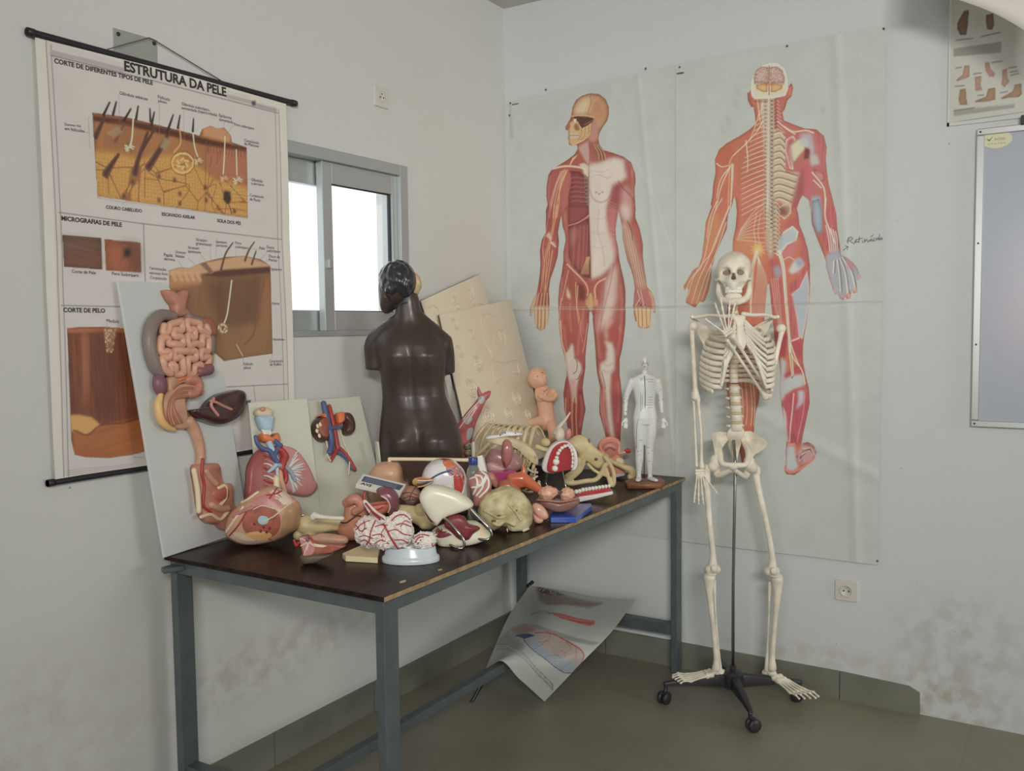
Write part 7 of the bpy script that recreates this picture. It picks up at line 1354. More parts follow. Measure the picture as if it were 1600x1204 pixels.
# ------------------------------------------------------------------ the heap of models on the table
from mathutils.bvhtree import BVHTree
K1, K2, K3 = crop(340, 620, 4.3), crop(620, 660, 5.0167), crop(780, 620, 5.333)
class Obj:
    """one thing of the heap: its frame, and tools that trace its parts at their own depth and thickness"""
    def __init__(s, C, base, name, label, cat, z=TABLE_Z, group=None):
        s.C = C; s.F = Frame(on_z(base[0], base[1], z)); s.t = s.F.thing(name, label, cat, group); s.bv = None; s.part = s.t
        s.eye = Vector(((CAM-s.F.O).dot(HR), (CAM-s.F.O).dot(HF), (CAM-s.F.O).z)); s.floor = TABLE_Z+.0015-s.F.O.z
        s.cs = None
    def p(s, x, y, d=0.0): return s.F(*s.C([(x, y)])[0], d)
    def r(s, px): a = s.C([(0, 0), (1, 0)]); return px*(a[1][0]-a[0][0])*s.F.k
    def pillow(s, name, L, m, d=0.0, tf=.03, tb=.03, pw=.55, sm=4, sub=None, noise=0.0, nf=60, keep=True, flatback=False, clampz=True):
        P = [s.p(x, y, d) for x, y in L]; P = catmull(P, sm, True) if sm else P; c = sum(P, Vector())/len(P); rings = []
        for ph_ in [-88, -75, -58, -38, -15, 10, 35, 58, 75, 88]:
            a = math.radians(ph_); sc = max(.02, math.cos(a)**pw); dy = (tf if a < 0 else tb)*math.sin(a)
            rings.append([c+(q-c)*sc+Vector((0, dy, 0)) for q in P])
        if noise:
            rs = np.random.RandomState(2); W = [(rs.normal(size=3)*nf, rs.uniform(0, 6)) for _ in range(8)]
            for r_ in rings:
                for i, q in enumerate(r_):
                    n = sum(math.sin(w_[0]*q.x+w_[1]*q.y+w_[2]*q.z+o_) for w_, o_ in W)/4; v = q-c; r_[i] = q+(v.normalized() if v.length > 1e-6 else v)*noise*n
        if clampz: rings = [[Vector((q.x, q.y, max(q.z, s.floor))) for q in r_] for r_ in rings]
        mb = MB().loft(rings)
        o = mb.build(name, m, sub or s.t)
        if keep: s.bv = BVHTree.FromPolygons([Vector(v) for v in mb.v], mb.f); s.part = o
        return o
    def slab(s, name, L, m, d0, d1, bev=.003, sub=None, sm=0, keep=True):
        """outline at depth d0 carried straight back to depth d1"""
        P = [s.p(x, y, d0) for x, y in L]; P = catmull(P, sm, True) if sm else P; P = [Vector((q.x, q.y, max(q.z, s.floor))) for q in P]
        D = Vector((0, d1-d0, 0)); mb = MB().loft([P, [q+D for q in P]]); o = mb.build(name, m, sub or s.t, False, bevel=bev)
        if keep: s.bv = BVHTree.FromPolygons([Vector(v) for v in mb.v], mb.f); s.part = o
        return o
    def ell(s, name, x, y, rx, ry, m, d=0.0, rz=None, sub=None, noise=0, nf=9, keep=False):
        a, b_ = s.r(rx), s.r(ry); mb = sculpt_mb(s.p(x, y, d), (a, s.r(rz) if rz else (a+b_)/2, b_), [], None, 36, 24, noise, nf); o = mb.build(name, m, sub or s.t)
        if keep: s.bv = BVHTree.FromPolygons([Vector(v) for v in mb.v], mb.f); s.part = o
        return o
    def hit(s, x, y, off=.0006):
        q = s.p(x, y); dv = (q-s.eye).normalized(); h = s.bv.ray_cast(s.eye, dv) if s.bv else (None,)
        return (h[0]-dv*off) if h[0] is not None else None
    def tube(s, name, L, r, m, sub=None, sm=4, surf=False, seg=8, flat=1.0):
        if surf:
            Q = catmull([Vector((x, y, 0)) for x, y in L], 4); P = [h for h in (s.hit(q.x, q.y) for q in Q) if h is not None]; sm = 0
            if len(P) < 2: return None
        else:
            P = [s.p(*q) for q in L]; r0_ = s.r(max(r) if isinstance(r, (tuple, list)) else r)
            for q in P: q.z = max(q.z, s.floor+r0_)
        return MB().tube(P, [s.r(x) for x in r] if isinstance(r, (tuple, list)) else s.r(r), seg, sm, round_=True, flat=flat).build(name, m, sub or (s.part if surf else s.t))
    def patch(s, name, L, m, sub=None, off=.0008, sm=3):
        """a painted area lying on the last shape"""
        Q = catmull([Vector((x, y, 0)) for x, y in L], sm, True); c = sum(Q, Vector())/len(Q); vs = []; n = len(Q)
        c0 = s.hit(c.x, c.y, off)
        if c0 is None: return
        for k in range(1, 8):
            for q in Q: h = s.hit(*(c+(q-c)*k/7).xy, off); vs.append(h if h is not None else (vs[-n] if len(vs) >= n else c0))
        fs = [(n*7, (i+1) % n, i) for i in range(n)]+[(k*n+i, k*n+(i+1) % n, (k+1)*n+(i+1) % n, (k+1)*n+i) for k in range(6) for i in range(n)]
        return MB().add(vs+[c0], fs).build(name, m, sub or s.part)
M_skinb, M_cut, M_fat, M_sinew = m_('brown_skin_plastic', 160, 122, 84, coat=.15), m_('cut_muscle_red', 150, 78, 58, var=.2, vscale=40, rough=.45), m_('fat_patch', 194, 144, 84), m_('white_sinew', 198, 178, 160)
M_bonee = mat('old_ivory_bone', ph(184, 166, 118), .45, var=.18, vscale=14, bump=.15, bscale=50)
M_gum, M_chrome, M_vin = m_('denture_gum_red', 164, 36, 44, rough=.2, coat=.5), mat('bent_chrome', ph(178, 176, 170), .12, .95), m_('wine_red_plastic', 112, 40, 50)
# half head
o = Obj(K1, (400, 851), 'half_head_model', 'flesh coloured half head model, cut open, lying in front of the white board', 'anatomical model')
o.pillow('head', [(55, 905), (85, 790), (150, 715), (230, 650), (300, 608), (380, 600), (450, 640), (520, 690), (556, 745), (550, 860), (500, 910), (410, 960), (300, 985), (190, 990), (100, 960)], M_tanp, 0, .06, .07, .5)
o.patch('skin', [(440, 790), (500, 725), (553, 750), (548, 860), (490, 905), (425, 930), (430, 860)], M_skinb); o.patch('scalp', [(70, 920), (160, 910), (260, 965), (400, 955), (320, 982), (190, 986), (105, 955)], m_('pale_scalp', 190, 162, 138))
o.patch('cut_face', [(165, 850), (185, 780), (250, 735), (330, 728), (400, 768), (425, 840), (400, 915), (330, 955), (240, 950), (185, 905)], M_cut); o.patch('fat_layer', [(185, 925), (240, 905), (330, 905), (365, 930), (320, 957), (240, 952)], M_fat, off=.0014); o.patch('spinal_cord', [(270, 830), (285, 800), (320, 800), (345, 820), (330, 850), (290, 855)], M_lblue, off=.0016)
o.patch('neck_muscle', [(240, 690), (320, 650), (400, 640), (440, 700), (400, 745), (330, 720), (260, 730)], M_pink); o.patch('fascia', [(350, 640), (420, 615), (505, 690), (450, 725), (400, 690)], M_sinew)
for x, y in ((248, 850), (330, 905), (290, 900), (350, 880), (310, 870)): o.ell('vessel_hole', x, y, 10, 12, M_vin, -.058, sub=o.part)
for L, m, r in (([(60, 905), (110, 830), (170, 740)], M_sinew, 9), ([(80, 930), (140, 860), (200, 760)], M_red, 6), ([(130, 720), (200, 690), (270, 640)], M_sinew, 10), ([(330, 660), (390, 650), (430, 630)], M_red, 6), ([(350, 680), (380, 640), (400, 610)], M_red, 5), ([(300, 840), (380, 800), (460, 735), (520, 695)], M_sinew, 5), ([(240, 755), (300, 730), (380, 750)], M_sinew, 4), ([(110, 800), (160, 770), (230, 745)], M_pink, 14)): o.tube('tendon' if m is M_sinew else 'artery' if m is M_red else 'muscle_strip', L, r, m, surf=True)
# lump, ball, block
o = Obj(K1, (522, 781), 'foot_model', 'lumpy tan foot model standing in front of the kidney board', 'anatomical model')
o.pillow('foot', [(660, 640), (690, 560), (712, 470), (760, 432), (815, 440), (850, 490), (890, 560), (900, 640), (860, 690), (760, 700), (690, 690)], M_tanp, 0, .05, .05, .5, noise=.003, nf=70)
for x, y, rx, ry in ((770, 470, 38, 24), (745, 530, 26, 36), (790, 540, 24, 34), (760, 620, 60, 40), (830, 600, 40, 60)): o.ell('bulge', x, y, rx, ry, M_tanp, -.034, sub=o.part)
o = Obj(K1, (489, 795), 'pink_ball_model', 'smooth pink ball shaped organ beside the tan foot model', 'anatomical model'); o.pillow('ball', [(580, 665), (600, 615), (650, 598), (695, 625), (708, 670), (690, 712), (640, 730), (595, 712)], m_('pale_pink_gloss', 186, 138, 120, rough=.2, coat=.4), 0, .028, .028, .5)
o = Obj(K1, (500, 811), 'muscle_slab_model', 'brick red slab of a muscle model behind the long bones', 'anatomical model'); o.slab('slab', [(552, 760), (600, 712), (720, 702), (806, 706), (812, 820), (570, 820)], M_mar, 0, .07, .006)
# bones
o = Obj(K1, (495, 846), 'femur_model', 'ivory thigh bone end lying beside the opened half head', 'bone model')
mb = MB().tube([o.p(590, 860), o.p(680, 862), o.p(760, 855, .02), o.p(860, 850, .03)], [o.r(70), o.r(56), o.r(50), o.r(50)], 14, 4, round_=True)
for x, y, rr_ in ((560, 830, 44), (545, 925, 40), (620, 905, 46), (575, 870, 46)): mb.ell(o.p(x, y, -.005), o.r(rr_))
mb.build('bone', M_bonee, o.t, vox=.003, it=2)
o2 = Obj(K1, (512, 834), 'fibula_model', 'thin pale bone with a knob resting on the ivory thigh bone', 'bone model', TABLE_Z+.055)
mb = MB().tube([o2.p(640, 800), o2.p(690, 805), o2.p(760, 812), o2.p(840, 815)], [o2.r(20), o2.r(17), o2.r(15), o2.r(15)], 10, 4, round_=True)
for x, y in ((650, 790), (640, 812), (670, 800)): mb.ell(o2.p(x, y), o2.r(20))
mb.build('bone', M_bone, o2.t, vox=.0022, it=2); o.ell('steel_pin', 572, 794, 12, 12, M_chrome, -.018)
o = Obj(K1, (520, 853), 'intestine_model', 'short tan and pink tube of gut lying below the ivory bone', 'anatomical model'); o.tube('tube', [(640, 955), (700, 950), (770, 955), (850, 978)], (30, 38, 38, 30), M_tanp); o.tube('band', [(690, 930), (680, 950), (690, 980)], 8, M_pink)
o = Obj(K1, (472, 881), 'muscle_wedge_model', 'three cornered muscle cross section with white tendons near the table edge', 'anatomical model')
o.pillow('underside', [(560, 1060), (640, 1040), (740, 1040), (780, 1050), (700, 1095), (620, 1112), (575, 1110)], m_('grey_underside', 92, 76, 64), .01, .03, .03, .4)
o.slab('muscle', [(545, 942), (600, 930), (632, 968), (660, 990), (740, 990), (860, 1005), (760, 1050), (650, 1060), (590, 1085), (578, 1120), (565, 1040)], M_cut, -.012, .012, .004); o.patch('pink_muscle', [(550, 950), (600, 940), (650, 1000), (640, 1050), (590, 1070), (570, 1010)], M_pink); o.patch('fat', [(640, 985), (690, 990), (735, 1000), (690, 1010)], M_cream)
for L in ([(595, 965), (555, 950)], [(598, 980), (558, 1000)], [(605, 985), (580, 1060)], [(590, 985), (575, 1118)], [(612, 980), (600, 1030)], [(618, 975), (650, 1000), (690, 1005)]): o.tube('tendon', L, 4, M_sinew, surf=True)
o.ell('vein', 603, 955, 13, 16, m_('violet_vein', 110, 84, 116), -.014); o.ell('artery', 622, 945, 9, 9, M_red, -.014); o.tube('red_edge', [(515, 965), (530, 1000), (545, 980)], 10, M_gum)
def flat(o, name, L, m, z0, z1, bev=.002, sub=None):
    P = [o.C([q])[0] for q in L]; W_ = [on_z(x, y, TABLE_Z+z1)-o.F.O for x, y in P]; P2 = [(q.dot(HR), q.dot(HF)) for q in W_]
    return MB().prism(P2, TABLE_Z+z0-o.F.O.z, TABLE_Z+z1-o.F.O.z, bev=bev).build(name, m, sub or o.t, False, bevel=.001)
o = Obj(K1, (568, 874), 'cream_wedge_block', 'flat cream coloured block lying left of the artery brain', 'block'); flat(o, 'block', [(838, 1048), (985, 985), (1090, 1010), (1075, 1080), (860, 1068)], m_('cream_block', 196, 184, 140), .001, .016)
# brain with arteries on a grey base
o = Obj(K1, (642, 876), 'brain_model', 'white brain model with red arteries on a pale grey blue oval base', 'anatomical model')
M_brain = mat('white_brain_plastic', ph(204, 190, 184), .4, bump=.55, bscale=75, var=.06); kx, ky = o.r(198), .052
prof = [(.0, .001), (.99, .001), (1.0, .006), (.985, .014), (.93, .017), (.90, .020), (.86, .034), (.80, .040), (.70, .038), (.62, .028), (0, .026)]
MB().loft([[Vector((kx*a*math.cos(t), ky*a*math.sin(t), z+(.006*math.cos(2*t)**2 if .03 < z < .045 else 0))) for t in [2*math.pi*k/40 for k in range(40)]] for a, z in prof]).build('base', m_('grey_blue_base', 168, 180, 186, rough=.3, coat=.2), o.t, auto=.8)
for q, (x, y, rx, ry, d) in enumerate(((1030, 905, 112, 108, -.02), (1205, 905, 112, 118, -.012), (1230, 820, 70, 52, -.01), (1120, 960, 70, 60, -.03))):
    a = sculpt_mb(o.p(x, y, d), (o.r(rx), o.r(rx)*.9, o.r(ry)), [], None, 110, 80, .0022, 13, q)
    ob = a.build('cerebrum' if q < 2 else 'brain_lobe', M_brain, o.t)
    if q == 0: allv, allf = list(a.v), list(a.f)
    else: n0 = len(allv); allv += a.v; allf += [tuple(i+n0 for i in f) for f in a.f]
o.bv = BVHTree.FromPolygons([Vector(v) for v in allv], allf); o.part = o.t
for L, r in (([(1010, 760), (1060, 800), (1110, 845), (1150, 920), (1185, 980), (1215, 1020)], 7), ([(1060, 830), (1030, 900), (1020, 960), (1000, 990)], 5), ([(930, 890), (970, 850), (1020, 830)], 5), ([(930, 860), (960, 900), (1000, 880)], 4), ([(950, 940), (990, 930), (1040, 950)], 4), ([(1060, 870), (1090, 860), (1140, 860)], 4), ([(1170, 830), (1200, 800), (1250, 790), (1290, 820)], 5), ([(1200, 860), (1240, 850), (1300, 870)], 4), ([(1150, 900), (1200, 890), (1250, 920), (1300, 930)], 4), ([(1190, 960), (1240, 960), (1280, 980)], 4), ([(1060, 980), (1100, 960), (1150, 985)], 4), ([(1040, 930), (1090, 920), (1120, 940)], 4), ([(960, 970), (990, 960), (1030, 990)], 4), ([(1230, 870), (1260, 830), (1300, 850)], 3), ([(1120, 880), (1100, 920), (1110, 970)], 3), ([(980, 830), (990, 870), (970, 910)], 3)): o.tube('artery', L, r, M_red, surf=True, seg=6)
st = o.tube('brain_stem', [(990, 705, -.02), (1020, 745, -.025), (1060, 790, -.03), (1100, 820, -.04)], (16, 22, 28, 34), M_brain)
for k in range(8): o.tube('nerve_root', [(1020+k*12, 790+k*5, -.05), (1032+k*11, 770+k*6, -.062), (1050+k*10, 770+k*8, -.06)], 3, M_red, sub=st, seg=6)
o.tube('artery', [(995, 715, -.03), (1040, 770, -.045), (1090, 820, -.06)], 7, M_red, sub=st)
cb = sculpt_mb(o.p(1388, 965, -.01), (o.r(80), o.r(74), o.r(60)), [], None, 90, 60, .0018, 16, 7); ob = cb.build('cerebellum', M_brain, o.t); o.bv = BVHTree.FromPolygons([Vector(v) for v in cb.v], cb.f); o.part = ob
for L in ([(1320, 950), (1360, 925), (1420, 930)], [(1330, 975), (1350, 945), (1380, 940)], [(1345, 985), (1365, 960)], [(1440, 985), (1452, 1012), (1460, 990)]): o.tube('artery', L, 5, M_red, surf=True, seg=6)
# stomach, pancreas and spleen
o = Obj(K1, (560, 842), 'spleen_and_pancreas_model', 'tan stomach piece with orange pancreas and a big mauve spleen behind the brain', 'anatomical model')
o.pillow('stomach', [(845, 800), (860, 710), (900, 655), (960, 640), (1010, 690), (1020, 800), (965, 850), (950, 985), (890, 990), (825, 945), (798, 865)], m_('amber_tissue', 168, 112, 82, rough=.25, coat=.3), .02, .05, .04, .5); o.tube('fold', [(800, 830), (860, 845), (930, 800), (960, 800)], 6, M_brown, surf=True)
o.tube('duodenum', [(870, 710, -.02), (900, 690, -.03), (940, 690, -.03), (960, 740, -.03), (920, 770, -.03)], (34, 36, 34, 30, 28), M_flesh); o.patch('gall_duct', [(910, 650), (950, 630), (985, 680), (960, 690)], m_('olive_duct', 104, 92, 66)); o.tube('artery', [(990, 640, -.03), (985, 680, -.034), (1000, 715, -.034)], 10, M_red)
o.pillow('pancreas', [(990, 725), (1060, 705), (1140, 700), (1155, 745), (1120, 785), (1050, 790), (1000, 765)], m_('pancreas_orange', 170, 92, 62, bump=.5), -.01, .02, .02); o.tube('artery', [(1000, 735), (1060, 725), (1140, 715)], 6, M_red, surf=True); o.tube('artery', [(1010, 765), (1080, 755), (1110, 740)], 6, M_red, surf=True)
o.pillow('spleen', [(1065, 625), (1110, 600), (1170, 612), (1215, 665), (1224, 740), (1200, 785), (1150, 795), (1150, 720), (1110, 670)], m_('mauve_spleen', 118, 66, 76, rough=.28, coat=.3), .02, .03, .03); o.tube('spleen_edge', [(1100, 665), (1140, 690), (1158, 740), (1140, 785)], 5, M_sinew, surf=True)
# box, label box, dome, dark panel, brain slice
o = Obj(K1, (562, 800), 'yellow_box', 'open pale yellow box behind the stomach and spleen model', 'box'); o.slab('box', [(862, 600), (880, 592), (1080, 640), (1080, 760), (866, 740)], m_('yellowed_card', 150, 134, 92), 0, .09); o.tube('rim', [(864, 680, -.002), (866, 600, -.002), (980, 612, -.002), (1075, 640, -.002)], 5, M_yel, sm=0)
o = Obj(K1, (597, 780), 'label_box', 'flat white box with a dark blue printed panel lying askew on the heap', 'box', TABLE_Z+.10)
A0, A1_, A2, A3 = o.p(930, 585, -.03), o.p(978, 515, .05), o.p(1266, 585, .05), o.p(1225, 655, -.03); nn = (A1_-A0).cross(A3-A0).normalized(); nn = nn if nn.z > 0 else -nn
MB().loft([[A0-nn*.014, A1_-nn*.014, A2-nn*.014, A3-nn*.014], [A0, A1_, A2, A3]]).build('box', M_white, o.t, False, bevel=.001)
def onb(u, v, h=.0005): return A0.lerp(A3, u).lerp(A1_.lerp(A2, u), v)+nn*h
MB().add([onb(.06, .34), onb(.94, .34), onb(.97, .82), onb(.06, .82)], [(0, 1, 2, 3)]).build('printed_panel', mat('navy_print', ph(70, 80, 100), .5), o.t, False)
for k in range(3): MB().add([onb(.12, .42+.12*k, .001), onb(.85, .42+.12*k, .001), onb(.85, .46+.12*k, .001), onb(.12, .46+.12*k, .001)], [(0, 1, 2, 3)]).build('print_line', mat('pale_print', ph(130, 140, 156), .5), o.t, False)
lettering([('AVJ', (.08, .07), (.32, .07), .03, .17)], lambda u, v: onb(u, v, .001)).build('lettering', M_ink, o.t, False)
o = Obj(K1, (605, 807), 'skin_dome_model', 'smooth tan dome of a skin coloured model beside the dark framed panel', 'anatomical model'); o.pillow('dome', [(1025, 520), (1050, 465), (1100, 438), (1160, 432), (1215, 448), (1242, 490), (1250, 560), (1290, 600), (1280, 680), (1040, 700)], m_('smooth_tan_skin', 184, 140, 108, rough=.35), .02, .06, .06, .45)
o = Obj(K2, (672, 805), 'framed_dark_panel', 'dark brown panel with a cream frame leaning on the brown torso', 'panel', group=None)
o.slab('panel', [(-50, 285), (640, 300), (620, 720), (-40, 720)], m_('dark_brown_gloss_panel', 60, 42, 36, rough=.2, coat=.4), .015, .022); tpz = [(-62, 268, .0), (-30, 250, .03), (640, 272, .03), (642, 300, .0)]
o.tube('frame', [(-58, 285, .008), (300, 288, .008), (640, 296, .008)], 15, M_cream, sm=0); o.tube('frame', [(-58, 285, .008), (-50, 500, .006), (-45, 700, .004)], 14, M_cream, sm=0)
o = Obj(K1, (640, 812), 'brain_slice_model', 'brownish pink brain slice in a dark bowl left of the eye model', 'anatomical model'); o.pillow('bowl', [(1222, 670), (1235, 640), (1340, 650), (1372, 690), (1330, 760), (1300, 800), (1240, 800)], M_brown, .01, .03, .03); o.pillow('brain', [(1226, 660), (1245, 615), (1295, 596), (1345, 610), (1366, 655), (1340, 690), (1280, 698), (1240, 690)], mat('brownish_brain', ph(160, 118, 96), .4, bump=1.0, bscale=120), 0, .03, .02)
for L in ([(1290, 690), (1300, 650), (1330, 605)], [(1240, 650), (1280, 640), (1340, 655)], [(1250, 680), (1290, 665), (1340, 680)]): o.tube('vein', L, 3, M_vin, surf=True, seg=6)
# bone end, hinged block, eye, striped muscle
o = Obj(K2, (660, 838), 'shin_bone_model', 'thick ivory bone end lying under the white hinged block', 'bone model')
mb = MB().tube([o.p(20, 700, .02), o.p(110, 710), o.p(190, 735), o.p(240, 770)], [o.r(60), o.r(62), o.r(78), o.r(70)], 14, 4, round_=True); [mb.ell(o.p(x, y, -.01), o.r(q)) for x, y, q in ((215, 790, 48), (250, 770, 45), (190, 690, 60))]; mb.build('bone', M_bonee, o.t, vox=.003, it=2)
M_wht = m_('ivory_white_plastic', 200, 194, 172, rough=.35, coat=.15)
o = Obj(K2, (714, 851), 'hinged_joint_model', 'ivory block held above its wine red base by two bent chrome rods', 'anatomical model')
o.pillow('base', [(270, 870), (300, 830), (400, 800), (560, 780), (640, 790), (720, 860), (735, 890), (650, 930), (520, 965), (390, 995), (330, 960), (300, 910)], M_wht, .02, .05, .06, .28); o.patch('red_area', [(270, 850), (320, 820), (420, 870), (420, 885), (330, 905)], M_vin); o.patch('tooth_root', [(650, 820), (690, 810), (700, 880), (660, 885)], M_cream)
o.pillow('muscle', [(370, 800), (400, 740), (470, 720), (530, 740), (570, 800), (655, 825), (600, 870), (560, 918), (490, 915), (430, 860)], M_vin, -.03, .015, .03, .4)
o.pillow('block', [(176, 590), (196, 530), (250, 488), (330, 495), (440, 528), (520, 566), (592, 625), (592, 660), (480, 705), (372, 742), (316, 806), (270, 780), (215, 690)], M_wht, -.01, .035, .05, .22, sm=2); o.patch('red_edge', [(215, 690), (270, 765), (305, 795), (260, 770), (225, 720)], M_vin)
for L in ([(365, 740, -.035), (430, 800, -.050), (490, 870, -.06), (528, 930, -.06), (520, 980, -.058), (470, 982, -.055), (420, 955, -.035)], [(570, 665, -.03), (640, 740, -.04), (710, 810, -.05), (742, 870, -.05), (730, 905, -.045), (690, 918, -.042), (625, 905, -.02)]): o.tube('chrome_rod', L, 11, M_chrome, seg=12)
o = Obj(K2, (696, 812), 'eye_model', 'large white eyeball model with orange nerve stub and red muscles', 'anatomical model', TABLE_Z)
o.pillow('eyeball', [(196, 420), (225, 345), (290, 295), (370, 280), (450, 300), (515, 365), (545, 440), (575, 540), (580, 610), (450, 560), (350, 500), (240, 520), (205, 480)], m_('eye_white', 206, 208, 198, rough=.25, coat=.3), .03, .075, .05, .5)
o.patch('muscle', [(445, 420), (490, 412), (528, 415), (522, 500), (505, 552), (470, 545), (440, 530)], m_('eye_muscle_red', 176, 52, 44)); o.patch('choroid', [(360, 300), (410, 290), (450, 315), (485, 350), (430, 345), (380, 345)], M_orange); o.patch('muscle', [(315, 275), (370, 268), (425, 285), (400, 298), (350, 292)], m_('eye_muscle_red', 0, 0, 0)); o.patch('retina', [(385, 350), (440, 348), (495, 355), (525, 405), (470, 410), (410, 412)], M_pink)
for L, r in (([(240, 480), (270, 440), (340, 400), (420, 375)], 8), ([(180, 460), (240, 465), (262, 450)], 9), ([(420, 375), (460, 350)], 4), ([(420, 375), (490, 380)], 4), ([(430, 380), (480, 400)], 4), ([(400, 382), (440, 405)], 4), ([(440, 362), (500, 365)], 3)): o.tube('blood_vessel', L, r, M_blue, surf=True, seg=6)
for L in ([(450, 300), (515, 365), (540, 440), (535, 500), (515, 555)], [(440, 425), (445, 520)], [(470, 415), (530, 413)]): o.tube('cut_rim', L, 5, M_white, surf=True, seg=6)
nv = o.tube('optic_nerve', [(155, 465, -.02), (200, 460, -.02), (260, 455, -.02)], (34, 36, 40), M_yel); o.ell('nerve_core', 152, 468, 16, 24, m_('nerve_ochre', 176, 140, 70), -.028, sub=nv)
for k in range(4): o.tube('nerve_strand', [(165, 432+k*24, -.05), (210, 436+k*20, -.055), (280, 445+k*6, -.058)], 6, (M_orange, M_white, M_blue, M_yel)[k], sub=nv, seg=6)
o = Obj(K2, (748, 826), 'striped_muscle_model', 'pink muscle ball with white stripes right of the eyeball model', 'anatomical model'); o.pillow('muscle', [(560, 470), (600, 400), (660, 378), (715, 400), (745, 470), (735, 540), (690, 620), (630, 660), (600, 640), (590, 560)], m_('striped_pink', 164, 104, 100), .01, .04, .04, .5)
for k in range(5): o.tube('stripe', [(575+k*22, 440-k*14), (620+k*22, 430-k*2), (630+k*22, 490+k*4), (600+k*12, 560+k*6)] if k % 2 == 0 else [(570+k*20, 520-k*12), (640+k*10, 500-k*4), (690+k*6, 420)], 9, M_white, surf=True, seg=6)
# old skull cap, pink lobes, blue stand with bowl
o = Obj(K2, (800, 829), 'skull_cap_model', 'rough yellowed skull lying on its side at the table edge', 'skull')
M_old = mat('stained_skull', ph(186, 178, 136), .6, bump=.9, bscale=60, col2=ph(146, 132, 88), vscale=22)
o.pillow('cranium', [(640, 660), (660, 600), (710, 550), (780, 515), (860, 502), (940, 525), (1010, 575), (1056, 650), (1068, 730), (1050, 800), (1010, 845), (940, 865), (890, 848), (850, 802), (790, 822), (740, 835), (690, 790), (645, 730)], M_old, .02, .055, .07, .42, noise=.0025, nf=90)
for x, y, rx, ry in ((800, 735, 26, 14), (938, 690, 10, 8), (900, 660, 14, 8), (855, 800, 34, 16), (760, 770, 20, 12), (720, 700, 30, 6)): h = o.hit(x, y, 0); MB().ell(h, (o.r(rx), .004, o.r(ry))).build('bone_hole', mat('dark_bone_hole', ph(96, 84, 52), .9), o.part)
for L, r in (([(690, 690), (750, 720), (790, 745), (850, 735)], 14), ([(760, 790), (800, 800), (850, 770), (920, 800)], 18), ([(870, 840), (900, 862), (960, 858), (1030, 830)], 12), ([(655, 650), (720, 580), (820, 540), (930, 545)], 3), ([(880, 640), (930, 700), (970, 760)], 12)): o.tube('bone_ridge', L, r, M_old, surf=True)
o.tube('bone_spike', [(865, 835, -.03), (870, 862, -.032)], (7, 3), M_old)
o = Obj(K2, (847, 817), 'pink_lobes_model', 'two smooth pink lobes of a flesh model between the skull and blue stand', 'anatomical model'); mS = m_('salmon_gloss', 198, 150, 128, rough=.25, coat=.3); o.pillow('lobe', [(1060, 650), (1090, 630), (1140, 650), (1180, 700), (1190, 740), (1160, 760), (1110, 740), (1070, 700)], mS, 0, .025, .03); o.pillow('lobe', [(1066, 710), (1110, 735), (1150, 755), (1140, 780), (1110, 788), (1075, 770)], mS, -.004, .02, .03)
o = Obj(K3, (890, 809), 'organ_bowl_model', 'mauve bowl with two pale lumps on a bright blue stand', 'anatomical model')
flat(o, 'stand', [(418, 975), (470, 940), (650, 890), (765, 882), (772, 905), (640, 1003), (430, 1003)], m_('bright_blue_plastic', 34, 74, 158, rough=.25, coat=.3), .001, .018, .003)
o.pillow('bowl', [(312, 868), (335, 832), (420, 845), (470, 858), (540, 858), (600, 845), (655, 835), (672, 868), (630, 915), (560, 945), (470, 952), (380, 925), (330, 900)], m_('mauve_bowl', 124, 84, 76, coat=.2), .02, .05, .05, .4); mL = mat('pale_lump_plastic', ph(194, 146, 118), .3, bump=.5, bscale=60, coat=.2)
o.ell('lump', 408, 800, 86, 60, mL, -.004, noise=.002); o.ell('lump', 565, 808, 62, 58, mL, -.004, noise=.002); o.tube('cord', [(455, 845, -.035), (490, 815, -.04), (520, 790, -.035)], 8, M_brown); o.tube('rim', [(318, 858, -.03), (400, 862, -.045), (520, 872, -.046), (660, 845, -.03)], 9, m_('rim_pink', 150, 100, 90))
# giant denture
o = Obj(K3, (930, 784), 'denture_model', 'oversized red gummed denture model gaping open on chrome rods', 'dental model'); MT = M_tooth
up = o.slab('upper_base', [(360, 610), (375, 520), (410, 440), (470, 385), (545, 368), (600, 392), (645, 460), (655, 560), (625, 618), (560, 600), (450, 640)], m_('pinkish_white_acrylic', 206, 192, 194, rough=.25, coat=.3), .0, .05, .006, sm=3); o.slab('upper_gum', [(400, 610), (412, 520), (450, 430), (510, 388), (570, 385), (605, 425), (625, 500), (615, 590), (560, 615), (450, 635)], M_gum, -.022, .01, .006, up, 3); o.patch('palate', [(490, 600), (510, 500), (545, 440), (590, 430), (605, 500), (600, 585), (570, 610)], m_('palate_shadow_red', 146, 28, 34, rough=.35), up)
for i, (x, y, rx, ry) in enumerate(((464, 596, 26, 26), (474, 540, 28, 28), (480, 505, 18, 16), (490, 470, 18, 17), (505, 446, 16, 16), (524, 424, 17, 16), (548, 410, 16, 15), (572, 404, 14, 14), (590, 420, 12, 16), (602, 446, 11, 18), (609, 478, 11, 18), (612, 512, 11, 18), (611, 545, 11, 18), (607, 578, 11, 18))): o.ell('tooth', x, y, rx, ry, MT, -.030, 20, up)
lo_ = o.slab('lower_base', [(628, 855), (650, 835), (800, 812), (948, 785), (950, 812), (800, 850), (668, 882)], m_('pinkish_white_acrylic', 0, 0, 0), -.01, .07, .004); o.slab('lower_gum', [(632, 812), (700, 790), (800, 770), (920, 752), (946, 786), (800, 822), (650, 845)], M_gum, -.006, .06, .008, lo_)
for k in range(11): x = 642+k*27.5; o.ell('tooth', x, 782-k*4.2+(6 if k < 2 else 0), 19-.5*k, 20-.3*k, MT, -.004, 20, lo_)
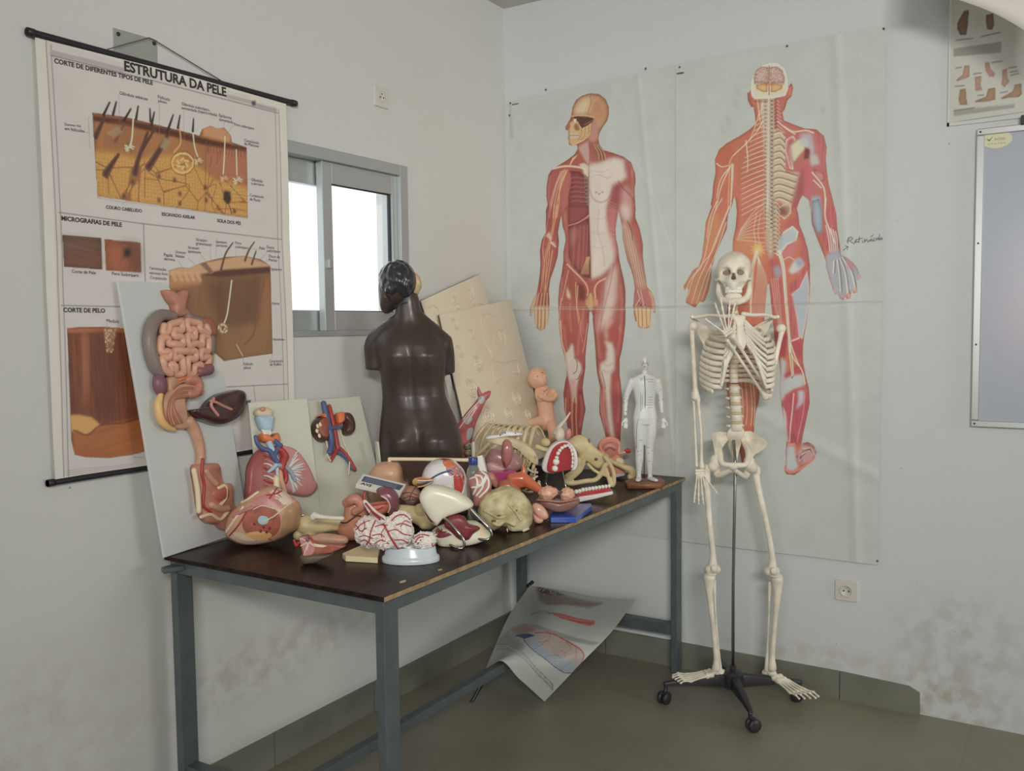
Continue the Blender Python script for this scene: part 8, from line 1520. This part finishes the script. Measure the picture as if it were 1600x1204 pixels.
o.tube('chrome_rod', [(395, 620, .01), (393, 690, .02), (410, 745, .02), (640, 850, .03)], 7, M_chrome); o.tube('chrome_rod', [(520, 600, .02), (540, 690, .03), (565, 770, .03), (660, 850, .03)], 8, M_chrome)
# pelvis bone, ear, long bone, vertebra
o = Obj(K3, (905, 762), 'hip_bone_model', 'ivory hip bone standing behind the gaping denture', 'bone model')
o.pillow('blade', [(570, 375), (610, 335), (670, 315), (730, 335), (770, 385), (830, 440), (880, 480), (884, 560), (830, 600), (770, 570), (720, 540), (660, 560), (645, 480), (610, 430)], M_bonee, .02, .03, .03, .4, noise=.002)
mb = MB()
for L, r in (([(700, 530), (680, 600), (620, 660), (560, 700), (600, 720), (720, 700), (800, 690), (850, 640), (880, 570)], 22), ([(880, 500), (930, 570), (955, 640), (955, 722), (930, 735), (915, 690), (890, 600)], 18), ([(660, 520), (650, 600), (590, 640), (560, 660)], 20), ([(740, 560), (790, 610), (850, 640), (910, 660)], 14)): mb.tube([o.p(x, y, -.005) for x, y in L], o.r(r), 10, 4, round_=True)
mb.build('ring', M_bonee, o.t, vox=.0035, it=2); o.ell('bone_hole', 808, 518, 14, 12, M_pit, -.012, 8); o.ell('bone_hole', 750, 365, 10, 22, m_('grey_recess', 104, 98, 80), .0, 10)
o = Obj(K3, (972, 748), 'ear_model', 'large pink ear model with a red knob near the room corner', 'anatomical model'); mE = m_('ear_skin', 192, 126, 106, rough=.35)
o.slab('plate', [(900, 690), (1045, 655), (1050, 640), (960, 640)], m_('grey_plate', 160, 164, 156), -.02, .03); o.pillow('body', [(820, 420), (850, 360), (910, 335), (975, 345), (1002, 370), (1002, 480), (1040, 520), (1048, 570), (1040, 650), (960, 660), (880, 640), (850, 500)], mE, .03, .04, .05, .4); o.patch('inner_ear', [(850, 430), (880, 385), (940, 370), (990, 400), (985, 470), (940, 505), (890, 490)], m_('ear_inside', 166, 96, 80)); o.tube('helix', [(880, 480), (845, 430), (855, 375), (910, 345), (975, 360), (1000, 400), (995, 470)], 16, mE, surf=True); o.tube('ear_fold', [(890, 440), (920, 420), (960, 440)], 9, m_('ear_fold_red', 150, 80, 70), surf=True); o.patch('bone_part', [(975, 520), (1010, 495), (1042, 520), (1040, 555), (990, 550)], M_cream)
o.tube('canal', [(1000, 470, -.01), (1040, 462, -.012), (1062, 456, -.012)], (14, 12, 14), mE); o.ell('knob', 1072, 448, 28, 22, M_gum, -.012)
o = Obj(K3, (985, 751), 'arm_bone_model', 'long ivory bone slanting behind the acupuncture man', 'bone model'); mb = MB().tube([o.p(885, 505, .01), o.p(940, 540, .01), o.p(1030, 580, .005), o.p(1100, 610), o.p(1118, 650)], [o.r(26), o.r(20), o.r(22), o.r(34), o.r(34)], 12, 5, round_=True).ell(o.p(1095, 665), o.r(30)).ell(o.p(1130, 640), o.r(28)).ell(o.p(890, 500, .01), o.r(30)); mb.build('bone', M_bonee, o.t, vox=.003, it=2)
o = Obj(K3, (882, 757), 'vertebra_model', 'pale vertebra with spike and pink disc beside the baby doll', 'bone model'); mV = m_('pale_vertebra', 184, 174, 156, bump=.5)
o.pillow('vertebra', [(465, 290), (490, 250), (530, 262), (548, 300), (545, 380), (560, 520), (470, 520), (480, 380), (462, 340)], mV, .0, .02, .03, .45); o.tube('spike', [(590, 130, .03), (550, 190, .02), (500, 250, .01), (475, 300)], (7, 12, 20, 26), mV); o.pillow('disc', [(550, 285), (575, 262), (600, 275), (600, 330), (570, 365), (552, 350)], M_pink, 0, .012, .02); o.patch('disc_core', [(556, 290), (572, 275), (578, 330), (560, 345)], M_flesh)
for L in ([(470, 300), (490, 320), (510, 300)], [(480, 340), (510, 335), (530, 350)]): o.tube('crack', L, 4, M_pit, sm=3)
# rib cage with breast bone
o = Obj(K2, (815, 768), 'rib_cage_model', 'ivory rib cage with white breast bone lying behind the heap', 'bone model'); M_rib = mat('tan_rib', ph(184, 166, 126), .45, var=.2, vscale=20)
for k in range(9): o.tube('rib', [(590+k*55, 260+k*10, .03), (610+k*54, 150+k*4, .0), (660+k*52, 60-k*2, .02), (720+k*50, 5+k*5, .07), (790+k*46, 20+k*12, .08)], (9, 12, 12, 10, 8), M_rib, flat=1.5)
for k in range(8): o.tube('rib', [(560+k*70, 300+k*20, .02), (640+k*62, 240+k*14, -.02), (720+k*52, 165+k*14, -.035)], (10, 13, 12), M_rib, flat=1.4)
o.pillow('breast_cartilage', [(690, 135), (760, 105), (850, 110), (960, 135), (1040, 185), (1095, 245), (1112, 320), (1080, 330), (1030, 260), (940, 205), (840, 170), (740, 160)], M_rib, -.03, .012, .012, .4); o.pillow('breast_bone', [(692, 122), (730, 100), (820, 92), (870, 66), (980, 84), (975, 98), (890, 104), (800, 118), (720, 132)], m_('chalk_white', 214, 210, 196), -.036, .010, .006, .4)
for k in range(6): o.tube('rib', [(900+k*34, 210+k*26, -.03), (888+k*34, 260+k*26, -.03), (880+k*34, 300+k*22, -.02)], 11, M_rib)
for x, y in ((810, 98), (850, 82), (930, 82)): o.ell('screw', x, y, 5, 5, M_black, -.045)
o.ell('rib_head', 1165, 155, 38, 34, M_bonee, -.02); o.tube('collar_bone', [(1100, 190, -.03), (1170, 215, -.04), (1230, 205, -.03)], 20, M_bonee)
for k in range(14):
    rr = random.Random(k); x, y = rr.uniform(990, 1150), rr.uniform(270, 560); a = rr.uniform(0, 3); o.tube('bone_chip', [(x-38*math.cos(a), y-30*math.sin(a), -.02-.002*k), (x, y+8, -.03-.002*k), (x+38*math.cos(a), y+30*math.sin(a), -.02-.002*k)], (10, 6, 11), (M_bone, M_bonee, mV)[k % 3])
o = Obj(K2, (730, 770), 'spine_piece_model', 'short speckled grey spine piece standing against the brown torso', 'bone model'); mSp = mat('speckled_bone', ph(150, 140, 118), .6, col2=ph(84, 72, 56), vscale=90, bump=.6)
for k in range(4): o.ell('vertebra', 560+k*3, 180+k*55, 34, 26, mSp, 0, noise=.002); o.tube('process', [(560, 190+k*55, 0), (595, 180+k*50, -.01), (605, 170+k*50, -.01)], (12, 8, 6), mSp)
o.tube('rod', [(598, 165, -.02), (600, 230, -.02), (602, 300, -.02)], 15, M_bone)
# larynx, magenta slab, orange vessel, bottle and card, leg
o = Obj(K2, (790, 783), 'larynx_model', 'mauve tongue and larynx model in front of the rib cage', 'anatomical model'); mM = m_('mauve_tissue', 146, 104, 104, rough=.3, coat=.2)
o.pillow('throat', [(690, 300), (720, 225), (765, 200), (830, 215), (930, 235), (985, 300), (985, 345), (930, 385), (850, 380), (760, 385), (700, 380)], mM, .02, .04, .05, .45); o.pillow('tongue', [(822, 180), (845, 135), (880, 135), (905, 175), (908, 260), (890, 320), (850, 355), (820, 300)], m_('tongue_mauve', 156, 96, 92, rough=.25, coat=.2), -.015, .03, .03); o.patch('side', [(835, 300), (850, 330), (850, 375), (830, 375)], M_vin)
o.patch('blue_vein', [(940, 340), (975, 320), (980, 345), (950, 365)], m_('dusty_blue', 116, 122, 146)); o.pillow('cartilage', [(700, 330), (740, 310), (830, 345), (840, 385), (720, 385)], m_('pale_mauve', 176, 136, 132), -.02, .015, .02)
o = Obj(K2, (790, 789), 'tissue_slab_model', 'bright magenta slab below the mauve larynx', 'anatomical model'); o.slab('slab', [(735, 388), (930, 380), (945, 420), (920, 470), (780, 470)], m_('magenta_plastic', 160, 48, 104, rough=.25, coat=.3), .0, .05, .004); o.pillow('pink_side', [(700, 390), (760, 400), (800, 470), (790, 520), (740, 480)], M_flesh, -.01, .02, .03)
o = Obj(K2, (825, 793), 'orange_vessel_model', 'orange branching vessel model right of the magenta slab', 'anatomical model'); mO = m_('burnt_orange', 184, 92, 54, rough=.25, coat=.3)
mb = MB().tube([o.p(900, 440), o.p(980, 440), o.p(1060, 490), o.p(1130, 535)], [o.r(46), o.r(54), o.r(44), o.r(30)], 14, 5, round_=True).tube([o.p(960, 440), o.p(995, 380), o.p(985, 330)], [o.r(36), o.r(22), o.r(9)], 12, 4, round_=True).tube([o.p(1000, 470), o.p(960, 470), o.p(920, 430)], o.r(40), 12, 4, round_=True); mb.build('vessel', mO, o.t, vox=.0028, it=2); o.pillow('dome', [(790, 500), (810, 460), (870, 445), (940, 480), (975, 530), (960, 600), (800, 590)], m_('rust_tissue', 166, 90, 58, coat=.2), -.02, .03, .04, .45)
o = Obj(K2, (737, 814), 'water_bottle', 'small clear plastic bottle with blue screw cap', 'bottle'); kb = o.p(598, 400); zc = o.p(598, 285).z; R0 = o.r(58)
mbt = bpy.data.materials.new('clear_bottle_plastic'); mbt.use_nodes = True; q = mbt.node_tree.nodes['Principled BSDF']; q.inputs['Base Color'].default_value = (.72, .84, .80, 1); q.inputs['Transmission Weight'].default_value = .8; q.inputs['Roughness'].default_value = .12; q.inputs['IOR'].default_value = 1.3
MB().lathe([(.0, .002), (R0, .002), (R0, zc-.075), (R0*.98, zc-.055), (R0*.8, zc-.036), (R0*.5, zc-.020), (R0*.45, zc-.012), (0, zc-.010)], (kb.x, kb.y+.02, 0), 24).build('body', mbt, o.t)
mb = MB(); rg = []
for z, a in ((zc-.022, .60), (zc-.020, .62), (zc, .62), (zc+.003, .56), (zc+.003, .01)): rg.append([Vector((kb.x+R0*(a+(.02 if i % 2 and .1 < a < .63 else 0))*math.cos(i*math.pi/18), kb.y+.02+R0*a*math.sin(i*math.pi/18), z)) for i in range(36)])
mb.loft(rg); mb.build('cap', m_('blue_cap', 36, 52, 118, rough=.3), o.t, auto=.7)
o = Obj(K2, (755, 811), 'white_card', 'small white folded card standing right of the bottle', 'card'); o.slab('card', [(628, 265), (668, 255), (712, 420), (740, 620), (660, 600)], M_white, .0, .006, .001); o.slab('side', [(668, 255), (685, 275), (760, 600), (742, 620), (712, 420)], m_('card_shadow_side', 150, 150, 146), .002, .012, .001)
o = Obj(Z1, (737, 768), 'leg_muscle_model', 'red and grey leg muscle model propped foot up beside the brown torso', 'anatomical model'); mLg = m_('leg_muscle_red', 164, 84, 88, var=.25, vscale=30); mGr = m_('grey_tendon', 150, 148, 150)
mb = MB().tube([o.p(650, 1200, .04), o.p(690, 1050, .02), o.p(730, 960), o.p(780, 880), o.p(808, 830)], [o.r(80), o.r(62), o.r(44), o.r(30), o.r(24)], 14, 5, round_=True).tube([o.p(800, 845), o.p(830, 815), o.p(845, 800)], [o.r(24), o.r(22), o.r(12)], 10, 3, round_=True).tube([o.p(800, 840), o.p(785, 800), o.p(780, 770)], [o.r(18), o.r(13), o.r(6)], 10, 3, round_=True); mb.build('leg', mLg, o.t, vox=.003, it=2)
o.bv = BVHTree.FromPolygons([Vector(v) for v in mb.v], mb.f); o.part = o.t
o.patch('tendon', [(690, 965), (730, 935), (745, 960), (715, 990)], mGr); o.patch('tendon', [(775, 835), (805, 820), (820, 845), (795, 870)], mGr); o.patch('joint', [(715, 1020), (750, 1010), (745, 1060), (715, 1080)], mGr)
for L in ([(690, 960), (740, 900), (790, 850)], [(670, 1010), (720, 940), (770, 880)], [(720, 970), (770, 890)]): o.tube('sinew', L, 4, M_sinew, surf=True, seg=6)
